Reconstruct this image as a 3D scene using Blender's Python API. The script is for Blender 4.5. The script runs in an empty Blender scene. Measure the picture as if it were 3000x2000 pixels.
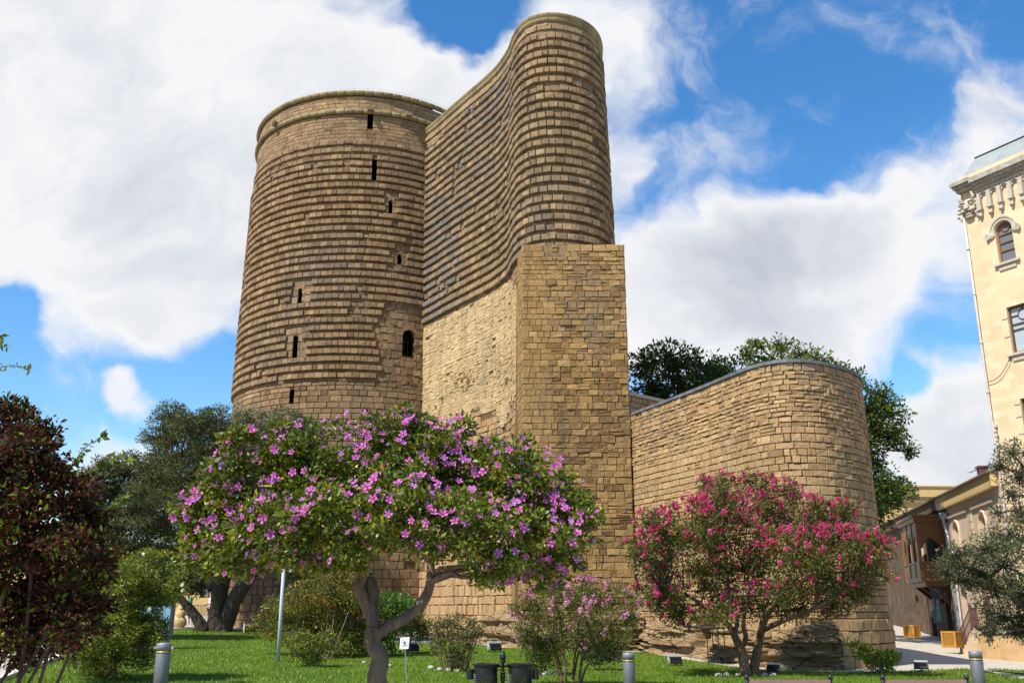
import bpy, bmesh, math, random
import numpy as np
from mathutils import Vector, Matrix
PI = math.pi
random.seed(7)
RNG = np.random.default_rng(11)
SC = bpy.context.scene
COL = SC.collection

# ------------------------------------------------------------------ camera, sky, sun, exposure
EYE = 1.7
PITCH = math.radians(15.8)
FPX = 2775.0
cam = bpy.data.cameras.new('camera')
cam.sensor_width = 36.0
cam.lens = 36.0 * FPX / 3000.0
cam.clip_start = 0.1
cam.clip_end = 4000
cam_o = bpy.data.objects.new('camera', cam)
COL.objects.link(cam_o)
cam_o.location = (0, 0, EYE)
cam_o.rotation_euler = (PI / 2 + PITCH, 0, 0)
SC.camera = cam_o
CP, SP = math.cos(PITCH), math.sin(PITCH)


def uv(px, py):
    a, b = px - 1500.0, 1000.0 - py
    fw = FPX * CP - b * SP
    return a / fw, (b * CP + FPX * SP) / fw


def at(px, py, d):
    u, v = uv(px, py)
    return Vector((u * d, d, EYE + v * d))


def mpp(py, d):
    """metres per photo pixel at depth d"""
    b = 1000.0 - py
    return d / (FPX * CP - b * SP)


SUN_EL = math.radians(52)
SUN_H = Vector((-0.72, -0.69)).normalized()
SUN_DIR = Vector((SUN_H.x * math.cos(SUN_EL), SUN_H.y * math.cos(SUN_EL), math.sin(SUN_EL)))
sun = bpy.data.lights.new('sun', 'SUN')
sun.energy = 5.0
sun.angle = math.radians(0.53)
sun.color = (1.0, 0.945, 0.86)
sun_o = bpy.data.objects.new('sun', sun)
COL.objects.link(sun_o)
sun_o.location = (-30, -30, 60)
sun_o.rotation_euler = SUN_DIR.to_track_quat('Z', 'Y').to_euler()

SC.view_settings.view_transform = 'Standard'
SC.view_settings.look = 'None'
SC.view_settings.gamma = 1
SC.view_settings.exposure = 0.68


class NT:
    """small helper round a node tree"""
    def __init__(s, tree):
        s.t = tree
        s.n = tree.nodes
        s.l = tree.links

    def new(s, kind, **kw):
        nd = s.n.new(kind)
        for k, v in kw.items():
            setattr(nd, k, v)
        return nd

    def put(s, sock, v):
        if hasattr(v, 'is_linked') or hasattr(v, 'links'):
            s.l.new(v, sock)
        elif v is not None:
            if isinstance(v, (tuple, list)) and len(v) == 3 and sock.type == 'RGBA':
                v = (*v, 1)
            sock.default_value = v

    def math(s, op, a, b=None, c=None, clamp=False):
        nd = s.new('ShaderNodeMath', operation=op, use_clamp=clamp)
        for i, v in enumerate((a, b, c)):
            if v is not None:
                s.put(nd.inputs[i], v)
        return nd.outputs[0]

    def vmath(s, op, a, b=None):
        nd = s.new('ShaderNodeVectorMath', operation=op)
        s.put(nd.inputs[0], a)
        if b is not None:
            s.put(nd.inputs[1], b)
        return nd.outputs['Value'] if op in ('DOT_PRODUCT', 'LENGTH') else nd.outputs[0]

    def noise(s, vec, scale, detail=4, rough=0.55, dist=0.0):
        nd = s.new('ShaderNodeTexNoise')
        if vec is not None:
            s.put(nd.inputs['Vector'], vec)
        nd.inputs['Scale'].default_value = scale
        nd.inputs['Detail'].default_value = detail
        nd.inputs['Roughness'].default_value = rough
        nd.inputs['Distortion'].default_value = dist
        return nd.outputs[0]

    def ramp(s, fac, stops):
        nd = s.new('ShaderNodeValToRGB')
        cr = nd.color_ramp
        while len(cr.elements) < len(stops):
            cr.elements.new(0.5)
        for e, (p, c) in zip(cr.elements, stops):
            e.position = p
            if not isinstance(c, (tuple, list)):
                c = (c, c, c)
            e.color = (*c[:3], 1)
        s.put(nd.inputs[0], fac)
        return nd.outputs[0]

    def mix(s, fac, a, b, mode='MIX'):
        nd = s.new('ShaderNodeMix', data_type='RGBA', blend_type=mode)
        s.put(nd.inputs[0], fac)
        s.put(nd.inputs[6], a)
        s.put(nd.inputs[7], b)
        return nd.outputs[2]

    def maprange(s, v, a, b, c, d, smooth=True):
        nd = s.new('ShaderNodeMapRange', interpolation_type='SMOOTHSTEP' if smooth else 'LINEAR')
        for i, x in enumerate((v, a, b, c, d)):
            s.put(nd.inputs[i], x)
        return nd.outputs[0]


def build_world():
    w = bpy.data.worlds.new("World")
    SC.world = w
    w.use_nodes = True
    t = NT(w.node_tree)
    t.n.clear()
    out = t.new('ShaderNodeOutputWorld')
    sky = t.new('ShaderNodeTexSky', sky_type='NISHITA')
    sky.sun_disc = False
    sky.sun_elevation = SUN_EL
    sky.sun_rotation = math.atan2(SUN_H.x, SUN_H.y) % (2 * PI)
    sky.air_density = 1.0
    sky.dust_density = 0.25
    sky.ozone_density = 2.2
    hsv = t.new('ShaderNodeHueSaturation')
    hsv.inputs['Saturation'].default_value = 1.32
    hsv.inputs['Value'].default_value = 1.0
    t.l.new(sky.outputs[0], hsv.inputs['Color'])
    bg = t.new('ShaderNodeBackground')
    t.l.new(hsv.outputs[0], bg.inputs[0])
    bg.inputs[1].default_value = 0.13
    # clouds: ellipses in the gnomonic (x/y, z/y) chart of the sky, broken up with noise of the direction
    tc = t.new('ShaderNodeTexCoord')
    d = tc.outputs['Generated']
    sep = t.new('ShaderNodeSeparateXYZ')
    t.l.new(d, sep.inputs[0])
    yy = t.math('MAXIMUM', sep.outputs[1], 0.05)
    u = t.math('DIVIDE', sep.outputs[0], yy)
    v = t.math('DIVIDE', sep.outputs[2], yy)
    comb = t.new('ShaderNodeCombineXYZ')
    t.l.new(u, comb.inputs[0])
    t.l.new(v, comb.inputs[1])
    uvv = comb.outputs[0]
    n_w = t.new('ShaderNodeTexNoise')
    n_w.inputs['Scale'].default_value = 5.0
    n_w.inputs['Detail'].default_value = 5
    t.l.new(uvv, n_w.inputs['Vector'])
    wv = t.vmath('SUBTRACT', n_w.outputs['Color'], (0.5, 0.5, 0.5))
    wv = t.vmath('MULTIPLY', wv, (0.26, 0.20, 0.0))
    uvw = t.vmath('ADD', uvv, wv)
    blobs = [
        (350, 250, 1150, 620, 1.15), (1250, 420, 760, 480, 0.8), (150, 690, 620, 230, 0.6), (640, 880, 480, 190, 0.75),
        (330, 1010, 250, 110, 0.55), (1680, 150, 330, 210, 0.42), (1900, 60, 330, 160, 0.3), (1330, 30, 230, 100, -0.75),
        (1450, 60, 160, 60, -0.3), (60, 980, 130, 120, -0.8), (700, 1120, 330, 110, -0.45),
        (2330, 640, 330, 170, 0.95), (2300, 800, 560, 250, 0.95), (1950, 850, 420, 260, 0.8), (2640, 640, 330, 260, 0.8),
        (2960, 420, 260, 300, 0.75), (2050, 1060, 460, 170, 0.65), (2560, 960, 300, 150, 0.6),
        (2300, 330, 300, 140, 0.22), (2130, 420, 200, 120, 0.2), (2600, 90, 360, 120, 0.2), (2760, 240, 150, 90, 0.22), (1760, 480, 110, 160, 0.25),
        (2760, 1320, 330, 230, 1.2), (2850, 1130, 200, 110, 0.6), (2700, 1105, 150, 50, -0.5),
        (360, 1185, 130, 60, 0.75), (340, 1335, 200, 90, 0.8), (170, 1400, 120, 70, 0.3),
    ]
    tot = None
    for (cx, cy, rx, ry, wt) in blobs:
        cu, cv = uv(cx, cy)
        ru = abs(uv(cx + rx, cy)[0] - cu)
        rv = abs(uv(cx, cy - ry)[1] - cv)
        q = t.vmath('SUBTRACT', uvw, (cu, cv, 0))
        q = t.vmath('MULTIPLY', q, (1 / ru, 1 / rv, 0))
        r = t.vmath('LENGTH', q)
        f = t.maprange(r, 0.35, 1.15, wt, 0.0)
        tot = f if tot is None else t.math('ADD', tot, f)
    nn = t.noise(uvw, 6.5, 9, 0.62, 0.3)
    n2 = t.noise(uvv, 2.2, 4, 0.5)
    add = t.math('MULTIPLY', t.math('SUBTRACT', nn, 0.5), 1.5)
    tot = t.math('ADD', tot, add)
    n3 = t.noise(uvw, 17.0, 7, 0.6, 0.2)
    tot = t.math('ADD', tot, t.math('MULTIPLY', t.math('SUBTRACT', n3, 0.5), 0.75))
    tot = t.math('ADD', tot, t.math('MULTIPLY', t.math('SUBTRACT', n2, 0.5), 0.4))
    mask = t.maprange(tot, 0.0, 0.95, 0.0, 1.0)
    mask = t.math('MULTIPLY', mask, t.math('GREATER_THAN', sep.outputs[1], 0.05))
    # cloud brightness: billows and greyer bellies
    sh = t.noise(uvw, 4.2, 6, 0.55)
    sh2 = t.maprange(tot, 0.6, 1.9, 0.14, -0.06)
    sh = t.math('ADD', sh, sh2)
    ccol = t.ramp(sh, [(0.28, (0.50, 0.54, 0.61)), (0.45, (0.66, 0.69, 0.74)), (0.62, (0.84, 0.845, 0.86))])
    bg2 = t.new('ShaderNodeBackground')
    t.l.new(ccol, bg2.inputs[0])
    bg2.inputs[1].default_value = 0.69
    mx = t.new('ShaderNodeMixShader')
    t.l.new(mask, mx.inputs[0])
    t.l.new(bg.outputs[0], mx.inputs[1])
    t.l.new(bg2.outputs[0], mx.inputs[2])
    t.l.new(mx.outputs[0], out.inputs[0])


build_world()


# ------------------------------------------------------------------ materials
def new_mat(name):
    m = bpy.data.materials.new(name)
    m.use_nodes = True
    t = NT(m.node_tree)
    b = t.n['Principled BSDF']
    return m, t, b


def bump(t, b, h, strength=0.5, dist=0.02):
    nd = t.new('ShaderNodeBump')
    nd.inputs['Strength'].default_value = strength
    nd.inputs['Distance'].default_value = dist
    t.l.new(h, nd.inputs['Height'])
    t.l.new(nd.outputs[0], b.inputs['Normal'])


def pos(t):
    return t.new('ShaderNodeNewGeometry').outputs['Position']


def stone_mat(name, ramp, red=(0.30, 0.19, 0.10), grey=(0.25, 0.235, 0.21), rough_scale=9.0, bstr=0.9, stain=0.5):
    """per-stone tone in attribute 'tone' (r tone, g reddish mortar rubble, b weathered grey)"""
    m, t, b = new_mat(name)
    a = t.new('ShaderNodeAttribute', attribute_name='tone')
    s = t.new('ShaderNodeSeparateColor')
    t.l.new(a.outputs['Color'], s.inputs[0])
    p = pos(t)
    n1 = t.noise(p, 1.1, 5, 0.6)
    n2 = t.noise(p, rough_scale, 6, 0.65)
    n3 = t.noise(p, 0.33, 4, 0.6)
    n4 = t.noise(p, 31.0, 4, 0.7)
    stk = t.noise(t.vmath('MULTIPLY', p, (1.0, 1.0, 0.10)), 2.6, 5, 0.65)
    tone = t.math('ADD', s.outputs[0], t.math('MULTIPLY', t.math('SUBTRACT', n2, 0.5), 1.35))
    tone = t.math('ADD', tone, t.math('MULTIPLY', t.math('SUBTRACT', n4, 0.5), 0.8))
    tone = t.math('ADD', tone, t.math('MULTIPLY', t.math('SUBTRACT', n1, 0.5), 0.7))
    c = t.ramp(tone, ramp)
    c = t.mix(s.outputs[1], c, red)
    g = t.math('ADD', s.outputs[2], t.math('MULTIPLY', t.math('SUBTRACT', n2, 0.55), 0.9))
    c = t.mix(t.math('MULTIPLY', g, 1.0, clamp=True), c, grey)
    st = t.maprange(n3, 0.40, 0.68, 0.0, stain)
    c = t.mix(st, c, t.mix(0.6, c, (0.14, 0.105, 0.065)))
    c = t.mix(t.maprange(stk, 0.48, 0.70, 0.0, 0.62), c, t.mix(0.65, c, (0.10, 0.088, 0.07)))
    c = t.mix(t.maprange(n2, 0.36, 0.26, 0.0, 0.65), c, (0.07, 0.045, 0.022))
    t.l.new(c, b.inputs['Base Color'])
    b.inputs['Roughness'].default_value = 0.92
    b.inputs['Specular IOR Level'].default_value = 0.2
    h = t.math('ADD', n2, t.math('MULTIPLY', t.noise(p, rough_scale * 4, 4, 0.7), 0.45))
    bump(t, b, h, bstr, 0.06)
    return m


def simple_mat(name, col, rough=0.6, metal=0.0, nscale=None, namt=0.25, bstr=0.0, spec=None, col2=None):
    m, t, b = new_mat(name)
    b.inputs['Roughness'].default_value = rough
    b.inputs['Metallic'].default_value = metal
    if spec is not None:
        b.inputs['Specular IOR Level'].default_value = spec
    if nscale:
        n = t.noise(pos(t), nscale, 5, 0.6)
        c2 = col2 or tuple(x * (1 - namt) for x in col)
        c = t.ramp(n, [(0.3, c2), (0.7, col)])
        t.l.new(c, b.inputs['Base Color'])
        if bstr:
            bump(t, b, n, bstr, 0.02)
    else:
        b.inputs['Base Color'].default_value = (*col, 1)
    return m


def leaf_mat(name, stops, trans=0.35, rough=0.45, tscale=1.6, spec=0.35):
    m, t, b = new_mat(name)
    a = t.new('ShaderNodeAttribute', attribute_name='tone')
    s = t.new('ShaderNodeSeparateColor')
    t.l.new(a.outputs['Color'], s.inputs[0])
    c = t.ramp(s.outputs[0], stops)
    t.l.new(c, b.inputs['Base Color'])
    b.inputs['Roughness'].default_value = rough
    b.inputs['Specular IOR Level'].default_value = spec
    tr = t.new('ShaderNodeBsdfTranslucent')
    t.l.new(t.mix(1.0, c, (tscale, tscale * 1.05, tscale * 0.45), 'MULTIPLY'), tr.inputs[0])
    mx = t.new('ShaderNodeMixShader')
    mx.inputs[0].default_value = trans
    t.l.new(b.outputs[0], mx.inputs[1])
    t.l.new(tr.outputs[0], mx.inputs[2])
    t.l.new(mx.outputs[0], t.n['Material Output'].inputs[0])
    return m


def bark_mat(name, c1, c2, scale=14):
    m, t, b = new_mat(name)
    p = pos(t)
    q = t.vmath('MULTIPLY', p, (1, 1, 0.22))
    n = t.noise(q, scale, 6, 0.7, 0.4)
    n2 = t.noise(p, 3.0, 3, 0.5)
    f = t.math('ADD', t.math('MULTIPLY', n, 0.7), t.math('MULTIPLY', n2, 0.3))
    t.l.new(t.ramp(f, [(0.32, c1), (0.62, c2)]), b.inputs['Base Color'])
    b.inputs['Roughness'].default_value = 0.9
    b.inputs['Specular IOR Level'].default_value = 0.2
    bump(t, b, n, 0.9, 0.03)
    return m


M = {}
M['shaft'] = stone_mat('shaft_sandstone', [(0.0, (0.127, 0.075, 0.037)), (0.35, (0.220, 0.136, 0.069)), (0.7, (0.287, 0.183, 0.093)), (1.0, (0.374, 0.249, 0.129))],
                       red=(0.179, 0.102, 0.055), grey=(0.159, 0.133, 0.110))
M['beak'] = stone_mat('beak_sandstone', [(0.0, (0.138, 0.089, 0.047)), (0.35, (0.234, 0.155, 0.081)), (0.7, (0.308, 0.209, 0.108)), (1.0, (0.392, 0.276, 0.147))],
                      red=(0.207, 0.121, 0.067), grey=(0.162, 0.147, 0.136))
M['pier'] = stone_mat('pier_sandstone', [(0.0, (0.156, 0.085, 0.029)), (0.35, (0.269, 0.155, 0.055)), (0.7, (0.354, 0.210, 0.078)), (1.0, (0.424, 0.269, 0.109))],
                      red=(0.184, 0.093, 0.034), grey=(0.176, 0.128, 0.080))
M['wing'] = stone_mat('wing_sandstone', [(0.0, (0.236, 0.140, 0.063)), (0.35, (0.371, 0.228, 0.108)), (0.7, (0.455, 0.288, 0.140)), (1.0, (0.522, 0.339, 0.168))],
                      red=(0.252, 0.148, 0.075), grey=(0.278, 0.200, 0.140), stain=0.35)
M['plaster'] = stone_mat('eroded_rubble', [(0.0, (0.290, 0.189, 0.088)), (0.3, (0.412, 0.282, 0.134)), (0.6, (0.510, 0.362, 0.181)), (1.0, (0.598, 0.443, 0.235))],
                         red=(0.368, 0.250, 0.121), grey=(0.290, 0.233, 0.155), rough_scale=7.0, bstr=1.0, stain=0.25)
M['mortar'] = simple_mat('recessed_mortar', (0.15, 0.092, 0.045), 0.95, nscale=5, namt=0.45, bstr=0.6, spec=0.1)
M['mortar_pale'] = simple_mat('pale_mortar', (0.13, 0.082, 0.036), 0.95, nscale=5, namt=0.45, bstr=0.6, spec=0.1)
M['mortar_pier'] = simple_mat('pier_mortar', (0.24, 0.165, 0.085), 0.95, nscale=3, namt=0.5, bstr=0.6, spec=0.1)
M['moulding'] = stone_mat('moulding_stone', [(0.0, (0.172, 0.130, 0.059)), (0.5, (0.270, 0.206, 0.094)), (1.0, (0.344, 0.272, 0.139))], grey=(0.172, 0.152, 0.094))
M['slate'] = simple_mat('grey_coping', (0.15, 0.152, 0.16), 0.8, nscale=2.5, namt=0.6, bstr=0.3)
M['dark'] = simple_mat('dark_interior', (0.012, 0.010, 0.008), 0.95, spec=0.05)
M['bark_grey'] = bark_mat('bark_grey', (0.035, 0.026, 0.019), (0.15, 0.115, 0.085), 16)
M['bark_dark'] = bark_mat('bark_dark', (0.02, 0.014, 0.010), (0.075, 0.055, 0.040), 10)
M['bark_tan'] = bark_mat('bark_tan', (0.05, 0.028, 0.016), (0.18, 0.11, 0.068), 12)
M['twig'] = bark_mat('twig_brown', (0.06, 0.04, 0.025), (0.20, 0.145, 0.10), 20)
M['leaf_hib'] = leaf_mat('hibiscus_leaf', [(0.0, (0.022, 0.040, 0.005)), (0.45, (0.085, 0.115, 0.010)), (0.8, (0.19, 0.215, 0.017)), (0.97, (0.29, 0.26, 0.02)), (1.0, (0.38, 0.22, 0.02))], 0.22, 0.4)
M['leaf_olive'] = leaf_mat('olive_leaf', [(0.0, (0.016, 0.020, 0.007)), (0.5, (0.062, 0.070, 0.024)), (0.9, (0.13, 0.14, 0.058)), (1.0, (0.20, 0.20, 0.10))], 0.2, 0.6, 1.6, 0.15)
M['leaf_olive_pale'] = leaf_mat('olive_leaf_pale', [(0.0, (0.05, 0.06, 0.028)), (0.5, (0.11, 0.125, 0.062)), (1.0, (0.20, 0.215, 0.12))], 0.2, 0.45)
M['leaf_red'] = leaf_mat('plum_leaf', [(0.0, (0.010, 0.005, 0.003)), (0.40, (0.034, 0.012, 0.006)), (0.64, (0.085, 0.022, 0.008)), (0.72, (0.03, 0.045, 0.006)), (0.9, (0.08, 0.12, 0.010)), (1.0, (0.16, 0.22, 0.02))], 0.2, 0.6, 1.6, 0.15)
M['leaf_yellow'] = leaf_mat('shrub_leaf', [(0.0, (0.02, 0.035, 0.008)), (0.5, (0.065, 0.09, 0.014)), (0.85, (0.17, 0.20, 0.020)), (1.0, (0.27, 0.25, 0.02))], 0.3)
M['leaf_dark'] = leaf_mat('dark_shrub_leaf', [(0.0, (0.010, 0.018, 0.005)), (0.5, (0.030, 0.045, 0.010)), (0.85, (0.085, 0.105, 0.018)), (1.0, (0.21, 0.21, 0.03))], 0.25)
M['leaf_green'] = leaf_mat('green_leaf', [(0.0, (0.02, 0.05, 0.008)), (0.5, (0.05, 0.12, 0.014)), (1.0, (0.12, 0.21, 0.025))], 0.3)
M['leaf_bright'] = leaf_mat('bright_leaf', [(0.0, (0.05, 0.10, 0.01)), (0.5, (0.13, 0.21, 0.018)), (1.0, (0.26, 0.31, 0.03))], 0.35)
M['leaf_rust'] = leaf_mat('rusty_leaf', [(0.0, (0.018, 0.032, 0.007)), (0.45, (0.055, 0.088, 0.013)), (0.78, (0.14, 0.165, 0.02)), (0.90, (0.25, 0.225, 0.02)), (0.97, (0.29, 0.14, 0.02)), (1.0, (0.20, 0.06, 0.02))], 0.28)
M['leaf_myrtle'] = leaf_mat('myrtle_leaf', [(0.0, (0.022, 0.032, 0.006)), (0.5, (0.075, 0.095, 0.014)), (0.85, (0.165, 0.145, 0.025)), (1.0, (0.24, 0.10, 0.04))], 0.25)
M['leaf_box'] = leaf_mat('box_leaf', [(0.0, (0.03, 0.035, 0.012)), (0.5, (0.085, 0.09, 0.025)), (0.85, (0.18, 0.165, 0.045)), (1.0, (0.24, 0.13, 0.05))], 0.25)
M['leaf_acacia'] = leaf_mat('acacia_leaf', [(0.0, (0.012, 0.028, 0.007)), (0.5, (0.042, 0.078, 0.012)), (1.0, (0.14, 0.19, 0.02))], 0.3)
M['leaf_juniper'] = leaf_mat('juniper_leaf', [(0.0, (0.022, 0.032, 0.014)), (0.5, (0.062, 0.082, 0.034)), (0.85, (0.13, 0.15, 0.05)), (0.93, (0.17, 0.08, 0.04)), (1.0, (0.16, 0.05, 0.035))], 0.18)
M['petal_red'] = leaf_mat('crimson_petal', [(0.0, (0.28, 0.012, 0.07)), (0.5, (0.50, 0.028, 0.14)), (1.0, (0.62, 0.11, 0.26))], 0.35, 0.6, 1.2)
M['petal_pink'] = leaf_mat('pink_petal', [(0.0, (0.42, 0.10, 0.27)), (0.5, (0.58, 0.20, 0.41)), (1.0, (0.70, 0.36, 0.56))], 0.35, 0.6, 1.2)
M['white_petal'] = leaf_mat('white_petal', [(0.0, (0.6, 0.55, 0.5)), (1.0, (0.8, 0.78, 0.72))], 0.3, 0.6, 1.0)
M['berry'] = simple_mat('red_berry', (0.16, 0.02, 0.01), 0.35, nscale=30, namt=0.4)
M['rock_pale'] = simple_mat('pale_pebble', (0.42, 0.38, 0.32), 0.9, nscale=14, namt=0.4, bstr=0.5)
M['steel'] = simple_mat('brushed_steel', (0.17, 0.17, 0.19), 0.5, 0.4, nscale=22, namt=0.18)
M['steel_cap'] = simple_mat('satin_cap', (0.22, 0.22, 0.24), 0.5, 0.4)
M['tape'] = simple_mat('gold_tape', (0.30, 0.215, 0.08), 0.45, 0.3)
M['black'] = simple_mat('black_iron', (0.014, 0.014, 0.016), 0.42, 0.2, nscale=30, namt=0.4)
M['white_metal'] = simple_mat('white_paint', (0.46, 0.50, 0.52), 0.4, nscale=8, namt=0.12)
M['sign_white'] = simple_mat('sign_white', (0.80, 0.79, 0.78), 0.5, nscale=30, namt=0.05)
M['sign_black'] = simple_mat('sign_black', (0.02, 0.02, 0.022), 0.5)
M['sign_ring'] = simple_mat('sign_ring', (0.30, 0.27, 0.27), 0.5)
M['brown_slat'] = simple_mat('bench_brown', (0.235, 0.125, 0.10), 0.6, nscale=25, namt=0.25)
M['flood'] = simple_mat('floodlight_grey', (0.46, 0.45, 0.43), 0.5, 0.0, nscale=30, namt=0.2)
M['flood_dark'] = simple_mat('floodlight_dark', (0.03, 0.03, 0.033), 0.4, 0.1)
M['cream'] = None
M['wood'] = simple_mat('orange_wood', (0.27, 0.10, 0.018), 0.55, nscale=18, namt=0.5)
M['wood_dark'] = simple_mat('dark_wood', (0.11, 0.042, 0.014), 0.6, nscale=16, namt=0.5)
M['lattice'] = simple_mat('lattice_wood', (0.50, 0.25, 0.04), 0.55, nscale=24, namt=0.3)
M['glass'] = simple_mat('window_glass', (0.13, 0.15, 0.17), 0.08, 0.0, spec=0.7)
M['glass_pale'] = simple_mat('frosted_glass', (0.34, 0.39, 0.42), 0.25, 0.0, spec=0.6)
M['trim'] = simple_mat('carved_limestone', (0.46, 0.40, 0.31), 0.85, nscale=6, namt=0.28, bstr=0.4)
M['cornice'] = simple_mat('dirty_cornice', (0.38, 0.34, 0.27), 0.85, nscale=4, namt=0.5, bstr=0.4)
M['pipe'] = simple_mat('painted_pipe', (0.58, 0.50, 0.46), 0.5, nscale=3, namt=0.3)
M['galv'] = simple_mat('galvanised', (0.40, 0.44, 0.48), 0.35, 0.6, nscale=8, namt=0.3)
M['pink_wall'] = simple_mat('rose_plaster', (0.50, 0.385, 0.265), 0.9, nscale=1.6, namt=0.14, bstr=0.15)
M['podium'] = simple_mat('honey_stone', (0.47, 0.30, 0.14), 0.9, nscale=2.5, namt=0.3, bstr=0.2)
M['painted_shade'] = simple_mat('painted_shade_plaster', (0.15, 0.105, 0.068), 0.95, nscale=1.3, namt=0.55, bstr=0.3, spec=0.1)  # house plaster darkened, so the side street's shade is painted into its colour
M['yellow_wall'] = simple_mat('yellow_plaster', (0.52, 0.36, 0.145), 0.9, nscale=2, namt=0.16, bstr=0.15)
M['quoin'] = simple_mat('quoin_stone', (0.47, 0.37, 0.235), 0.9, nscale=5, namt=0.2, bstr=0.2)
M['tile_roof'] = simple_mat('brown_roof', (0.20, 0.12, 0.085), 0.8, nscale=10, namt=0.4)
M['iron_brown'] = simple_mat('brown_iron', (0.12, 0.055, 0.045), 0.5, 0.2)
M['teal'] = simple_mat('teal_banner', (0.045, 0.15, 0.16), 0.7, nscale=12, namt=0.2)
M['banner_dark'] = simple_mat('dark_banner', (0.03, 0.035, 0.04), 0.7)
M['banner_text'] = simple_mat('banner_text', (0.46, 0.46, 0.44), 0.7)
M['orange_text'] = simple_mat('orange_door', (0.50, 0.22, 0.03), 0.5, nscale=14, namt=0.35)
M['poster'] = simple_mat('blue_poster', (0.33, 0.46, 0.55), 0.35, nscale=2.2, namt=0.5, col2=(0.16, 0.32, 0.42))
M['frame_dark'] = simple_mat('dark_frame', (0.035, 0.037, 0.042), 0.4, 0.2)
M['purple'] = simple_mat('plum_bench_top', (0.27, 0.17, 0.24), 0.5, nscale=12, namt=0.2)
M['bench_grey'] = simple_mat('grey_bench_base', (0.25, 0.25, 0.25), 0.8, nscale=12, namt=0.3)
M['statue'] = simple_mat('yellow_stone', (0.52, 0.38, 0.17), 0.9, nscale=5, namt=0.35, bstr=0.6)
M['skin'] = simple_mat('skin', (0.50, 0.30, 0.21), 0.55, nscale=20, namt=0.08)
M['hair'] = simple_mat('dark_hair', (0.055, 0.03, 0.018), 0.5, nscale=60, namt=0.4)
M['cloth_teal'] = simple_mat('teal_cloth', (0.02, 0.24, 0.21), 0.85, nscale=14, namt=0.25)
M['cloth_navy'] = simple_mat('navy_cloth', (0.02, 0.022, 0.05), 0.85, nscale=14, namt=0.25)
M['cloth_white'] = simple_mat('white_cloth', (0.70, 0.68, 0.66), 0.85, nscale=14, namt=0.12)
M['cloth_red'] = simple_mat('rust_cloth', (0.20, 0.07, 0.045), 0.85, nscale=14, namt=0.25)
M['white_slab'] = simple_mat('pale_slab', (0.62, 0.57, 0.50), 0.85, nscale=9, namt=0.15)


def cream_mat(name, base, t_dir, alt=0.12):
    m, t, b = new_mat(name)
    p = pos(t)
    du = t.vmath('DOT_PRODUCT', p, (t_dir[0], t_dir[1], 0))
    sp = t.new('ShaderNodeSeparateXYZ')
    t.l.new(p, sp.inputs[0])
    cb = t.new('ShaderNodeCombineXYZ')
    t.l.new(du, cb.inputs[0])
    t.l.new(sp.outputs[2], cb.inputs[1])
    br = t.new('ShaderNodeTexBrick')
    t.l.new(cb.outputs[0], br.inputs['Vector'])
    br.inputs['Scale'].default_value = 1.0
    br.inputs['Brick Width'].default_value = 0.62
    br.inputs['Row Height'].default_value = 0.34
    br.inputs['Mortar Size'].default_value = 0.004
    br.inputs['Mortar Smooth'].default_value = 0.2
    br.inputs['Bias'].default_value = 0.0
    hi = tuple(min(1, x * (1 + alt * 0.4)) for x in base)
    br.inputs['Color1'].default_value = (*hi, 1)
    br.inputs['Color2'].default_value = (base[0] * (1 - alt), base[1] * (1 - alt * 1.3), base[2] * (1 - alt * 1.7), 1)
    br.inputs['Mortar'].default_value = (base[0] * 0.86, base[1] * 0.82, base[2] * 0.76, 1)
    n = t.noise(p, 0.8, 5, 0.6)
    c = t.mix(t.maprange(n, 0.35, 0.75, 0.0, 0.22), br.outputs[0], (base[0] * 0.72, base[1] * 0.66, base[2] * 0.55))
    t.l.new(c, b.inputs['Base Color'])
    b.inputs['Roughness'].default_value = 0.88
    bump(t, b, t.noise(p, 20, 4, 0.6), 0.15, 0.01)
    return m


def lawn_mat():
    m, t, b = new_mat('lawn_green')
    p = pos(t)
    n1 = t.noise(p, 0.6, 5, 0.7)
    n2 = t.noise(p, 9, 5, 0.7)
    f = t.math('ADD', t.math('MULTIPLY', n1, 0.65), t.math('MULTIPLY', n2, 0.38))
    c = t.ramp(f, [(0.3, (0.04, 0.075, 0.006)), (0.5, (0.075, 0.13, 0.010)), (0.68, (0.12, 0.17, 0.014)), (0.8, (0.17, 0.19, 0.03))])
    t.l.new(c, b.inputs['Base Color'])
    b.inputs['Roughness'].default_value = 0.9
    b.inputs['Specular IOR Level'].default_value = 0.1
    bump(t, b, n2, 0.8, 0.06)
    return m


def paving_mat():
    m, t, b = new_mat('stone_paving')
    p = pos(t)
    br = t.new('ShaderNodeTexBrick')
    t.l.new(t.vmath('ADD', p, t.vmath('MULTIPLY', t.vmath('SUBTRACT', t.new('ShaderNodeTexNoise').outputs['Color'], (0.5, 0.5, 0.5)), (0.05, 0.05, 0))), br.inputs['Vector'])
    br.inputs['Scale'].default_value = 1.0
    br.inputs['Brick Width'].default_value = 0.42
    br.inputs['Row Height'].default_value = 0.24
    br.inputs['Mortar Size'].default_value = 0.012
    br.inputs['Color1'].default_value = (0.46, 0.41, 0.34, 1)
    br.inputs['Color2'].default_value = (0.36, 0.32, 0.26, 1)
    br.inputs['Mortar'].default_value = (0.22, 0.19, 0.15, 1)
    n = t.noise(p, 1.3, 5, 0.6)
    c = t.mix(t.maprange(n, 0.35, 0.75, 0, 0.5), br.outputs[0], (0.40, 0.33, 0.24))
    t.l.new(c, b.inputs['Base Color'])
    b.inputs['Roughness'].default_value = 0.85
    bump(t, b, t.math('ADD', br.outputs['Fac'], n), -0.3, 0.02)
    return m


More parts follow.
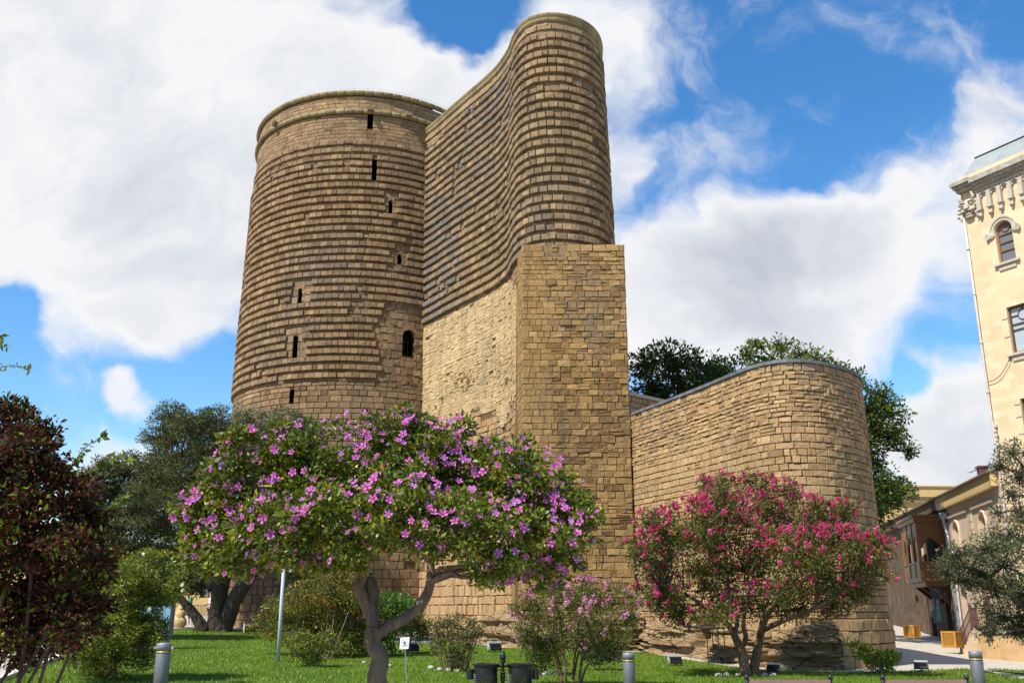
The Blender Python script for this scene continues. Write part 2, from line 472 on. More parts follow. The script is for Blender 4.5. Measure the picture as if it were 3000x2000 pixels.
def rock_mat():
    m, t, b = new_mat('bedded_sandstone_rock')
    p = pos(t)
    wn = t.noise(p, 0.9, 4, 0.6)
    q = t.vmath('ADD', t.vmath('MULTIPLY', p, (0.55, 0.55, 6.5)), t.vmath('MULTIPLY', wn, (0.0, 0.0, 3.0)) if False else (0, 0, 0))
    st = t.noise(q, 1.6, 6, 0.65, 0.8)
    n2 = t.noise(p, 5, 6, 0.65)
    f = t.math('ADD', t.math('MULTIPLY', st, 0.6), t.math('MULTIPLY', n2, 0.4))
    c = t.ramp(f, [(0.3, (0.20, 0.125, 0.06)), (0.48, (0.42, 0.285, 0.145)), (0.68, (0.54, 0.385, 0.21))])
    t.l.new(c, b.inputs['Base Color'])
    b.inputs['Roughness'].default_value = 0.93
    b.inputs['Specular IOR Level'].default_value = 0.15
    vo = t.new('ShaderNodeTexVoronoi', feature='DISTANCE_TO_EDGE')
    t.l.new(t.vmath('ADD', t.vmath('MULTIPLY', p, (1.1, 1.1, 3.2)), t.vmath('MULTIPLY', t.new('ShaderNodeTexNoise').outputs['Color'], (0.6, 0.6, 0.6))), vo.inputs['Vector'])
    vo.inputs['Scale'].default_value = 1.0
    ck = t.maprange(vo.outputs['Distance'], 0.0, 0.05, 0.0, 1.0)
    fine = t.noise(t.vmath('MULTIPLY', p, (2.0, 2.0, 9.0)), 3.0, 8, 0.75)
    c = t.mix(ck, (0.17, 0.105, 0.055), c)
    c = t.mix(t.maprange(fine, 0.34, 0.44, 0.45, 0.0), c, (0.17, 0.105, 0.055))
    t.l.new(c, b.inputs['Base Color'])
    bump(t, b, t.math('ADD', t.math('ADD', f, fine), t.math('MULTIPLY', ck, 0.5)), 1.0, 0.2)
    return m


def sheet_mat():
    m, t, b = new_mat('corrugated_sheet')
    p = pos(t)
    du = t.vmath('DOT_PRODUCT', p, (0.49, -0.87, 0))
    w = t.math('SINE', t.math('MULTIPLY', du, 26.0))
    n = t.noise(p, 1.2, 4, 0.6)
    t.l.new(t.ramp(n, [(0.3, (0.19, 0.215, 0.20)), (0.7, (0.26, 0.285, 0.265))]), b.inputs['Base Color'])
    b.inputs['Roughness'].default_value = 0.6
    bump(t, b, w, 0.25, 0.02)
    return m


T_DIR = Vector((0.49, -0.87, 0)).normalized()
M['cream'] = cream_mat('cream_ashlar', (0.60, 0.465, 0.295), T_DIR)
M['lawn'] = lawn_mat()
M['paving'] = paving_mat()
M['rock'] = rock_mat()
M['sheet'] = sheet_mat()


# ------------------------------------------------------------------ mesh helpers
def tag(o, label=None, cat=None, group=None, kind=None):
    if label:
        o['label'] = label
    if cat:
        o['category'] = cat
    if group:
        o['group'] = group
    if kind:
        o['kind'] = kind
    return o


def thing(name, label, cat, loc=(0, 0, 0), rz=0.0, group=None):
    o = bpy.data.objects.new(name, None)
    o.empty_display_size = 0.3
    COL.objects.link(o)
    o.location = loc
    o.rotation_euler = (0, 0, rz)
    return tag(o, label, cat, group)


def root_loc(o):
    v = Vector((0, 0, 0))
    while o is not None:
        v = v + Vector(o.location)
        o = o.parent
    return v


def link_mesh(name, me, mat, parent=None, world=False):
    o = bpy.data.objects.new(name, me)
    COL.objects.link(o)
    mats = mat if isinstance(mat, (list, tuple)) else [mat]
    for m in mats:
        me.materials.append(m)
    if parent is not None:
        o.parent = parent
        if world:
            off = root_loc(parent)
            n = len(me.vertices)
            a = np.empty(n * 3, dtype=np.float32)
            me.vertices.foreach_get('co', a)
            a = a.reshape(-1, 3) - np.array(off, dtype=np.float32)
            me.vertices.foreach_set('co', a.ravel())
    return o


class MB:
    def __init__(s):
        s.v = []
        s.f = []
        s.c = []      # per vertex tone
        s.mi = []     # per face material index
        s.m = 0
        s.tone = (0.5, 0, 0)

    def vert(s, p, tone=None):
        s.v.append((p[0], p[1], p[2]))
        s.c.append(tone or s.tone)
        return len(s.v) - 1

    def face(s, *idx):
        s.f.append(tuple(idx))
        s.mi.append(s.m)

    def poly(s, pts):
        s.face(*[s.vert(p) for p in pts])

    def box(s, a, b, fr=None):
        """axis box (local frame fr maps (u,d,z) to world)"""
        x0, y0, z0 = a
        x1, y1, z1 = b
        P = [(x0, y0, z0), (x1, y0, z0), (x1, y1, z0), (x0, y1, z0), (x0, y0, z1), (x1, y0, z1), (x1, y1, z1), (x0, y1, z1)]
        if fr:
            P = [fr(*p) for p in P]
        i = [s.vert(p) for p in P]
        for q in ((0, 3, 2, 1), (4, 5, 6, 7), (0, 1, 5, 4), (1, 2, 6, 5), (2, 3, 7, 6), (3, 0, 4, 7)):
            s.face(*[i[k] for k in q])

    def tube(s, pts, radii, n=8, cap=True, squash=1.0):
        pts = [Vector(p) for p in pts]
        if not isinstance(radii, (list, tuple)):
            radii = [radii] * len(pts)
        rings = []
        up = None
        for k, p in enumerate(pts):
            d = (pts[min(k + 1, len(pts) - 1)] - pts[max(k - 1, 0)])
            if d.length < 1e-9:
                d = Vector((0, 0, 1))
            d.normalize()
            if up is None:
                up = d.orthogonal().normalized()
            else:
                up = (up - d * up.dot(d))
                if up.length < 1e-6:
                    up = d.orthogonal()
                up.normalize()
            w = d.cross(up)
            rings.append([s.vert(p + (up * math.cos(2 * PI * j / n) + w * math.sin(2 * PI * j / n) * squash) * radii[k]) for j in range(n)])
        for k in range(len(rings) - 1):
            a, b = rings[k], rings[k + 1]
            for j in range(n):
                s.face(a[j], a[(j + 1) % n], b[(j + 1) % n], b[j])
        if cap:
            s.face(*reversed(rings[0]))
            s.face(*rings[-1])

    def lathe(s, prof, c=(0, 0, 0), n=20):
        rings = []
        for (r, z) in prof:
            rings.append([s.vert((c[0] + r * math.cos(2 * PI * j / n), c[1] + r * math.sin(2 * PI * j / n), c[2] + z)) for j in range(n)])
        for k in range(len(rings) - 1):
            a, b = rings[k], rings[k + 1]
            for j in range(n):
                s.face(a[j], a[(j + 1) % n], b[(j + 1) % n], b[j])
        s.face(*reversed(rings[0]))
        s.face(*rings[-1])

    def ellipsoid(s, c, r, n=10, m=7, fr=None, jit=0.0, rnd=None):
        rings = []
        for k in range(1, m):
            th = PI * k / m
            ring = []
            for j in range(n):
                ph = 2 * PI * j / n
                q = 1 + (rnd.uniform(-jit, jit) if rnd else 0)
                p = (c[0] + r[0] * q * math.sin(th) * math.cos(ph), c[1] + r[1] * q * math.sin(th) * math.sin(ph), c[2] + r[2] * q * math.cos(th))
                ring.append(s.vert(fr(*p) if fr else p))
            rings.append(ring)
        tp = (c[0], c[1], c[2] + r[2])
        bt = (c[0], c[1], c[2] - r[2])
        a = s.vert(fr(*tp) if fr else tp)
        b = s.vert(fr(*bt) if fr else bt)
        for j in range(n):
            s.face(a, rings[0][j], rings[0][(j + 1) % n])
            s.face(b, rings[-1][(j + 1) % n], rings[-1][j])
        for k in range(len(rings) - 1):
            for j in range(n):
                s.face(rings[k][j], rings[k + 1][j], rings[k + 1][(j + 1) % n], rings[k][(j + 1) % n])

    def build(s, name, mat, parent=None, world=False, smooth=False, tones=False):
        me = bpy.data.meshes.new(name)
        me.from_pydata(s.v, [], s.f)
        if isinstance(mat, (list, tuple)) and s.mi:
            me.polygons.foreach_set('material_index', s.mi)
        if tones:
            at_ = me.attributes.new('tone', 'FLOAT_COLOR', 'POINT')
            arr = np.ones((len(s.v), 4), dtype=np.float32)
            arr[:, :3] = np.array(s.c, dtype=np.float32)
            at_.data.foreach_set('color', arr.ravel())
        if smooth:
            me.polygons.foreach_set('use_smooth', [True] * len(me.polygons))
        me.update()
        return link_mesh(name, me, mat, parent, world)


def np_mesh(name, V, Q, mat, parent=None, tone=None, world=True, smooth=False):
    me = bpy.data.meshes.new(name)
    V = np.asarray(V, dtype=np.float32)
    Q = np.asarray(Q, dtype=np.int32)
    k = Q.shape[1]
    me.vertices.add(len(V))
    me.vertices.foreach_set('co', V.ravel())
    me.loops.add(Q.size)
    me.loops.foreach_set('vertex_index', Q.ravel())
    me.polygons.add(len(Q))
    me.polygons.foreach_set('loop_start', np.arange(0, Q.size, k, dtype=np.int32))
    me.polygons.foreach_set('loop_total', np.full(len(Q), k, dtype=np.int32))
    if tone is not None:
        at_ = me.attributes.new('tone', 'FLOAT_COLOR', 'POINT')
        arr = np.ones((len(V), 4), dtype=np.float32)
        arr[:, 0] = tone
        at_.data.foreach_set('color', arr.ravel())
    me.update(calc_edges=True)
    me.validate()
    return link_mesh(name, me, mat, parent, world)


def unit(a):
    return a / np.maximum(np.linalg.norm(a, axis=-1, keepdims=True), 1e-9)


# ------------------------------------------------------------------ terrain
def ground(x, y):
    q = -0.77 * x + 0.64 * y
    z = 0.028 * min(max(q - 13.0, 0.0), 45.0)
    xr = min(max(x - 13.0, 0.0), 12.0)
    z -= 0.055 * xr
    z += 0.022 * min(max(y - 36.0, 0.0), 40.0) * min(1.0, xr / 5.0)
    return z


def axis(vals):
    out = []
    for a, b, n in vals:
        out += list(np.linspace(a, b, n, endpoint=False))
    out.append(vals[-1][1])
    return out


def build_ground():
    xs = axis([(-1500, -60, 8), (-60, -30, 10), (-30, 30, 60), (30, 60, 10), (60, 1500, 8)])
    ys = axis([(-200, 0, 6), (0, 70, 70), (70, 130, 15), (130, 2500, 10)])
    mb = MB()
    for y in ys:
        for x in xs:
            mb.vert((x, y, ground(x, y)))
    n = len(xs)
    for j in range(len(ys) - 1):
        for i in range(n - 1):
            mb.face(j * n + i, j * n + i + 1, (j + 1) * n + i + 1, (j + 1) * n + i)
    o = mb.build('ground', M['paving'], smooth=True)
    tag(o, kind='structure')


LAWN = [(-9.8, 14), (-10.6, 21), (-13.6, 32), (-16.6, 44.0), (-15.5, 46.6), (-9, 47.2), (-4.2, 45.5), (-2.6, 41.6), (-0.4, 37.4), (1.5, 36.6), (4.9, 36.4), (5.6, 33.2),
        (6.6, 30.2), (7.6, 28.7), (9.2, 28.0), (11.2, 28.3), (13.0, 29.4), (13.6, 30.2), (13.9, 29.2), (13.1, 27.0), (12.6, 23), (12.2, 14)]
LAWN2 = [(14.4, 30.4), (15.2, 31.4), (17, 32.0), (20, 31.8), (20, 24), (16, 24), (15.0, 27.5)]


def inside(poly, x, y):
    c = False
    j = len(poly) - 1
    for i in range(len(poly)):
        xi, yi = poly[i]
        xj, yj = poly[j]
        if (yi > y) != (yj > y) and x < (xj - xi) * (y - yi) / (yj - yi) + xi:
            c = not c
        j = i
    return c


def build_lawn():
    bm = bmesh.new()
    for poly in (LAWN, LAWN2):
        # dense outline
        pts = []
        n = len(poly)
        for i in range(n):
            a, b = poly[i], poly[(i + 1) % n]
            L = math.hypot(b[0] - a[0], b[1] - a[1])
            k = max(1, int(L / 0.5))
            for j in range(k):
                f = j / k
                pts.append((a[0] + (b[0] - a[0]) * f, a[1] + (b[1] - a[1]) * f))
        # cut a grid by the outline: cells inside only, boundary snapped
        f0 = bm.faces.new([bm.verts.new((x, y, 0)) for x, y in pts])
    for k in range(-20, 24, 1):
        g = bm.verts[:] + bm.edges[:] + bm.faces[:]
        bmesh.ops.bisect_plane(bm, geom=g, plane_co=(k, 0, 0), plane_no=(1, 0, 0))
    for k in range(14, 50, 1):
        g = bm.verts[:] + bm.edges[:] + bm.faces[:]
        bmesh.ops.bisect_plane(bm, geom=g, plane_co=(0, k, 0), plane_no=(0, 1, 0))
    for v in bm.verts:
        v.co.z = ground(v.co.x, v.co.y) + 0.03
    me = bpy.data.meshes.new('lawn')
    bm.to_mesh(me)
    bm.free()
    tag(link_mesh('lawn', me, M['lawn']), kind='structure')
    # blades
    V, T = [], []
    pts = []
    r = random.Random(3)
    while len(pts) < 95000:
        y = 19 + 29 * r.random() ** 1.5
        x = r.uniform(-17, 20)
        if inside(LAWN, x, y) or inside(LAWN2, x, y):
            pts.append((x, y, ground(x, y) + 0.028))
    P = np.array(pts)
    n = len(P)
    ang = RNG.uniform(0, 2 * PI, n)
    s = np.stack([np.cos(ang), np.sin(ang), np.zeros(n)], 1)
    h = RNG.uniform(0.03, 0.085, n)
    w = RNG.uniform(0.006, 0.014, n)
    tip = np.stack([RNG.normal(0, 0.45, n), RNG.normal(0, 0.45, n), np.ones(n)], 1) * h[:, None]
    V = np.stack([P - s * w[:, None], P + s * w[:, None], P + tip], 1).reshape(-1, 3)
    Q = np.arange(3 * n).reshape(-1, 3)
    tone = np.repeat(np.clip(RNG.normal(0.5, 0.25, n), 0, 1), 3)
    g = np_mesh('grass', V, Q, M['leaf_grass'], tone=tone)
    tag(g, kind='stuff')
    g['label'] = 'short mown grass blades covering the lawn'
    g['category'] = 'grass'


M['leaf_grass'] = leaf_mat('grass_blade', [(0.0, (0.045, 0.085, 0.006)), (0.5, (0.105, 0.165, 0.012)), (0.9, (0.15, 0.21, 0.022)), (1.0, (0.20, 0.24, 0.05))], 0.3)


# ------------------------------------------------------------------ masonry
class Curve:
    """plan curve with arc length; P(s,z) -> xy, N(s) outward (right-hand side of travel is outward if flip)"""
    def __init__(s, pts, batter=None, ztop=0.0, smooth=True, sub=14):
        P = [Vector(p) for p in pts]
        out = []
        bt = []
        batter = batter or [0.0] * len(P)
        if smooth:
            n = len(P)
            for i in range(n - 1):
                p0, p1, p2, p3 = P[max(i - 1, 0)], P[i], P[i + 1], P[min(i + 2, n - 1)]
                # centripetal-ish catmull
                m1 = (p2 - p0) * 0.5
                m2 = (p3 - p1) * 0.5
                L = (p2 - p1).length
                if m1.length > L:
                    m1 = m1 * (L / m1.length)
                if m2.length > L:
                    m2 = m2 * (L / m2.length)
                for k in range(sub):
                    u = k / sub
                    h00 = 2 * u ** 3 - 3 * u ** 2 + 1
                    h10 = u ** 3 - 2 * u ** 2 + u
                    h01 = -2 * u ** 3 + 3 * u ** 2
                    h11 = u ** 3 - u ** 2
                    out.append(p1 * h00 + m1 * h10 + p2 * h01 + m2 * h11)
                    bt.append(batter[i] * (1 - u) + batter[i + 1] * u)
            out.append(P[-1])
            bt.append(batter[-1])
        else:
            out = P
            bt = batter
        s.p = np.array([(q.x, q.y) for q in out])
        d = np.diff(s.p, axis=0)
        s.s = np.concatenate([[0], np.cumsum(np.hypot(d[:, 0], d[:, 1]))])
        tg = np.gradient(s.p, s.s, axis=0)
        tg = unit(tg)
        s.n = np.stack([tg[:, 1], -tg[:, 0]], 1)
        s.b = np.array(bt)
        s.ztop = ztop
        s.L = s.s[-1]

    def _i(s, a, arr):
        return np.interp(a, s.s, arr)

    def N(s, a):
        v = Vector((s._i(a, s.n[:, 0]), s._i(a, s.n[:, 1]), 0))
        v.normalize()
        return v

    def P(s, a, z):
        n = s.N(a)
        b = s._i(a, s.b) * max(0.0, s.ztop - z)
        return Vector((s._i(a, s.p[:, 0]) + n.x * b, s._i(a, s.p[:, 1]) + n.y * b, z))

    def near(s, x, y):
        d = np.hypot(s.p[:, 0] - x, s.p[:, 1] - y)
        return s.s[int(np.argmin(d))]


class Cyl:
    def __init__(s, c, r, k, ztop, sref=7.0):
        s.c = Vector((c[0], c[1], 0))
        s.r = r
        s.k = k
        s.ztop = ztop
        s.ref = sref

    def N(s, a):
        g = a / s.ref
        return Vector((math.sin(g), -math.cos(g), 0))

    def R(s, z):
        return s.r + s.k * (s.ztop - z)

    def P(s, a, z):
        q = s.c + s.N(a) * s.R(z)
        return Vector((q.x, q.y, z))

    def hit(s, px, py):
        lo, hi = 30.0, 57.0
        u, v = uv(px, py)
        for d in np.arange(40, 57.5, 0.05):
            p = Vector((u * d, d, EYE + v * d))
            if math.hypot(p.x - s.c.x, p.y - s.c.y) <= s.R(p.z):
                break
        a = math.atan2(p.x - s.c.x, -(p.y - s.c.y))
        return a * s.ref, p.z


def stone(mb, W, sa, sb, za, zb, proj, bev, tone, jit=0.006, r=random, back=0.16, dz=(0, 0)):
    n = W.N((sa + sb) / 2)
    cs = [W.P(sa, za + dz[0]), W.P(sb, za + dz[1]), W.P(sb, zb + dz[1]), W.P(sa, zb + dz[0])]
    tdir = (cs[1] - cs[0])
    tdir.z = 0
    L = tdir.length
    if L < 0.02:
        return
    tdir.normalize()
    bx = min(bev, L * 0.35)
    bz = min(bev, abs(zb - za) * 0.35)
    J = lambda: r.uniform(-jit, jit)
    B = [c - n * back for c in cs]
    Mi = [c + n * (proj - bev) + tdir * J() + Vector((0, 0, J())) for c in cs]
    sg = [(1, 1), (-1, 1), (-1, -1), (1, -1)]
    F = [Mi[k] + n * (bev + J() * 1.6) + tdir * (bx * sg[k][0]) + Vector((0, 0, bz * sg[k][1])) for k in range(4)]
    i0 = len(mb.v)
    for p in B + Mi + F:
        mb.v.append((p.x, p.y, p.z))
        mb.c.append(tone)
    for k in range(4):
        q = (k + 1) % 4
        mb.f.append((i0 + k, i0 + q, i0 + 4 + q, i0 + 4 + k))
        mb.f.append((i0 + 4 + k, i0 + 4 + q, i0 + 8 + q, i0 + 8 + k))
    mb.f.append((i0 + 8, i0 + 9, i0 + 10, i0 + 11))
    mb.mi += [0] * 9


def split(s0, s1, wlo, whi, r, holes):
    """stone intervals along a course, broken at holes [(a,b)]"""
    segs = [(s0, s1)]
    for (a, b) in holes:
        nx = []
        for (p, q) in segs:
            if b <= p or a >= q:
                nx.append((p, q))
            else:
                if a > p:
                    nx.append((p, a))
                if b < q:
                    nx.append((b, q))
        segs = nx
    out = []
    for (p, q) in segs:
        x = p
        first = True
        while x < q - 1e-4:
            w = r.uniform(wlo, whi)
            if first:
                w *= r.uniform(0.4, 1.0)
                first = False
            e = x + w
            if q - e < wlo * 0.45:
                e = q
            out.append((x, e))
            x = e
    return out


def backing(mb, W, s0, s1, z0, z1, off, holes, ds=0.7, dz=0.6):
    """recessed mortar face behind the stones, with holes [(a,b,za,zb)] left open"""
    S = sorted(set([round(x, 4) for x in np.arange(s0, s1, ds)] + [s1] + [h[0] for h in holes] + [h[1] for h in holes]))
    Z = sorted(set([round(x, 4) for x in np.arange(z0, z1, dz)] + [z1] + [h[2] for h in holes] + [h[3] for h in holes]))
    S = [x for x in S if s0 <= x <= s1]
    Z = [x for x in Z if z0 <= x <= z1]
    idx = {}

    def V(i, j):
        if (i, j) not in idx:
            p = W.P(S[i], Z[j]) - W.N(S[i]) * off
            idx[(i, j)] = mb.vert(p)
        return idx[(i, j)]
    for i in range(len(S) - 1):
        for j in range(len(Z) - 1):
            ms, mz = (S[i] + S[i + 1]) / 2, (Z[j] + Z[j + 1]) / 2
            if any(a < ms < b and c < mz < d for a, b, c, d in holes):
                continue
            mb.face(V(i, j), V(i + 1, j), V(i + 1, j + 1), V(i, j + 1))


def niche(mb, W, a, b, za, zb, depth, arch=False, off=0.06):
    """lining of a window opening"""
    n = W.N((a + b) / 2)
    pts = [(a, za), (b, za), (b, zb), (a, zb)]
    if arch:
        hw = (b - a) / 2
        zs = zb - hw
        pts = [(a, za), (b, za)] + [((a + b) / 2 + hw * math.cos(t), zs + hw * math.sin(t)) for t in np.linspace(0, PI, 9)]
    o = [W.P(s, z) - n * off * 0 + n * 0.01 for s, z in pts]
    i = [p - n * depth for p in o]
    k = len(pts)
    io = [mb.vert(p) for p in o]
    ii = [mb.vert(p) for p in i]
    for j in range(k):
        q = (j + 1) % k
        mb.face(io[q], io[j], ii[j], ii[q])
    mb.face(*ii)


def smoothnoise(seed):
    r = np.random.default_rng(seed)
    K = r.normal(0, 1, (14, 2)) * 0.8
    ph = r.uniform(0, 2 * PI, 14)

    def f(a, b):
        return float(np.sin(K[:, 0] * a + K[:, 1] * b + ph).sum() / 14 * 1.9)
    return f


def build_tower():
    r = random.Random(21)
    C = Cyl((-9.21, 56.25), 7.05, 0.0175, 30.7)
    root = thing('stone_tower', 'huge round medieval stone tower with ribbed courses and a tall curved spur', 'tower', (-6, 52, ground(-6, 52)))
    # openings of the shaft: photo rectangles
    def rect(x0, y0, x1, y1):
        xm = (x0 + x1) / 2
        a0, _ = C.hit(x0, (y0 + y1) / 2)
        a1, _ = C.hit(x1, (y0 + y1) / 2)
        _, zt = C.hit(xm, y0)
        _, zb = C.hit(xm, y1)
        return (a0, a1, zb, zt)
    slits = [(rect(1077, 326, 1093, 377), False), (rect(1090, 469, 1104, 528), False), (rect(1138, 587, 1149, 625), True), (rect(1165, 745, 1176, 773), True),
             (rect(874, 845, 886, 886), True), (rect(860, 985, 873, 1048), False), (rect(850, 1141, 862, 1182), False)]
    door = (rect(1179, 967, 1213, 1043), True)
    opens = slits + [door]
    holes = [o[0] for o in opens]
    crease = C.ref * math.radians(36.6)
    S0, S1 = -C.ref * math.radians(106), crease + 0.35
    zb0 = 0.0
    mb = MB()
    fn = smoothnoise(4)
    fg = smoothnoise(9)
    RIB0, RIB1 = 13.35, 27.55

    def hs(z0, z1, pad=0.0):
        return [(h[0] - pad, h[1] + pad) for h in holes if h[2] < z1 - 0.02 and h[3] > z0 + 0.02]

    def smooth_zone(s, z):
        # smooth facing: beside the arched window and round the left-hand slits
        d = door[0]
        if s > d[0] - 1.35 - 0.25 * math.sin(z * 2.1) and z < d[3] + 1.25 and z > 12.0:
            return True
        for k in (4, 5, 6):
            h = slits[k][0]
            if h[0] - 0.42 < s < h[1] + 0.42 and h[2] - 0.25 < z < h[3] + 0.3:
                return True
        for k in (2, 3):
            h = slits[k][0]
            if h[0] - 0.35 < s < h[1] + 0.35 and h[2] - 0.1 < z < h[3] + 0.35:
                return True
        return False
    # lower coursed masonry
    z = zb0
    while z < RIB0:
        h = r.uniform(0.24, 0.36) if z > 6 else r.uniform(0.34, 0.46)
        if z + h > RIB0 - 0.12:
            h = RIB0 - z
        for (a, b) in split(S0, S1, 0.30, 0.68, r, hs(z, z + h)):
            mid = (a + b) / 2
            g = max(0, fg(mid * 0.7, z * 0.6)) * 0.7
            tone = (min(1, max(0, r.gauss(0.46, 0.17) + 0.12 * fn(mid * .5, z * .5))), 0.0, min(0.75, g * r.random()))
            gap = 0.014
            pr = r.gauss(0.028, 0.010)
            if r.random() < 0.02:
                continue
            stone(mb, C, a + gap, b - gap, z + gap, z + h - gap, pr, 0.022, tone, 0.009, r, dz=(r.uniform(-.008, .008), r.uniform(-.008, .008)))
        z += h
    # corduroy
    CY = 0.438
    nrib = int((RIB1 - RIB0) / CY)
    CY = (RIB1 - RIB0) / nrib
    for k in range(nrib):
        z0 = RIB0 + k * CY
        # recessed rubble course below, projecting course above
        hr = CY * 0.40
        moulded = k >= nrib - 3
        for (a, b) in split(S0, S1, 0.16, 0.50, r, hs(z0, z0 + hr)):
            tone = (min(1, max(0, r.gauss(0.40, 0.20))), r.uniform(0.25, 0.85), 0.0)
            stone(mb, C, a + 0.006, b - 0.006, z0 + 0.004, z0 + hr, r.gauss(0.006, 0.014), 0.014, tone, 0.010, r)
        for (a, b) in split(S0, S1, 0.26, 0.42 if not moulded else 0.7, r, hs(z0 + hr, z0 + CY)):
            mid = (a + b) / 2
            wob = 0.016 * fn(mid * 1.1, z0) + 0.024 * fn(mid * 0.35, k * 7.3)
            g = max(0, fg(mid * 0.55, z0 * 0.5 + 3) + 0.15 + (0.3 if mid > crease - 1.6 else 0) + 0.02 * (z0 - 20)) * 0.8
            tone = (min(1, max(0, r.gauss(0.52, 0.22) + 0.16 * fn(mid * .5, z0 * .4))), 0.0, min(0.8, g * r.random() * 1.2))
            if smooth_zone(mid, z0 + CY / 2):
                stone(mb, C, a + 0.008, b - 0.008, z0 + hr * r.uniform(0.2, 1.0), z0 + CY - 0.006, r.gauss(0.03, 0.01), 0.016, tone, 0.008, r)
                continue
            damage = fn(mid * 0.9 + 5, z0 * 1.3)
            pr = 0.175 if not moulded else 0.11
            pr += r.gauss(0, 0.010)
            if damage > 0.72 or r.random() < 0.03:
                pr *= r.uniform(0.1, 0.6)
            bev = 0.020 if not moulded else 0.03
            lo = z0 + hr + (0 if pr > 0.1 else r.uniform(0, 0.06))
            stone(mb, C, a + 0.005, b - 0.005, lo + wob, z0 + CY - 0.004 + wob, pr, bev, tone, 0.009, r)
    # upper plain courses and parapet
    z = RIB1
    while z < 30.35:
        h = r.uniform(0.19, 0.25)
        if z < 29.25 < z + h:
            h = 29.25 - z
        if z >= 29.2 and z < 29.55:
            z = 29.55
            continue
        for (a, b) in split(S0, S1 + 3.2, 0.30, 0.75, r, hs(z, z + h)):
            tone = (min(1, max(0, r.gauss(0.55 if z < 29.3 else 0.72, 0.15))), 0.0, max(0, r.gauss(0.0, 0.2)))
            stone(mb, C, a + 0.007, b - 0.007, z + 0.006, z + h - 0.006, r.gauss(0.02, 0.006), 0.014, tone, 0.006, r)
        z += max(h, 0.05)
    mb.build('shaft_wall', M['shaft'], root, True, tones=True)
    bk = MB()
    backing(bk, C, S0, S1, zb0, 30.7, 0.02, holes)
    # rest of the round shaft at the back, closed by a roof
    backing(bk, C, S1, S0 + 2 * PI * C.ref, zb0, 30.7, 0.02, [], ds=1.4, dz=5)
    ring = [bk.vert(C.P(C.ref * a, 30.2) - C.N(C.ref * a) * 0.3) for a in np.linspace(0, 2 * PI, 49)[:-1]]
    bk.face(*ring)
    bk.build('mortar_core', M['mortar'], root, True)
    # roll mouldings
    mo = MB()
    for (zc, rad, out) in ((29.40, 0.135, 0.09), (30.62, 0.15, 0.08)):
        mo = MB()
        segs = np.linspace(S0, C.ref * math.radians(112), 52)
        for i in range(len(segs) - 1):
            a, b = segs[i] + 0.004, segs[i + 1] - 0.004
            mo.tone = (min(1, max(0, r.gauss(0.5, 0.2))), 0, max(0, r.gauss(0.15, 0.2)))
            mo.tube([C.P(q, zc) + C.N(q) * out for q in np.linspace(a, b, 4)], [rad * 0.96, rad, rad + r.gauss(0, 0.004), rad * 0.96], 10)
        mo.build('roll_moulding', M['moulding'], root, True, tones=True, smooth=True)
    # rain spouts on the lower roll
    for px in (820, 1085, 1192):
        a, _ = C.hit(px, 312 if px > 1000 else 355)
        sp = MB()
        n = C.N(a)
        p = C.P(a, 29.45)
        sp.tone = (0.4, 0, 0.3)
        fr = lambda u, d, zz: p + n * d + Vector((-n.y, n.x, 0)) * u + Vector((0, 0, zz))
        sp.box((-0.09, -0.1, -0.10), (0.09, 0.48, -0.02), fr)
        sp.box((-0.14, -0.1, -0.02), (-0.06, 0.46, 0.17), fr)
        sp.box((0.06, -0.1, -0.02), (0.14, 0.46, 0.17), fr)
        sp.build('rain_spout', M['moulding'], root, True, tones=True)
    # window linings
    for (h, arch) in opens:
        w = MB()
        niche(w, C, h[0], h[1], h[2], h[3], 1.5, arch)
        big = h[1] - h[0] > 0.5
        o = w.build('window', M['dark'] if not big else M['dark'], root, True)
        if arch:
            # little arch ring of stones
            ar = MB()
            hw = (h[1] - h[0]) / 2
            zs = h[3] - hw
            th = 0.15 if not big else 0.26
            m0 = (h[0] + h[1]) / 2
            k = 5 if not big else 11
            for j in range(k):
                t0, t1 = PI * j / k + 0.02, PI * (j + 1) / k - 0.02
                q = []
                for (rr, tt) in ((hw, t0), (hw + th, t0), (hw + th, t1), (hw, t1)):
                    s_, z_ = m0 + rr * math.cos(tt), zs + rr * math.sin(tt)
                    q.append((C.P(s_, z_) + C.N(s_) * 0.05, C.P(s_, z_) - C.N(s_) * 0.25))
                ar.tone = (r.gauss(0.45, 0.1), 0, 0.0)
                vf = [ar.vert(p[0]) for p in q]
                vb = [ar.vert(p[1]) for p in q]
                ar.face(*vf)
                for e in range(4):
                    ar.face(vf[e], vb[e], vb[(e + 1) % 4], vf[(e + 1) % 4])
            ar.build('window_arch', M['shaft'], o, True, tones=True)
    w = MB()
    a0, a1, z0, z1 = door[0]
    for f in (0.33, 0.66):
        s = a0 + (a1 - a0) * f
        w.tube([C.P(s, z0 + .02) - C.N(s) * 0.35, C.P(s, z1 - 0.3) - C.N(s) * 0.35], 0.02, 5)
    w.tube([C.P(a0, z1 - 0.6) - C.N(a0) * 0.35, C.P(a1, z1 - 0.6) - C.N(a1) * 0.35], 0.03, 5)
    w.build('window_bars', M['black'], root, True)
    # thin safety rail on the roof edge
    rl = MB()
    prev = None
    for a in np.radians(np.linspace(-95, 60, 24)):
        p = C.P(C.ref * a, 30.7) - C.N(C.ref * a) * 0.15
        p2 = p + Vector((0, 0, 0.36))
        rl.tube([p, p2], 0.012, 4)
        if prev is not None:
            rl.tube([prev, p2], 0.005, 4)
        prev = p2
    rl.build('roof_rail', M['galv'], root, True)

    # ---------------- the spur (beak)
    k = 0.943
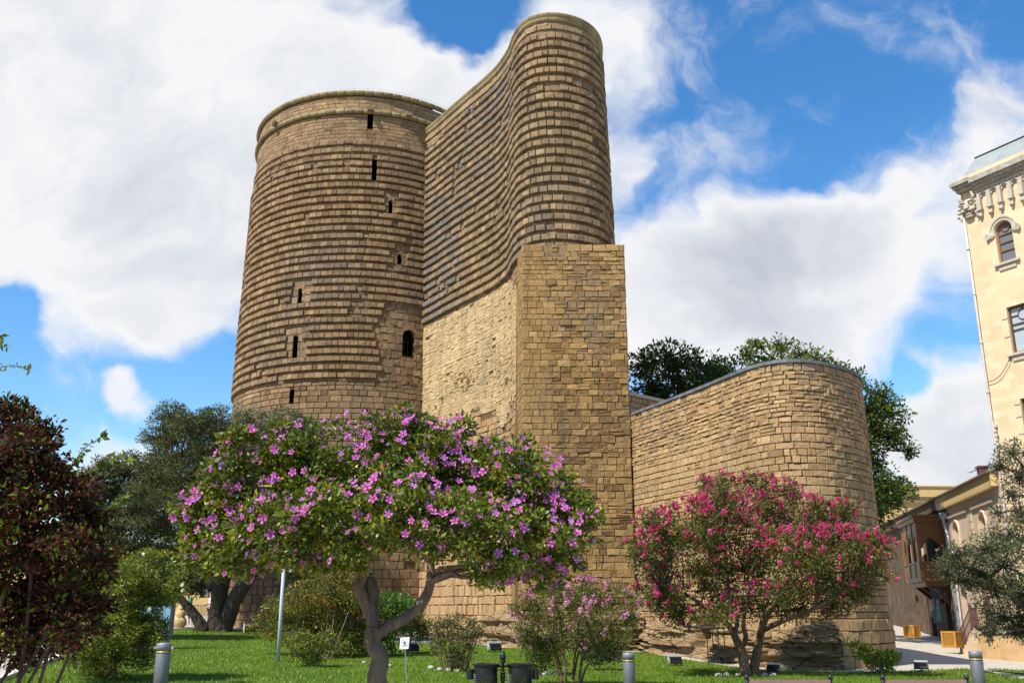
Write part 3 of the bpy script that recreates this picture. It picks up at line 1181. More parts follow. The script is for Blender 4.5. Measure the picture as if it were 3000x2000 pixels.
    base = [(-8.0, 53.9), (-5.08, 50.6), (-2.95, 47.35), (-0.86, 44.1), (-0.08, 42.25), (0.26, 40.8), (0.83, 39.66), (1.95, 39.25), (3.22, 39.72), (4.05, 40.75), (4.42, 42.3), (4.35, 45.2), (3.2, 50), (-2.5, 55.5)]
    bt = [0, 0, 0, 0, 0, 0.006, 0.012, 0.018, 0.024, 0.030, 0.033, 0.033, 0.03, 0.0]
    Bk = Curve(base, bt, 29.1)
    ZT = 29.05
    sC = Bk.near(-5.08, 50.6)
    sPier0 = Bk.near(0.1, 41.4)
    sEnd = Bk.near(3.2, 50)
    m = MB()
    fn2, fg2 = smoothnoise(31), smoothnoise(33)
    CYB = 0.462
    RB0, RB1 = 16.75, 27.95
    nr = int((RB1 - RB0) / CYB)
    CYB = (RB1 - RB0) / nr
    for j in range(nr):
        z0 = RB0 + j * CYB
        hr = CYB * 0.40
        for (a, b) in split(sC - 0.3, sEnd, 0.14, 0.45, r, []):
            tone = (min(1, max(0, r.gauss(0.42, 0.20))), r.uniform(0.2, 0.8), 0.0)
            stone(m, Bk, a + 0.006, b - 0.006, z0 + 0.004, z0 + hr, r.gauss(0.006, 0.014), 0.014, tone, 0.010, r)
        for (a, b) in split(sC - 0.3, sEnd, 0.24, 0.44, r, []):
            mid = (a + b) / 2
            wob = 0.018 * fn2(mid * 1.1, z0) + 0.024 * fn2(mid * 0.35, j * 7.3)
            g = max(0, fg2(mid * 0.5, z0 * 0.45) + 0.35 + 0.05 * (z0 - 22)) * 0.8
            tone = (min(1, max(0, r.gauss(0.50, 0.22) + 0.14 * fn2(mid * .5, z0 * .4))), 0.0, min(0.85, g * r.random() * 1.3))
            pr = 0.175 + r.gauss(0, 0.012)
            dm = fn2(mid * 0.8 + 9, z0 * 1.2)
            if dm > 0.74 or r.random() < 0.03:
                pr *= r.uniform(0.1, 0.6)
            stone(m, Bk, a + 0.005, b - 0.005, z0 + hr + wob, z0 + CYB - 0.004 + wob, pr, 0.022, tone, 0.010, r)
    # three restored yellow bands under the coping
    for j, (z0, z1, pr) in enumerate(((27.95, 28.17, 0.02), (28.17, 28.42, 0.10), (28.42, 28.60, 0.03))):
        for (a, b) in split(sC - 0.3, sEnd, 0.35, 0.75, r, []):
            tone = (min(1, max(0, r.gauss(0.8, 0.12))), 0, max(0, r.gauss(0, 0.12)))
            stone(m, Bk, a + 0.005, b - 0.005, z0 + 0.005, z1 - 0.005, pr + r.gauss(0, 0.006), 0.02, tone, 0.005, r)
    # plain course under the ribs round the nose
    for (a, b) in split(sPier0, sEnd, 0.3, 0.5, r, []):
        for (z0, z1) in ((15.9, 16.2), (16.2, 16.46), (16.46, 16.74)):
            tone = (min(1, max(0, r.gauss(0.45, 0.17))), 0, max(0, r.gauss(0.1, 0.25)))
            stone(m, Bk, a + 0.008, b - 0.008, z0 + .008, z1 - .008, 0.03 + r.gauss(0, 0.01), 0.02, tone, 0.008, r)
    m.build('spur_ribbed_wall', M['beak'], root, True, tones=True)
    # coping: deep rounded cap following the curve
    cp = MB()
    ss = list(np.arange(sC - 0.35, sEnd, 0.42)) + [sEnd]
    for i in range(len(ss) - 1):
        a, b = ss[i] + 0.004, ss[i + 1] - 0.004
        cp.tone = (min(1, max(0, r.gauss(0.72, 0.15))), 0, max(0, r.gauss(0, 0.15)))
        prof = [(-0.3, 28.60), (0.06, 28.60), (0.12, 28.68), (0.13, 28.80), (0.19, 28.90), (0.20, 28.99), (0.12, 29.05), (-0.55, 29.07)]
        A = [cp.vert(Bk.P(a, zz) + Bk.N(a) * d) for d, zz in prof]
        B = [cp.vert(Bk.P(b, zz) + Bk.N(b) * d) for d, zz in prof]
        for e in range(len(prof) - 1):
            cp.face(A[e], B[e], B[e + 1], A[e + 1])
        cp.face(*A)
        cp.face(*reversed(B))
    cp.build('spur_coping', M['moulding'], root, True, tones=True)
    gl = MB()
    ring = [gl.vert(Bk.P(s, 29.0) - Bk.N(s) * 0.4) for s in np.linspace(sC - 2.0, Bk.L, 60)]
    gl.face(*ring)
    gl.build('spur_roof', M['slate'], root, True)
    b2 = MB()
    backing(b2, Bk, 0, Bk.L, 0, 29.05, 0.02, [], ds=0.4, dz=1.2)
    b2.build('spur_core', M['mortar'], root, True)

    # eroded rubble face under the ribs of the hollow
    e = MB()
    fr_ = smoothnoise(51)
    sJ = Bk.near(0.26, 40.8)
    z = 9.6
    while z < RB0 - 0.02:
        h = r.uniform(0.09, 0.2)
        h = min(h, RB0 - z)
        for (a, b) in split(sC - 0.2, sJ, 0.14, 0.5, r, []):
            mid = (a + b) / 2
            edge = 10.5 + 0.5 * math.sin(mid * 1.3) + 0.35 * math.sin(mid * 3.1 + 1)
            if z < edge:
                continue
            q = fr_(mid * 1.2, z * 1.2)
            tone = (min(1, max(0, r.gauss(0.60, 0.13) + 0.15 * q)), 0.0, min(0.6, max(0, r.gauss(0.0, 0.18) + (0.25 if mid < sC + 2.2 and fr_(mid, z * 2) > 0.1 else 0))))
            pr = 0.02 + 0.03 * q + r.gauss(0, 0.009)
            if r.random() < 0.012:
                continue
            stone(e, Bk, a - 0.004, b + 0.004, z - 0.003 + 0.02 * q, z + h + 0.003 + 0.02 * q, pr, 0.014, tone, 0.012, r)
        z += h
    e.build('eroded_face', M['plaster'], root, True, tones=True)
    # coursed foot of the hollow below the broken edge
    d = MB()
    z = 0.0
    while z < 11.2:
        h = r.uniform(0.24, 0.38) if z > 5 else r.uniform(0.34, 0.5)
        for (a, b) in split(sC - 0.2, sJ, 0.24, 0.62, r, []):
            mid = (a + b) / 2
            edge = 10.5 + 0.5 * math.sin(mid * 1.3) + 0.35 * math.sin(mid * 3.1 + 1)
            if z + h * 0.6 > edge:
                continue
            low = z < 4.6
            tone = (min(1, max(0, r.gauss(0.62 if low else 0.42, 0.16))), 0, max(0, r.gauss(0.0 if low else 0.12, 0.18)))
            bulge = 0.10 * math.sin(mid * 0.9) if low else 0
            pr = (0.10 if low else 0.03) + bulge + r.gauss(0, 0.018)
            stone(d, Bk, a + 0.012, b - 0.012, z + 0.012, z + h - 0.012, pr, 0.03, tone, 0.016, r, dz=(r.uniform(-.02, .02), r.uniform(-.02, .02)))
        z += h
    d.build('hollow_foot_masonry', M['wing'], root, True, tones=True)

    # ---------------- square pier in front of the nose
    ZP = 17.0
    faces = [([(0.21, 41.0), (0.47, 38.6)], 0), ([(0.47, 38.6), (4.86, 38.6)], 1), ([(4.86, 38.6), (4.93, 41.5), (4.95, 44.5)], 2)]
    pm = MB()
    pb = MB()
    fp, fq = smoothnoise(61), smoothnoise(62)
    z = -0.1
    rows = []
    while z < ZP:
        h = r.choice((r.uniform(0.16, 0.22), r.uniform(0.22, 0.29), r.uniform(0.25, 0.31)))
        if z + h > ZP - 0.1:
            h = ZP - z
        rows.append((z, h))
        z += h
    for pts, fi in faces:
        W = Curve([(x, y) for x, y in pts], smooth=False)
        if fi == 1:
            W.n[:] = (0, -1)
        backing(pb, W, 0, W.L, -0.3, ZP, 0.02, [], ds=1.0, dz=1.5)
        for ri, (z, h) in enumerate(rows):
            if fi == 1:
                top = ZP - 0.04 if True else 0
            for (a, b) in split(0, W.L, 0.20, 0.60, r, []):
                mid = (a + b) / 2
                ragged = fi == 1 and mid > 1.2 and 4 < z
                if fi == 1 and z > ZP - 0.9 and mid > 0.9 + 0.0 and z + h > ZP - 0.25 - 0.2 * math.sin(mid * 1.7) and mid < 3.9 and r.random() < 0.7:
                    continue
                left = fi != 1 or mid < 1.15
                g = max(0, fq(mid * 0.9, z * 0.6) + (0.35 if ragged and z > 12.5 else -0.1)) * 0.8
                tn = 0.60 if left else 0.47
                tn += (0.15 if left else 0.42) * fp(mid * 0.8, z * 0.5)
                if z < 3.5:
                    tn += 0.12
                tone = (min(1, max(0, r.gauss(tn, 0.14 if left else 0.22))), 0.0, min(0.75, g * r.random() * 1.2) if not left else 0.0)
                rough = 0.006 if left else 0.013
                gap = 0.008 if left else r.uniform(0.004, 0.012)
                pr = 0.03 + r.gauss(0, 0.005 if left else 0.013)
                a2 = a + gap if a > 0.001 else a - 0.028
                b2_ = b - gap if b < W.L - 0.001 else b + 0.028
                sub = [(z, h)]
                if ragged and r.random() < 0.12:
                    sub = [(z, h * 0.5), (z + h * 0.5, h * 0.5)]
                if a2 < 0 or b2_ > W.L:
                    a2, b2_ = max(a2, 0.0005), min(b2_, W.L - 0.0005)
                for (zz, hh) in sub:
                    stone(pm, W, a2, b2_, zz + gap, zz + hh - gap, pr + r.gauss(0, 0.004), 0.013 if left else 0.018, tone, rough, r, dz=(r.uniform(-rough, rough), r.uniform(-rough, rough)))
    pm.build('pier_masonry', M['pier'], root, True, tones=True)
    pb.poly([(0.47, 38.62, ZP - 0.1), (4.86, 38.62, ZP - 0.1), (4.95, 44.5, ZP - 0.1), (0.21, 41.0, ZP - 0.1)])
    pb.build('pier_core', M['mortar_pier'], root, True)
    return root


def build_wing():
    r = random.Random(5)
    base = [(4.75, 40.0), (5.05, 38.4), (5.9, 36.3), (6.8, 34.0), (7.55, 31.9), (8.1, 30.55), (8.85, 29.85), (10.0, 30.05), (11.55, 31.35), (12.35, 32.7), (12.7, 34.2), (12.75, 37), (12.3, 41), (9, 44.5), (5, 45)]
    W = Curve(base, [0.0] * 5 + [0.004, 0.008, 0.014] + [0.018] * 7, 9.5)
    ZT = 9.42
    root = thing('curved_wall', 'tall curved coursed stone wall with grey coping standing to the right of the square pier', 'wall', (9, 34, ground(9, 34)))
    m = MB()
    f1, f2 = smoothnoise(71), smoothnoise(72)
    z = -0.4
    s0, s1 = W.near(5.05, 38.4) - 0.4, W.near(12.3, 41)
    sRock = W.near(9.45, 29.92)
    while z < ZT - 0.05:
        low = z < 1.4
        up = z > 7.2
        h = r.uniform(0.32, 0.42) if low else (r.uniform(0.13, 0.20) if up else r.uniform(0.19, 0.29))
        if z + h > ZT - 0.1:
            h = ZT - z
        for (a, b) in split(s0, s1, 0.20, 0.50 if up else 0.62, r, []):
            mid = (a + b) / 2
            if abs(mid - W.near(6.8, 34.0)) < 0.85 and z < 1.10:
                continue
            if mid < sRock and z + h < 1.04:
                continue
            tn = 0.52 + 0.12 * f1(mid * .5, z * .5)
            g = max(0, f2(mid * 0.6, z * 0.7) - 0.1 + (0.22 if up else 0)) * 0.7
            tone = (min(1, max(0, r.gauss(tn, 0.19))), 0.0, min(0.7, g * r.random() * 1.2))
            gap = 0.013
            pr = 0.034 + r.gauss(0, 0.011 if up else 0.006)
            if low:
                pr += 0.06
            if r.random() < 0.05 and not up:
                # two thin stones in one course
                zz = z + h * r.uniform(0.4, 0.6)
                stone(m, W, a + gap, b - gap, z + gap, zz - gap * 0.6, pr, 0.02, tone, 0.009, r)
                stone(m, W, a + gap, b - gap, zz + gap * 0.6, z + h - gap, pr + r.gauss(0, .008), 0.02, (min(1, tone[0] + 0.1), 0, tone[2]), 0.009, r)
                continue
            j = 0.014 if up else 0.008
            stone(m, W, a + gap, b - gap, z + gap, z + h - gap, pr, 0.015, tone, j, r, dz=(r.uniform(-j, j), r.uniform(-j, j)))
        z += h
    m.build('wall', M['wing'], root, True, tones=True)
    b = MB()
    backing(b, W, 0, W.L, -0.5, ZT, 0.015, [(W.near(6.8, 34.0) - 0.7, W.near(6.8, 34.0) + 0.7, 0.2, 1.2)], ds=0.4, dz=1.2)
    niche(b, W, W.near(6.8, 34.0) - 0.7, W.near(6.8, 34.0) + 0.7, 0.2, 1.2, 3.0)
    b.build('mortar_core', M['mortar_pale'], root, True)
    c = MB()
    ss = list(np.arange(s0 + 0.25, W.L, 0.75)) + [W.L]
    for i in range(len(ss) - 1):
        a, e = ss[i] + 0.004, ss[i + 1] - 0.004
        steps = np.linspace(a, e, 3)
        prof = [(-0.45, ZT), (0.09, ZT), (0.09, ZT + 0.11), (-0.45, ZT + 0.20)]
        rings = [[c.vert(W.P(s, zz) + W.N(s) * d) for d, zz in prof] for s in steps]
        for q in range(len(rings) - 1):
            for k in range(4):
                c.face(rings[q][k], rings[q + 1][k], rings[q + 1][(k + 1) % 4], rings[q][(k + 1) % 4])
        c.face(*rings[0])
        c.face(*reversed(rings[-1]))
    c.build('coping', M['slate'], root, True)
    t = MB()
    t.face(*[t.vert(W.P(s, ZT + 0.05) - W.N(s) * 0.3) for s in np.linspace(s0, W.L, 60)])
    t.build('terrace_floor', M['paving'], root, True)
    # short stub of wall between the pier and the curved wall
    st = thing('stub_wall', 'short low stone wall piece tucked between the square pier and the trees behind it', 'wall', (6.2, 43.5, 9.4))
    sm = MB()
    Wn = Curve([(4.9, 42.0), (7.3, 44.2)], smooth=False)
    z = 9.3
    while z < 11.1:
        h = 0.26
        for (a, b2) in split(0, Wn.L, 0.25, 0.6, r, []):
            stone(sm, Wn, a + .01, b2 - .01, z + .01, z + h - .01, 0.03 + r.gauss(0, .008), 0.02, (min(1, max(0, r.gauss(0.55, .13))), 0, max(0, r.gauss(0, .15))), 0.008, r)
        z += h
    sm.build('stub_masonry', M['wing'], st, True, tones=True)
    sb = MB()
    n = Wn.N(0.5)
    P0, P1 = Vector((4.9, 42.0, 0)), Vector((7.3, 44.2, 0))
    fr = lambda u, d, zz: P0 + (P1 - P0).normalized() * u - n * d + Vector((0, 0, zz))
    sb.box((0, 0.02, 9.0), (Wn.L, 0.5, 11.1), fr)
    sb.build('stub_core', M['mortar_pale'], st, True)
    cb = MB()
    for i in range(6):
        L = Wn.L / 6
        cb.box((i * L + .005, -0.08, 11.14), ((i + 1) * L - .005, 0.56, 11.30), fr)
    cb.build('stub_coping', M['trim'], st, True)
    return W


def fbm(K, P):
    v = np.zeros(len(P))
    for (k, ph, a) in K:
        v += a * np.sin(P @ k + ph)
    return v


def make_fbm(seed, n, base, aniso=(1, 1, 1)):
    r = np.random.default_rng(seed)
    out = []
    for i in range(n):
        f = base * (1.55 ** (i * 0.55))
        k = unit(r.normal(0, 1, 3)) * f * np.array(aniso)
        out.append((k, r.uniform(0, 2 * PI), 1.0 / (1.55 ** (i * 0.5))))
    return out


def build_rock(W):
    """bedded bedrock under the curved wall, with a dark cleft"""
    K1 = make_fbm(3, 16, 1.6, (1, 1, 0.8))
    KS = make_fbm(8, 16, 7.0, (0.16, 0.16, 3.2))

    def sheet(name, curve, s0, s1, ztop, depth, seed, zmin=-0.3):
        ns, nz = int((s1 - s0) / 0.06), 48
        P = []
        for i in range(ns + 1):
            s = s0 + (s1 - s0) * i / ns
            for j in range(nz + 1):
                f = j / nz
                zt = ztop(s)
                g = curve.P(s, 0)
                zb = ground(g.x, g.y) + zmin
                z = zb + (zt - zb) * f
                P.append((s, z, f))
        P = np.array(P)
        X = np.array([list(curve.P(s, z)) for s, z, f in P])
        N = np.array([list(curve.N(s)) for s, z, f in P])
        lump = fbm(K1, X + seed)
        bed = fbm(KS, X + seed * 2)
        bed = np.tanh(bed * 3.0)
        prof = depth * (1 - np.clip((P[:, 2] - 0.72) / 0.28, 0, 1) ** 2)
        d = 0.12 + prof * (0.72 + 0.16 * lump) + 0.105 * bed * (1 - P[:, 2] ** 6)
        d += 0.10 * np.sin(P[:, 0] * 1.9 + seed) * depth
        # long bedding plane and vertical joints
        if name == 'bedrock':
            z0 = 0.52 + 0.10 * np.sin(P[:, 0] * 1.1)
            d -= 0.20 * np.exp(-((P[:, 1] - z0) / 0.035) ** 2) * (P[:, 0] < s0 + 3.6)
            for (sx, wd, dp, sl) in ((curve.near(6.8, 34.0), 0.42, 2.6, 0.12), (curve.near(8.1, 30.5), 0.13, 0.7, 0.16), (curve.near(5.6, 36.9), 0.07, 0.3, -0.3)):
                k = np.exp(-((P[:, 0] - sx - sl * (P[:, 1] - 0.5)) / (wd * (1.15 - 0.25 * P[:, 1] if wd > .2 else 1))) ** 4)
                k = k * (P[:, 1] > (0.46 if wd > .2 else -1)) * (P[:, 2] < (0.97 if wd > .2 else 2))
                d -= dp * k
        X = X + N * d[:, None]
        Q = []
        for i in range(ns):
            for j in range(nz):
                a = i * (nz + 1) + j
                Q.append((a, a + nz + 1, a + nz + 2, a + 1))
        o = np_mesh(name, X, np.array(Q), M['rock'])
        return o
    s0, s1 = W.near(5.05, 38.4) - 0.2, W.near(9.6, 29.95)
    o = sheet('bedrock', W, s0, s1, lambda s: 1.25 + 0.12 * math.sin(s * 1.7), 0.55, 1.3)
    tag(o, kind='structure')
    B2 = Curve([(-3.4, 45.2), (-2.2, 42.9), (-0.9, 41.0), (0.3, 38.5), (1.4, 38.0), (3.2, 37.95), (5.0, 38.0)])
    o2 = sheet('rock_outcrop', B2, 0, B2.L, lambda s: 1.45 + 0.25 * math.sin(s * 1.1 + 1) - 0.5 * max(0, 1.5 - s), 0.45, 5.1)
    tag(o2, kind='structure')


# ------------------------------------------------------------------ foliage
def leaf_arrays(P, D, L, ratio, tone, fold=0.25):
    n = len(P)
    rnd = unit(RNG.normal(0, 1, (n, 3)))
    S = unit(np.cross(D, rnd))
    U = np.cross(S, D)
    L = L[:, None]
    mid = P + D * L * 0.45
    V = np.stack([P, mid + S * L * ratio * 0.5 + U * L * fold * 0.35, P + D * L, mid - S * L * ratio * 0.5 + U * L * fold * 0.35], 1).reshape(-1, 3)
    Q = np.arange(4 * n).reshape(-1, 4)
    return V, Q, np.repeat(tone, 4)


COVER = 2.4


def crown_points(blobs, leaf, cover, clump=0.16, seed=0, hollow=0.55, flat=0.75):
    """leaf positions gathered in clumps through the volume of ellipsoid blobs; returns P, outward, clump centres, clump tone"""
    Ps, Os, Ts, Cs = [], [], [], []
    for (c, rad) in blobs:
        rx, ry, rz = rad
        area = PI * rx * rz
        n = max(30, int(area / (leaf * leaf * 0.28) * cover * COVER))
        cr = clump * max(0.3, (rx * ry * rz) ** (1 / 3)) * 1.6
        nc = max(6, int(1.5 * (rx * ry * rz) / (cr ** 3) * 0.55))
        nc = min(int(nc * 1.5), 200)
        d = unit(RNG.normal(0, 1, (nc, 3)))
        rr = hollow + (1.02 - hollow) * RNG.random(nc) ** 0.7
        cc = np.array(c) + d * rr[:, None] * np.array([rx, ry, rz])
        ct = RNG.normal(0, 0.13, nc)
        idx = RNG.integers(0, nc, n)
        g = unit(RNG.normal(0, 1, (n, 3))) * (RNG.random(n) ** 0.5)[:, None] * cr * np.array([1.15, 1.15, flat])
        p = cc[idx] + g
        Ps.append(p)
        Os.append(unit(g) * 0.8 + d[idx] * 0.6)
        Ts.append(ct[idx])
        Cs.append(cc)
    return np.concatenate(Ps), np.concatenate(Os), np.concatenate(Ts), np.concatenate(Cs)


def pb(lst, D, dd=None, depth=0.8, seed=1):
    """photo ellipses -> world blobs at real depth"""
    r = random.Random(seed)
    out = []
    for it in lst:
        px, py, rx, ry = it[:4]
        d = D + (it[4] if len(it) > 4 else (r.uniform(-dd, dd) if dd else 0))
        k = mpp(py, d)
        c = at(px, py, d)
        rxm, rzm = rx * k, ry * k
        out.append(((c.x, c.y, c.z), (rxm, max(0.5 * (rxm + rzm), 0.3) * depth, rzm)))
    return out


def crown(name, parent, blobs, leaf, cover, mat, ratio=0.45, up=0.25, droop=0.0, tone0=0.5, tvar=0.2, hollow=0.5, clump=0.16, fold=0.25, flat=0.75, rnd_dir=0.8):
    P, O, T, C = crown_points(blobs, leaf, cover, clump, hollow=hollow, flat=flat)
    n = len(P)
    D = unit(O + RNG.normal(0, rnd_dir, (n, 3)) + np.array([0, 0, up - droop]))
    L = leaf * RNG.uniform(0.65, 1.25, n)
    tone = np.clip(tone0 + T + RNG.normal(0, tvar, n), 0, 1)
    V, Q, tv = leaf_arrays(P, D, L, ratio, tone, fold)
    o = np_mesh(name, V, Q, mat, parent, tone=tv)
    return o, C


def wiggle(a, b, n, amp, r, sag=0.0):
    a, b = Vector(a), Vector(b)
    L = (b - a).length
    out = []
    for i in range(n + 1):
        f = i / n
        p = a.lerp(b, f)
        w = math.sin(PI * f) * amp * L
        p += Vector((r.uniform(-1, 1), r.uniform(-1, 1), r.uniform(-1, 1))) * w
        p.z += math.sin(PI * f) * sag * L
        out.append(p)
    return out


def limbs(mb, starts, targets, r0, r1, r, n=5, amp=0.06, sides=6, sag=0.08):
    """join each target to the nearest start"""
    for t in targets:
        t = Vector(t)
        s = min(starts, key=lambda q: (Vector(q) - t).length + max(0, q[2] - t.z) * 1.5)
        pts = wiggle(s, t, n, amp, r, sag)
        k = len(pts)
        mb.tube(pts, [r0 + (r1 - r0) * i / (k - 1) for i in range(k)], sides, cap=False)


def twigs(mb, blobs, C, r, rad=0.008, frac=1.0, sides=3, amp=0.07):
    cs = [Vector(b[0]) for b in blobs]
    for c in C:
        if r.random() > frac:
            continue
        c = Vector(c)
        s = min(cs, key=lambda q: (q - c).length)
        pts = wiggle(s, c, 3, amp, r, 0.05)
        mb.tube(pts, [rad * 1.6, rad * 1.2, rad * 0.8, rad * 0.4], sides, cap=False)


def pl(px_pts, D):
    return [at(x, y, D + (d[0] if d else 0)) for (x, y, *d) in px_pts]


def smooth_path(pts, n=4):
    c = []
    P = [Vector(p) for p in pts]
    for i in range(len(P) - 1):
        p0, p1, p2, p3 = P[max(i - 1, 0)], P[i], P[i + 1], P[min(i + 2, len(P) - 1)]
        for k in range(n):
            u = k / n
            c.append(0.5 * ((2 * p1) + (p2 - p0) * u + (2 * p0 - 5 * p1 + 4 * p2 - p3) * u * u + (3 * p1 - p0 - 3 * p2 + p3) * u ** 3))
    c.append(P[-1])
    return c


def taper(n, a, b):
    return [a + (b - a) * i / (n - 1) for i in range(n)]


def knobby(mb, pts, r0, r1, sides, r, amt=0.08):
    p = smooth_path(pts, 5)
    rad = [x * (1 + r.uniform(-amt, amt)) for x in taper(len(p), r0, r1)]
    mb.tube(p, rad, sides)
    return p


def surface_spots(blobs, n, bias=(0, -0.6, 0.45), seed=2, out=1.03):
    """points on the outer skin of the crown with outward normals"""
    r = np.random.default_rng(seed)
    area = np.array([b[1][0] * b[1][2] for b in blobs])
    pr = area / area.sum()
    res = []
    tries = 0
    C = np.array([b[0] for b in blobs])
    R = np.array([b[1] for b in blobs])
    while len(res) < n and tries < n * 60:
        tries += 1
        i = r.choice(len(blobs), p=pr)
        d = r.normal(0, 1, 3) * 0.8 + np.array(bias)
        d = d / np.linalg.norm(d)
        p = C[i] + d * R[i] * r.uniform(0.92, out + 0.05)
        q = (((p - C) / R) ** 2).sum(1)
        q[i] = 2
        if (q < 0.80).any():
            continue
        nn = d / R[i]
        res.append((p, nn / np.linalg.norm(nn)))
    return res


def flower_mesh(name, size, hue, seed):
    """five-petalled mallow flower with dark eye and cream column"""
    r = random.Random(seed)
    mb = MB()
    mb.m = 0
    cup = r.uniform(0.25, 0.5)
    for k in range(5):
        a = 2 * PI * k / 5 + r.uniform(-.06, .06)
        ca, sa = math.cos(a), math.sin(a)
        rows = [(0.06, 0.04), (0.30, 0.17), (0.62, 0.30), (0.88, 0.29), (1.0, 0.15)]
        ids = []
        for (rr, w) in rows:
            row = []
            for sgn in (-1, 0, 1):
                x = rr
                y = sgn * w
                z = cup * rr ** 1.6 * 0.75 + (0.05 * abs(sgn)) + r.uniform(-.03, .03) * rr + 0.06 * sgn * rr
                X = (x * ca - y * sa) * size
                Y = (x * sa + y * ca) * size
                row.append(mb.vert((X, Y, z * size), (rr, hue, 0)))
            ids.append(row)
        for i in range(len(ids) - 1):
            for j in range(2):
                mb.face(ids[i][j], ids[i + 1][j], ids[i + 1][j + 1], ids[i][j + 1])
    mb.m = 1
    mb.tone = (0.9, 0.5, 0)
    mb.tube([(0, 0, 0), (0.02 * size, 0, 0.28 * size), (0.05 * size, 0, 0.52 * size)], [0.05 * size, 0.075 * size, 0.05 * size], 6)
    return mb


def petal_mat(name, edge, mid, eye):
    m, t, b = new_mat(name)
    a = t.new('ShaderNodeAttribute', attribute_name='tone')
    s = t.new('ShaderNodeSeparateColor')
    t.l.new(a.outputs['Color'], s.inputs[0])
    oi = t.new('ShaderNodeObjectInfo').outputs['Random']
    c = t.ramp(s.outputs[0], [(0.0, eye), (0.20, eye), (0.36, mid), (0.8, edge), (1.0, tuple(min(1, x * 1.12) for x in edge))])
    c = t.mix(t.math('MULTIPLY', s.outputs[1], 0.55), c, (0.40, 0.22, 0.60))
    t.l.new(c, b.inputs['Base Color'])
    b.inputs['Roughness'].default_value = 0.6
    b.inputs['Specular IOR Level'].default_value = 0.2
    tr = t.new('ShaderNodeBsdfTranslucent')
    t.l.new(c, tr.inputs[0])
    mx = t.new('ShaderNodeMixShader')
    mx.inputs[0].default_value = 0.35
    t.l.new(b.outputs[0], mx.inputs[1])
    t.l.new(tr.outputs[0], mx.inputs[2])
    t.l.new(mx.outputs[0], t.n['Material Output'].inputs[0])
    return m


M['petal_hib'] = petal_mat('hibiscus_petal', (0.60, 0.15, 0.50), (0.54, 0.075, 0.36), (0.28, 0.004, 0.05))
M['stamen'] = simple_mat('cream_stamen', (0.75, 0.66, 0.42), 0.7)


def knots(B, n, r0, r1, seed):
    """small lumps on the skin of a crown, so that its outline breaks up"""
    rr = random.Random(seed)
    out = []
    for p, nn in surface_spots(B, n, (0, -0.1, 0.15), seed, 1.1):
        a = rr.uniform(r0, r1)
        out.append((tuple(p + nn * a * rr.uniform(-0.2, 0.35)), (a, a, a * rr.uniform(0.7, 1.2))))
    return out


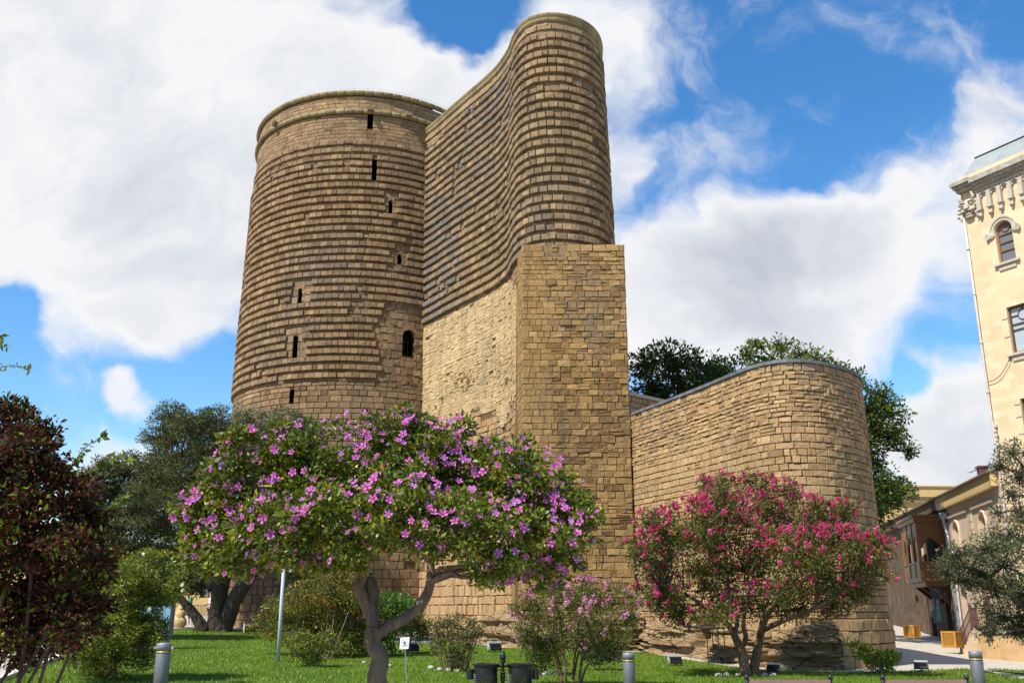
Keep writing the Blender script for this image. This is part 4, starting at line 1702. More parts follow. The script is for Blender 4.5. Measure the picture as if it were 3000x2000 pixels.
def build_hibiscus():
    r = random.Random(77)
    D = 11.0
    b0 = at(1112, 2000, D)
    root = thing('hibiscus_tree', 'wide hibiscus tree covered in purple pink flowers on a forked trunk', 'tree', (b0.x, b0.y, 0.0))
    L = [(655, 1530, 125, 140, .2), (585, 1520, 75, 70, .1), (760, 1420, 170, 150, .3), (910, 1390, 180, 145, .2), (1070, 1350, 165, 130, .5), (1215, 1340, 150, 120, .3), (1380, 1400, 150, 125, .4), (1520, 1420, 140, 115, .1),
         (1610, 1510, 120, 130, .2), (1690, 1530, 70, 85, 0), (1500, 1570, 140, 105, -.5), (1350, 1540, 150, 105, -.7), (1180, 1510, 150, 110, -.8), (1010, 1530, 160, 110, -.8),
         (850, 1550, 150, 105, -.6), (715, 1600, 130, 90, -.3), (1590, 1665, 55, 75, 0), (1010, 1610, 50, 40, -.3), (640, 1640, 70, 50, 0), (1440, 1660, 80, 45, -.4), (930, 1630, 80, 45, -.3), (1660, 1610, 60, 60, .1),
         (1260, 1450, 120, 90, .9), (900, 1470, 140, 90, .9), (1450, 1480, 120, 90, .9), (590, 1625, 55, 45, 0), (1540, 1640, 70, 60, 0)]
    B = pb(L, D, depth=0.75)
    B = B + [q for q in knots(B, 50, 0.08, 0.18, 3) if q[0][0] < 0.72]
    tk = MB()
    trunk = [(1122, 2210), (1112, 2060), (1104, 1985), (1113, 1925), (1092, 1880), (1096, 1835)]
    P0 = knobby(tk, pl(trunk, D), 0.118, 0.088, 14, r, 0.05)
    P1 = knobby(tk, pl([(1098, 1850), (1088, 1800), (1070, 1760), (1052, 1715), (1062, 1690), (1045, 1640, -.1), (980, 1570, -.3)], D), 0.082, 0.042, 10, r)
    P2 = knobby(tk, pl([(1085, 1790), (1094, 1740, .05), (1080, 1690, .1), (1062, 1640, .2), (1060, 1570, .3), (1090, 1450, .4)], D), 0.082, 0.035, 10, r)
    P3 = knobby(tk, pl([(1100, 1860), (1140, 1833), (1190, 1808), (1228, 1775), (1254, 1732), (1262, 1685), (1256, 1620, .1), (1225, 1540, .2), (1235, 1440, .3)], D), 0.072, 0.038, 10, r)
    P4 = knobby(tk, pl([(1257, 1640, .1), (1330, 1590, .1), (1430, 1560, .1), (1540, 1540, .2)], D), 0.055, 0.025, 8, r)
    P5 = knobby(tk, pl([(1050, 1650, 0), (950, 1600, .1), (830, 1570, .1), (700, 1560, .2)], D), 0.05, 0.022, 8, r)
    tk.build('trunk', M['bark_grey'], root, True, smooth=True)
    br = MB()
    starts = P1[8:] + P2[6:] + P3[12:] + P4 + P5
    limbs(br, starts, [b[0] for b in B], 0.03, 0.010, r)
    o, C = crown('crown', root, B, 0.066, 1.85, M['leaf_hib'], 0.55, up=0.1, tone0=0.48, tvar=0.21, hollow=0.35, clump=0.20)
    twigs(br, B, C, r, 0.005)
    # bare sprays sticking out of the top
    for (x0, y0, x1, y1) in ((700, 1300, 640, 1345), (1290, 1330, 1345, 1270), (1420, 1380, 1460, 1300), (840, 1330, 820, 1255)):
        br.tube(wiggle(at(x0, y0, D), at(x1, y1, D), 4, 0.06, r), [0.006, 0.005, 0.004, 0.003, 0.002], 4)
    br.build('branches', M['twig'], root, True)
    spots = surface_spots(B, 680, (0, -0.75, 0.25), 5, 1.12)
    protos = []
    for i in range(5):
        hue = (0.0, 0.1, 0.35, 0.8, 0.2)[i]
        mb = flower_mesh('flower', 0.050, hue, i)
        me_o = None
        protos.append(mb)
    order = list(range(len(spots)))
    # largest in view first: those on the camera side
    order.sort(key=lambda k: spots[k][1][1])
    rest = MB()
    base_objs = {}
    off = root_loc(root)
    for c, k in enumerate(order):
        p, n = spots[k]
        nn = Vector(n) * 0.7 + Vector((-0.15, -0.6, 0.3)) + Vector((r.uniform(-.9, .9), r.uniform(-.6, .6), r.uniform(-.7, .7)))
        q = nn.normalized().to_track_quat('Z', 'Y')
        sc = r.uniform(0.68, 1.15)
        if r.random() < 0.28:
            sc *= 0.55
        rot = q @ Matrix.Rotation(r.uniform(0, 2 * PI), 3, 'Z').to_quaternion()
        vi = r.randrange(5)
        if c < 100:
            if vi not in base_objs:
                ob = protos[vi].build('flower', [M['petal_hib'], M['stamen']], root, tones=True)
                base_objs[vi] = ob
            else:
                ob = base_objs[vi].copy()
                COL.objects.link(ob)
                ob.parent = root
            ob.location = Vector(p) - off
            ob.rotation_mode = 'QUATERNION'
            ob.rotation_quaternion = rot
            ob.scale = (sc, sc, sc)
        else:
            m4 = Matrix.Translation(Vector(p)) @ rot.to_matrix().to_4x4() @ Matrix.Scale(sc, 4)
            i0 = len(rest.v)
            pm = protos[vi]
            for v, cc in zip(pm.v, pm.c):
                w = m4 @ Vector(v)
                rest.v.append((w.x, w.y, w.z))
                rest.c.append(cc)
            for f, mi in zip(pm.f, pm.mi):
                rest.f.append(tuple(x + i0 for x in f))
                rest.mi.append(mi)
    ro = rest.build('blossom', [M['petal_hib'], M['stamen']], root, True, tones=True)
    ro['kind'] = 'stuff'


def panicle(size, seed, pet=0.020, n=70):
    r = np.random.default_rng(seed)
    P = unit(r.normal(0, 1, (n, 3))) * (r.random(n) ** 0.5)[:, None] * np.array([0.55, 0.55, 1.0]) * size
    return P


def blossoms(root, spots, size, mat, npet, pet, seed, count=100):
    r = random.Random(seed)
    off = root_loc(root)
    protos = []
    for i in range(4):
        P = panicle(size, seed + i, n=npet)
        D = unit(RNG.normal(0, 1, P.shape) + unit(P) * 0.6)
        Ls = pet * RNG.uniform(0.6, 1.3, len(P))
        tone = np.clip(RNG.normal(0.25 + 0.22 * i, 0.22, len(P)), 0, 1)
        protos.append(leaf_arrays(P, D, Ls, 0.9, tone, 0.4))
    bases = {}
    order = sorted(range(len(spots)), key=lambda k: spots[k][1][1])
    VV, QQ, TT = [], [], []
    tot = 0
    for c, k in enumerate(order):
        p, n = spots[k]
        nn = (Vector(n) * 0.6 + Vector((0, 0, 0.8)) + Vector((r.uniform(-.4, .4), r.uniform(-.4, .4), 0))).normalized()
        rot = nn.to_track_quat('Z', 'Y')
        sc = r.uniform(0.6, 1.25)
        vi = r.randrange(4)
        if c < count:
            if vi not in bases:
                V, Q, T = protos[vi]
                ob = np_mesh('flower_cluster', V, Q, mat, None, tone=T, world=False)
                ob.parent = root
                bases[vi] = ob
            else:
                ob = bases[vi].copy()
                COL.objects.link(ob)
                ob.parent = root
            ob.location = Vector(p) - off
            ob.rotation_mode = 'QUATERNION'
            ob.rotation_quaternion = rot
            ob.scale = (sc, sc, sc)
        else:
            V, Q, T = protos[vi]
            W = (np.array(rot.to_matrix()) @ (V * sc).T).T + np.array(p)
            VV.append(W)
            QQ.append(Q + tot)
            TT.append(T)
            tot += len(V)
    if VV:
        o = np_mesh('blossom', np.concatenate(VV), np.concatenate(QQ), mat, root, tone=np.concatenate(TT))
        o['kind'] = 'stuff'


def build_red_myrtle():
    r = random.Random(41)
    D = 26.3
    b = at(2195, 1978, D)
    root = thing('crape_myrtle_tree', 'crimson flowered crape myrtle tree with twin trunks in front of the curved wall', 'tree', (b.x, b.y, ground(b.x, b.y)))
    L = [(1945, 1560, 75, 75), (1900, 1600, 40, 50), (1930, 1670, 65, 80), (2040, 1550, 105, 90), (2120, 1450, 60, 60), (2090, 1490, 70, 50), (2215, 1430, 60, 40), (2190, 1540, 120, 95), (2310, 1510, 105, 70), (2300, 1440, 45, 40),
         (2420, 1530, 75, 50), (2475, 1490, 38, 32), (2430, 1620, 125, 85), (2545, 1640, 62, 70), (2320, 1640, 120, 90), (2170, 1670, 130, 85), (2040, 1670, 105, 80),
         (2510, 1720, 70, 45), (2390, 1740, 95, 48), (1960, 1750, 70, 40), (2250, 1740, 90, 40), (2110, 1760, 70, 35), (2112, 1418, 26, 34), (2190, 1402, 24, 30), (2243, 1408, 20, 28), (2322, 1440, 24, 34), (2498, 1476, 22, 20), (1868, 1592, 18, 26), (2602, 1690, 22, 20), (1930, 1770, 60, 45), (1990, 1800, 70, 32), (2100, 1800, 80, 34), (2200, 1785, 80, 35), (2330, 1785, 90, 38), (2440, 1775, 60, 40)]
    B = pb(L, D, 1.3, 0.9, 4)
    B = B + knots(B, 40, 0.18, 0.42, 5)
    tk = MB()
    S = []
    S += knobby(tk, pl([(2190, 1992), (2182, 1950), (2170, 1905), (2155, 1868), (2138, 1835), (2085, 1790), (2010, 1740)], D), 0.155, 0.045, 12, r)
    S += knobby(tk, pl([(2208, 1992), (2212, 1940), (2222, 1890), (2232, 1845), (2250, 1800, .3), (2290, 1740, .5), (2330, 1650, .6)], D + 0.15), 0.14, 0.042, 12, r)
    S += knobby(tk, pl([(2168, 1900), (2185, 1870, -.2), (2178, 1830, -.3), (2185, 1780, -.4), (2200, 1690, -.4)], D), 0.08, 0.032, 9, r)
    S += knobby(tk, pl([(2150, 1860), (2160, 1815, .3), (2140, 1770, .5), (2130, 1660, .6), (2120, 1560, .5)], D), 0.065, 0.028, 8, r)
    S += knobby(tk, pl([(2232, 1845), (2300, 1815, -.4), (2390, 1780, -.6), (2470, 1730, -.6)], D), 0.08, 0.03, 8, r)
    S += knobby(tk, pl([(2226, 1860), (2240, 1800, -.5), (2280, 1760, -.8), (2380, 1680, -1.0)], D), 0.08, 0.03, 8, r)
    S += knobby(tk, pl([(2120, 1815), (2030, 1790, -.4), (1950, 1740, -.5)], D), 0.06, 0.03, 8, r)
    tk.build('trunk', M['bark_tan'], root, True, smooth=True)
    br = MB()
    limbs(br, S[8:], [q[0] for q in B], 0.026, 0.009, r, amp=0.06)
    limbs(br, S[4:], [(q[0][0] + r.uniform(-.5, .5), q[0][1] + r.uniform(-.5, .5), q[0][2] - .2) for q in B for _ in range(2)], 0.020, 0.006, r, amp=0.08)
    o, C = crown('crown', root, B, 0.085, 0.85, M['leaf_myrtle'], 0.5, up=0.4, tone0=0.56, tvar=0.2, hollow=0.2, clump=0.2, flat=1.1)
    twigs(br, B, C, r, 0.010)
    br.build('branches', M['bark_tan'], root, True)
    sp = surface_spots(B, 950, (0, -0.35, 0.6), 8, 1.1)
    # flowers sit mostly on the upper half
    sp = [s for s in sp if s[0][2] > 3.1 or r.random() < 0.42]
    blossoms(root, sp, 0.092, M['petal_red'], 42, 0.046, 5)


def build_pink_myrtle():
    r = random.Random(42)
    D = 22.5
    b = at(1675, 2020, D)
    root = thing('pink_crape_myrtle', 'bushy crape myrtle with pale pink flower clusters and thin stems behind the right litter bin', 'shrub', (b.x, b.y, 0.02))
    L = [(1560, 1790, 65, 60), (1545, 1850, 50, 50), (1630, 1760, 85, 60), (1720, 1745, 85, 50), (1800, 1770, 70, 60), (1690, 1820, 110, 70), (1790, 1850, 70, 55), (1590, 1880, 70, 55), (1840, 1810, 40, 45), (1770, 1895, 60, 35), (1700, 1880, 90, 40), (1860, 1850, 20, 14)]
    B = pb(L, D, 0.7, 0.9, 3)
    tk = MB()
    S = []
    for (x0, pts, w) in ((1650, [(1640, 1950), (1615, 1890), (1575, 1830)], .03), (1662, [(1655, 1960), (1650, 1890), (1640, 1800)], .035), (1678, [(1680, 1950), (1690, 1880), (1700, 1780)], .032), (1695, [(1705, 1930), (1740, 1870), (1790, 1790)], .04),
                         (1672, [(1690, 1930), (1720, 1850), (1740, 1770)], .03), (1645, [(1625, 1930), (1590, 1900), (1550, 1870)], .022), (1690, [(1715, 1960), (1760, 1900), (1800, 1870)], .025)):
        S += knobby(tk, pl([(x0, 2050)] + [(x, y, r.uniform(-.3, .3)) for x, y in pts], D), w, w * 0.45, 7, r)
    tk.build('stems', M['bark_tan'], root, True, smooth=True)
    br = MB()
    limbs(br, S[4:], [q[0] for q in B], 0.014, 0.006, r)
    o, C = crown('crown', root, B, 0.055, 0.95, M['leaf_myrtle'], 0.45, up=0.4, tone0=0.48, tvar=0.2, hollow=0.15, clump=0.2, flat=1.1)
    twigs(br, B, C, r, 0.005)
    br.build('branches', M['bark_tan'], root, True)
    sp = surface_spots(B, 150, (0, -0.4, 0.6), 9, 1.1)
    sp = [s for s in sp if s[0][2] > 1.75 or r.random() < 0.35]
    blossoms(root, sp, 0.075, M['petal_pink'], 45, 0.04, 15)


def plain_plant(name, label, cat, base, L, D, dd, leaf, cover, mat, stems=None, bark='twig', ratio=0.45, group=None, stem_r=0.03, seed=1, depth=0.85, part='crown', **kw):
    r = random.Random(seed)
    bx = Vector(base)
    root = thing(name, label, cat, (bx.x, bx.y, bx.z), group=group)
    B = pb(L, D, dd, depth, seed)
    tk = MB()
    S = []
    if stems:
        for st in stems:
            w = st[0]
            S += knobby(tk, pl(st[1], D) if not isinstance(st[1][0], Vector) else st[1], w, w * 0.45, 8, r)
    else:
        for b in B:
            p = Vector(b[0])
            a = bx + Vector((r.uniform(-.25, .25), r.uniform(-.2, .2), -0.05))
            mid = a.lerp(p, 0.5) + Vector((r.uniform(-.1, .1), r.uniform(-.1, .1), 0.1))
            S += knobby(tk, [a, mid, p], stem_r, stem_r * 0.4, 6, r)
    tk.build('trunk' if cat == 'tree' else 'stems', M[bark], root, True, smooth=True)
    br = MB()
    o, C = crown(part, root, B, leaf, cover, mat, ratio, **kw)
    if stems:
        k = len(S)
        limbs(br, S[k // 4:], [q[0] for q in B], stem_r * 0.8, stem_r * 0.25, r)
    twigs(br, B, C, r, stem_r * 0.2, 0.8)
    br.build('branches', M[bark], root, True)
    return root, B


def build_plants():
    gz = lambda x, y: (x, y, ground(x, y))
    # olive with three stems left of the tower, pale outer crown over the tower wall
    D = 45.0
    b = at(632, 1850, D)
    olive, B = plain_plant('olive_tree', 'large grey green olive tree with thick dark stems left of the tower', 'tree', gz(b.x, b.y),
                [(500, 1225, 55, 55), (470, 1290, 60, 60), (560, 1250, 70, 60), (620, 1245, 60, 60), (540, 1330, 110, 80), (640, 1330, 80, 80), (470, 1400, 80, 80), (580, 1430, 120, 90), (660, 1440, 90, 80), (500, 1500, 110, 90), (610, 1540, 120, 80), (560, 1610, 110, 70), (860, 1680, 55, 30), (700, 1600, 70, 60), (540, 1690, 80, 50), (480, 1620, 80, 60), (470, 1720, 50, 40), (580, 1720, 40, 30)],
                D, 1.8, 0.16, 2.6, M['leaf_olive'],
                [(0.52, [(632, 1872), (632, 1840), (640, 1780), (640, 1700), (620, 1620), (580, 1500)]), (0.42, [(650, 1860, -.2), (672, 1800, -.2), (690, 1750, -.3), (730, 1690, -.2), (760, 1640, 0), (790, 1500, .3), (800, 1330, .5)]),
                 (0.30, [(600, 1850, -.3), (570, 1800, -.4), (540, 1765, -.4), (500, 1720, -.3)]), (0.28, [(625, 1720), (590, 1680), (560, 1600), (520, 1420)]), (0.25, [(670, 1790), (655, 1750), (668, 1690), (690, 1600)])],
                'bark_dark', 0.28, stem_r=0.12, seed=2, tone0=0.54, hollow=0.3, up=0.1, depth=0.8)
    B2 = pb([(690, 1250, 60, 60), (760, 1235, 65, 45), (840, 1230, 70, 40), (895, 1255, 45, 40), (720, 1310, 70, 60), (800, 1290, 90, 55), (880, 1310, 60, 50), (760, 1390, 80, 70)], D + 0.5, 0.8, 0.8, 6)
    o, C = crown('outer_crown', olive, B2, 0.15, 2.3, M['leaf_olive_pale'], 0.26, tone0=0.45, hollow=0.25)
    o['label'] = 'paler silvery part of the crown'
    br = MB()
    limbs(br, [at(790, 1500, D + .3), at(800, 1330, D + .5)], [q[0] for q in B2], 0.06, 0.02, random.Random(3))
    br.build('branches', M['bark_dark'], olive, True)
    D = 37.5
    b = at(330, 1880, D)
    plain_plant('dark_olive_tree', 'dark rounded olive tree behind the red bush at the far left', 'tree', gz(b.x, b.y),
                [(300, 1410, 75, 70), (375, 1385, 80, 60), (440, 1400, 60, 60), (255, 1470, 55, 60), (330, 1500, 100, 90), (430, 1490, 90, 100), (290, 1580, 90, 80), (420, 1610, 110, 90), (350, 1650, 110, 70)],
                D, 1.4, 0.13, 2.6, M['leaf_olive'], [(0.28, [(330, 1900), (335, 1800), (345, 1700), (350, 1560), (340, 1450)])], 'bark_dark', 0.28, stem_r=0.1, seed=3, tone0=0.46, hollow=0.35)
    # foreground red-leaved bush
    D = 7.0
    root, B = plain_plant('purple_leaf_bush', 'tall dark purple leaved bush with red berries filling the left edge in the foreground', 'shrub', (-4.0, 7.4, 0.0),
                [(30, 1290, 110, 110), (110, 1330, 90, 80), (-30, 1430, 170, 130), (150, 1440, 120, 100), (60, 1580, 190, 140), (220, 1560, 110, 90), (80, 1720, 200, 130), (230, 1690, 110, 110), (60, 1850, 190, 90), (200, 1790, 90, 80), (-80, 1250, 120, 130), (-20, 1920, 110, 50), (230, 1850, 60, 60), (280, 1620, 50, 60)],
                D, 0.55, 0.047, 2.7, M['leaf_red'], None, 'bark_dark', 0.55, stem_r=0.020, seed=4, tone0=0.46, tvar=0.26, hollow=0.3, depth=0.8, clump=0.2)
    r = random.Random(9)
    sp = MB()
    lv = []
    for pts in ([(180, 1440), (215, 1360), (250, 1310), (290, 1285), (300, 1278)], [(200, 1400), (215, 1350), (240, 1340)], [(170, 1420), (250, 1390), (300, 1345), (350, 1335), (375, 1345)], [(210, 1540), (300, 1500), (355, 1455), (352, 1470)],
                [(-60, 1100), (-10, 1080), (40, 1070), (88, 1088)], [(-60, 1010), (0, 985), (5, 1012), (20, 1015)]):
        P = pl(pts, 6.8)
        q = smooth_path(P, 5)
        sp.tube(q, taper(len(q), 0.006, 0.002), 5)
        for p in q[len(q) // 5:]:
            for k in range(2 if r.random() < .5 else 1):
                lv.append(p)
    sp.build('sprays', M['twig'], root, True)
    P = np.array([list(p) for p in lv])
    Dv = unit(RNG.normal(0, 1, P.shape) + np.array([0.6, -0.2, -0.1]))
    V, Q, T = leaf_arrays(P, Dv, 0.058 * RNG.uniform(.8, 1.3, len(P)), 0.55, np.clip(RNG.normal(0.94, 0.06, len(P)), 0, 1))
    np_mesh('spray_leaves', V, Q, M['leaf_red'], root, tone=T)
    bm = MB()
    for p, n in surface_spots(B, 420, (0.3, -0.7, 0.1), 12, 1.0):
        bm.ellipsoid(p, (0.0075, 0.0075, 0.0075), 6, 4)
    o = bm.build('berries', M['berry'], root, True, smooth=True)
    o['kind'] = 'stuff'
    # shrub with pale trunks beside it
    D = 21.5
    b = at(330, 2030, D)
    root, B = plain_plant('privet_shrub', 'yellow green topped shrub with thin pale trunks between the red bush and the left bollard', 'shrub', gz(b.x, b.y),
                [(430, 1660, 90, 55), (350, 1690, 80, 60), (490, 1690, 55, 50), (420, 1730, 110, 60), (300, 1760, 90, 70), (400, 1800, 100, 70), (280, 1860, 90, 70), (390, 1880, 90, 70), (230, 1830, 60, 60), (330, 1930, 110, 60), (440, 1850, 50, 60), (240, 1920, 60, 50), (360, 1750, 90, 60), (400, 1690, 70, 50), (470, 1740, 70, 50), (340, 1830, 90, 60), (520, 1710, 40, 35)],
                D, 0.9, 0.058, 1.45, M['leaf_yellow'], [(0.055, [(318, 2060), (322, 1960), (330, 1850), (325, 1740), (340, 1680)]), (0.05, [(332, 2060), (338, 1950), (345, 1850), (350, 1780), (400, 1700)]), (0.03, [(345, 1860), (390, 1800), (430, 1740)])],
                'bark_tan', 0.55, stem_r=0.025, seed=5, tone0=0.66, tvar=0.24, hollow=0.3, clump=0.18)
    for (px, py) in ((420, 1622), (535, 1728), (533, 1712), (440, 1782)):
        c = at(px, py, D - 1.2)
        fm = MB()
        V, Q, T = leaf_arrays(np.repeat(np.array([list(c)]), 16, 0), unit(RNG.normal(0, 1, (16, 3))), np.full(16, 0.05), 0.8, np.full(16, 0.7))
        np_mesh('white_flower', V, Q, M['white_petal'], root, tone=T)
    # mixed shrubs in the middle of the lawn
    D = 29.5
    b = at(960, 1925, D)
    plain_plant('rusty_shrub', 'broad loose shrub with rust and yellow tinted leaves behind the white pole', 'shrub', gz(b.x, b.y),
                [(830, 1780, 70, 50), (780, 1830, 50, 40), (900, 1760, 80, 55), (970, 1720, 80, 60), (1040, 1740, 60, 50), (950, 1800, 110, 70), (860, 1850, 80, 50), (1040, 1810, 70, 70), (970, 1870, 110, 55), (1060, 1880, 50, 60), (1010, 1680, 50, 30)],
                D + 0.8, 0.5, 0.085, 1.25, M['leaf_rust'], None, 'twig', 0.45, stem_r=0.022, seed=6, tone0=0.70, tvar=0.24, hollow=0.3, clump=0.17)
    b = at(900, 1975, 26.5)
    plain_plant('low_shrub', 'small low green shrub on a short stem in front of the rusty leaved shrub', 'shrub', gz(b.x, b.y),
                [(880, 1880, 50, 35), (920, 1900, 50, 38), (960, 1880, 30, 35), (870, 1915, 35, 25), (930, 1930, 35, 22)],
                26.5, 0.3, 0.07, 1.1, M['leaf_yellow'], None, 'twig', 0.45, stem_r=0.018, seed=7, tone0=0.6, hollow=0.2)
    b = at(1160, 1890, 31.5)
    plain_plant('laurel_shrub', 'glossy bright green rounded shrub seen between the forked limbs of the hibiscus', 'shrub', gz(b.x, b.y),
                [(1150, 1770, 55, 40), (1190, 1780, 40, 35), (1120, 1790, 45, 45), (1150, 1820, 60, 40), (1120, 1870, 50, 50)],
                31.5, 0.5, 0.10, 1.35, M['leaf_green'], None, 'twig', 0.45, stem_r=0.025, seed=8, tone0=0.55, hollow=0.35)
    b = at(1200, 1890, 33)
    plain_plant('golden_shrub', 'spreading shrub with golden green leaves above the no walking sign', 'shrub', gz(b.x, b.y),
                [(1210, 1815, 45, 30), (1245, 1835, 35, 28), (1180, 1845, 50, 28), (1235, 1860, 35, 22), (1200, 1780, 30, 22)],
                33, 0.5, 0.095, 1.2, M['leaf_rust'], None, 'twig', 0.45, stem_r=0.02, seed=9, tone0=0.62, hollow=0.2)
    D = 26.0
    b = at(1330, 1968, D)
    st = []
    r = random.Random(10)
    for k in range(30):
        x0 = r.uniform(1296, 1366)
        x1 = 1330 + (x0 - 1330) * 1.9 + r.uniform(-12, 12)
        st.append((0.011, [(x0, 1976, r.uniform(-.3, .3)), ((x0 + x1) / 2, 1900, r.uniform(-.4, .4)), (x1, r.uniform(1820, 1850), r.uniform(-.4, .4))]))
    plain_plant('upright_shrub', 'boxy shrub with many bare upright stems and a leafy top left of the litter bins', 'shrub', gz(b.x, b.y),
                [(1290, 1830, 40, 30), (1340, 1825, 45, 32), (1385, 1840, 32, 32), (1340, 1865, 60, 35), (1290, 1880, 35, 35), (1375, 1890, 30, 35), (1340, 1925, 50, 35)],
                D, 0.4, 0.07, 0.95, M['leaf_box'], st, 'bark_tan', 0.45, stem_r=0.012, seed=10, tone0=0.55, tvar=0.22, hollow=0.2, clump=0.2)
    D = 25.5
    b = at(1590, 1975, D)
    plain_plant('dark_stemmed_shrub', 'dark shrub with yellowing leaves left of the pink crape myrtle stems', 'shrub', gz(b.x, b.y),
                [(1560, 1890, 40, 45), (1590, 1930, 45, 35), (1620, 1890, 40, 50), (1560, 1950, 30, 22), (1640, 1940, 35, 25)],
                D, 0.3, 0.065, 1.0, M['leaf_yellow'], None, 'twig', 0.5, stem_r=0.018, seed=11, tone0=0.5, tvar=0.28, hollow=0.2)
    b = at(1760, 1945, 27.5)
    plain_plant('dwarf_shrub', 'low dark green mound of a shrub behind the pink crape myrtle stems', 'shrub', gz(b.x, b.y),
                [(1740, 1915, 45, 28), (1790, 1915, 40, 28), (1765, 1895, 40, 25)], 27.5, 0.3, 0.07, 1.5, M['leaf_dark'], None, 'twig', 0.5, stem_r=0.018, seed=12, tone0=0.4, hollow=0.3)
    D = 27.8
    b = at(2575, 1975, D)
    plain_plant('bright_shrub', 'small bright lime green shrub beside the right foot of the curved wall', 'shrub', gz(b.x, b.y),
                [(2520, 1905, 30, 25), (2560, 1925, 45, 28), (2610, 1925, 38, 25), (2580, 1950, 40, 22), (2505, 1885, 14, 14)], D, 0.3, 0.10, 1.5, M['leaf_bright'], None, 'twig', 0.5, stem_r=0.016, seed=13, tone0=0.75, hollow=0.2)
    # trees behind the curved wall
    tg = 'trees behind the curved wall'
    D = 48
    plain_plant('acacia_tree', 'dense dark green tree behind the curved wall, next to the square pier', 'tree', (7.8, 48.5, ground(7.8, 48.5)),
                [(1890, 1070, 50, 50), (1900, 1140, 60, 70), (1960, 1050, 80, 55), (1980, 1120, 90, 80), (2060, 1080, 80, 60), (2070, 1150, 90, 70), (1960, 1200, 90, 60), (2120, 1100, 60, 60), (2140, 1180, 80, 60)],
                D, 1.5, 0.26, 1.5, M['leaf_acacia'], [(0.4, [(1940, 1700), (1950, 1400), (1990, 1200), (2000, 1120)])], 'bark_dark', 0.4, group=tg, stem_r=0.12, seed=14, tone0=0.44, hollow=0.35, clump=0.14)
    plain_plant('acacia_tree', 'lighter feathery topped tree rising over the middle of the curved wall coping', 'tree', (14.2, 47.5, ground(14.2, 47.5)),
                [(2190, 1040, 40, 40), (2220, 1010, 35, 25), (2290, 1015, 50, 30), (2260, 1070, 70, 50), (2350, 1040, 50, 35), (2400, 1060, 50, 35), (2450, 1080, 40, 30), (2340, 1090, 90, 45), (2440, 1120, 60, 40)],
                47, 1.2, 0.24, 1.15, M['leaf_acacia'], [(0.35, [(2330, 1700), (2320, 1400), (2310, 1200), (2290, 1080)])], 'bark_dark', 0.4, group=tg, stem_r=0.11, seed=15, tone0=0.68, hollow=0.2, clump=0.16)
    plain_plant('acacia_tree', 'tree with drooping boughs beyond the right edge of the curved wall, shading the house', 'tree', (19.6, 52.0, ground(19.6, 52)),
                [(2575, 1155, 45, 40), (2600, 1210, 65, 60), (2570, 1270, 60, 60), (2625, 1280, 50, 40), (2665, 1320, 28, 25), (2560, 1370, 35, 50), (2590, 1420, 60, 55), (2640, 1435, 45, 35), (2570, 1500, 45, 60), (2540, 1210, 40, 80), (2600, 1470, 50, 40),
                 (2480, 1120, 60, 40), (2480, 1200, 80, 60), (2470, 1300, 90, 80), (2480, 1420, 80, 80), (2520, 1340, 60, 60), (2420, 1250, 70, 70), (2500, 1520, 60, 50), (2530, 1440, 50, 60)],
                54, 2.0, 0.27, 1.8, M['leaf_acacia'], [(0.35, [(2555, 1880), (2530, 1600), (2530, 1400), (2540, 1250)])], 'bark_dark', 0.4, group=tg, stem_r=0.11, seed=16, tone0=0.6, hollow=0.15, clump=0.16, droop=0.2, depth=1.15)
    # tree at the right edge
    D = 27.0
    plain_plant('juniper_tree', 'grey green fine leaved tree at the right edge in front of the cream building', 'tree', (15.6, 27.4, ground(15.6, 27.4)),
                [(2965, 1330, 45, 45), (2930, 1370, 30, 35), (2985, 1400, 40, 50), (2960, 1450, 30, 30), (2990, 1500, 40, 50), (2920, 1500, 25, 25), (2950, 1570, 70, 60), (2890, 1610, 70, 50), (2800, 1630, 60, 45), (2770, 1665, 45, 40), (2850, 1670, 80, 55), (2940, 1660, 90, 70), (2820, 1700, 50, 30), (2920, 1740, 80, 60), (2980, 1740, 50, 70), (2950, 1810, 80, 60), (2900, 1850, 40, 40), (2980, 1850, 50, 40), (3050, 1600, 80, 150), (3050, 1780, 80, 110), (3060, 1420, 70, 100)],
                D, 0.9, 0.105, 1.2, M['leaf_juniper'], [(0.2, [(3090, 2100), (3080, 1950), (3050, 1800), (3040, 1600), (3010, 1400)]), (0.1, [(3060, 1850), (2980, 1760), (2880, 1680), (2800, 1650)])], 'bark_dark', 0.3, stem_r=0.06, seed=17, tone0=0.5, tvar=0.22, hollow=0.25, up=0.5, clump=0.17)


# ------------------------------------------------------------------ buildings on the right
class Fr:
    def __init__(s, o, t):
        s.o = Vector(o)
        s.t = Vector((t[0], t[1], 0)).normalized()
        s.n = Vector((s.t.y, -s.t.x, 0))

    def __call__(s, u, d, z):
        p = s.o + s.t * u + s.n * d
        return Vector((p.x, p.y, s.o.z + z))


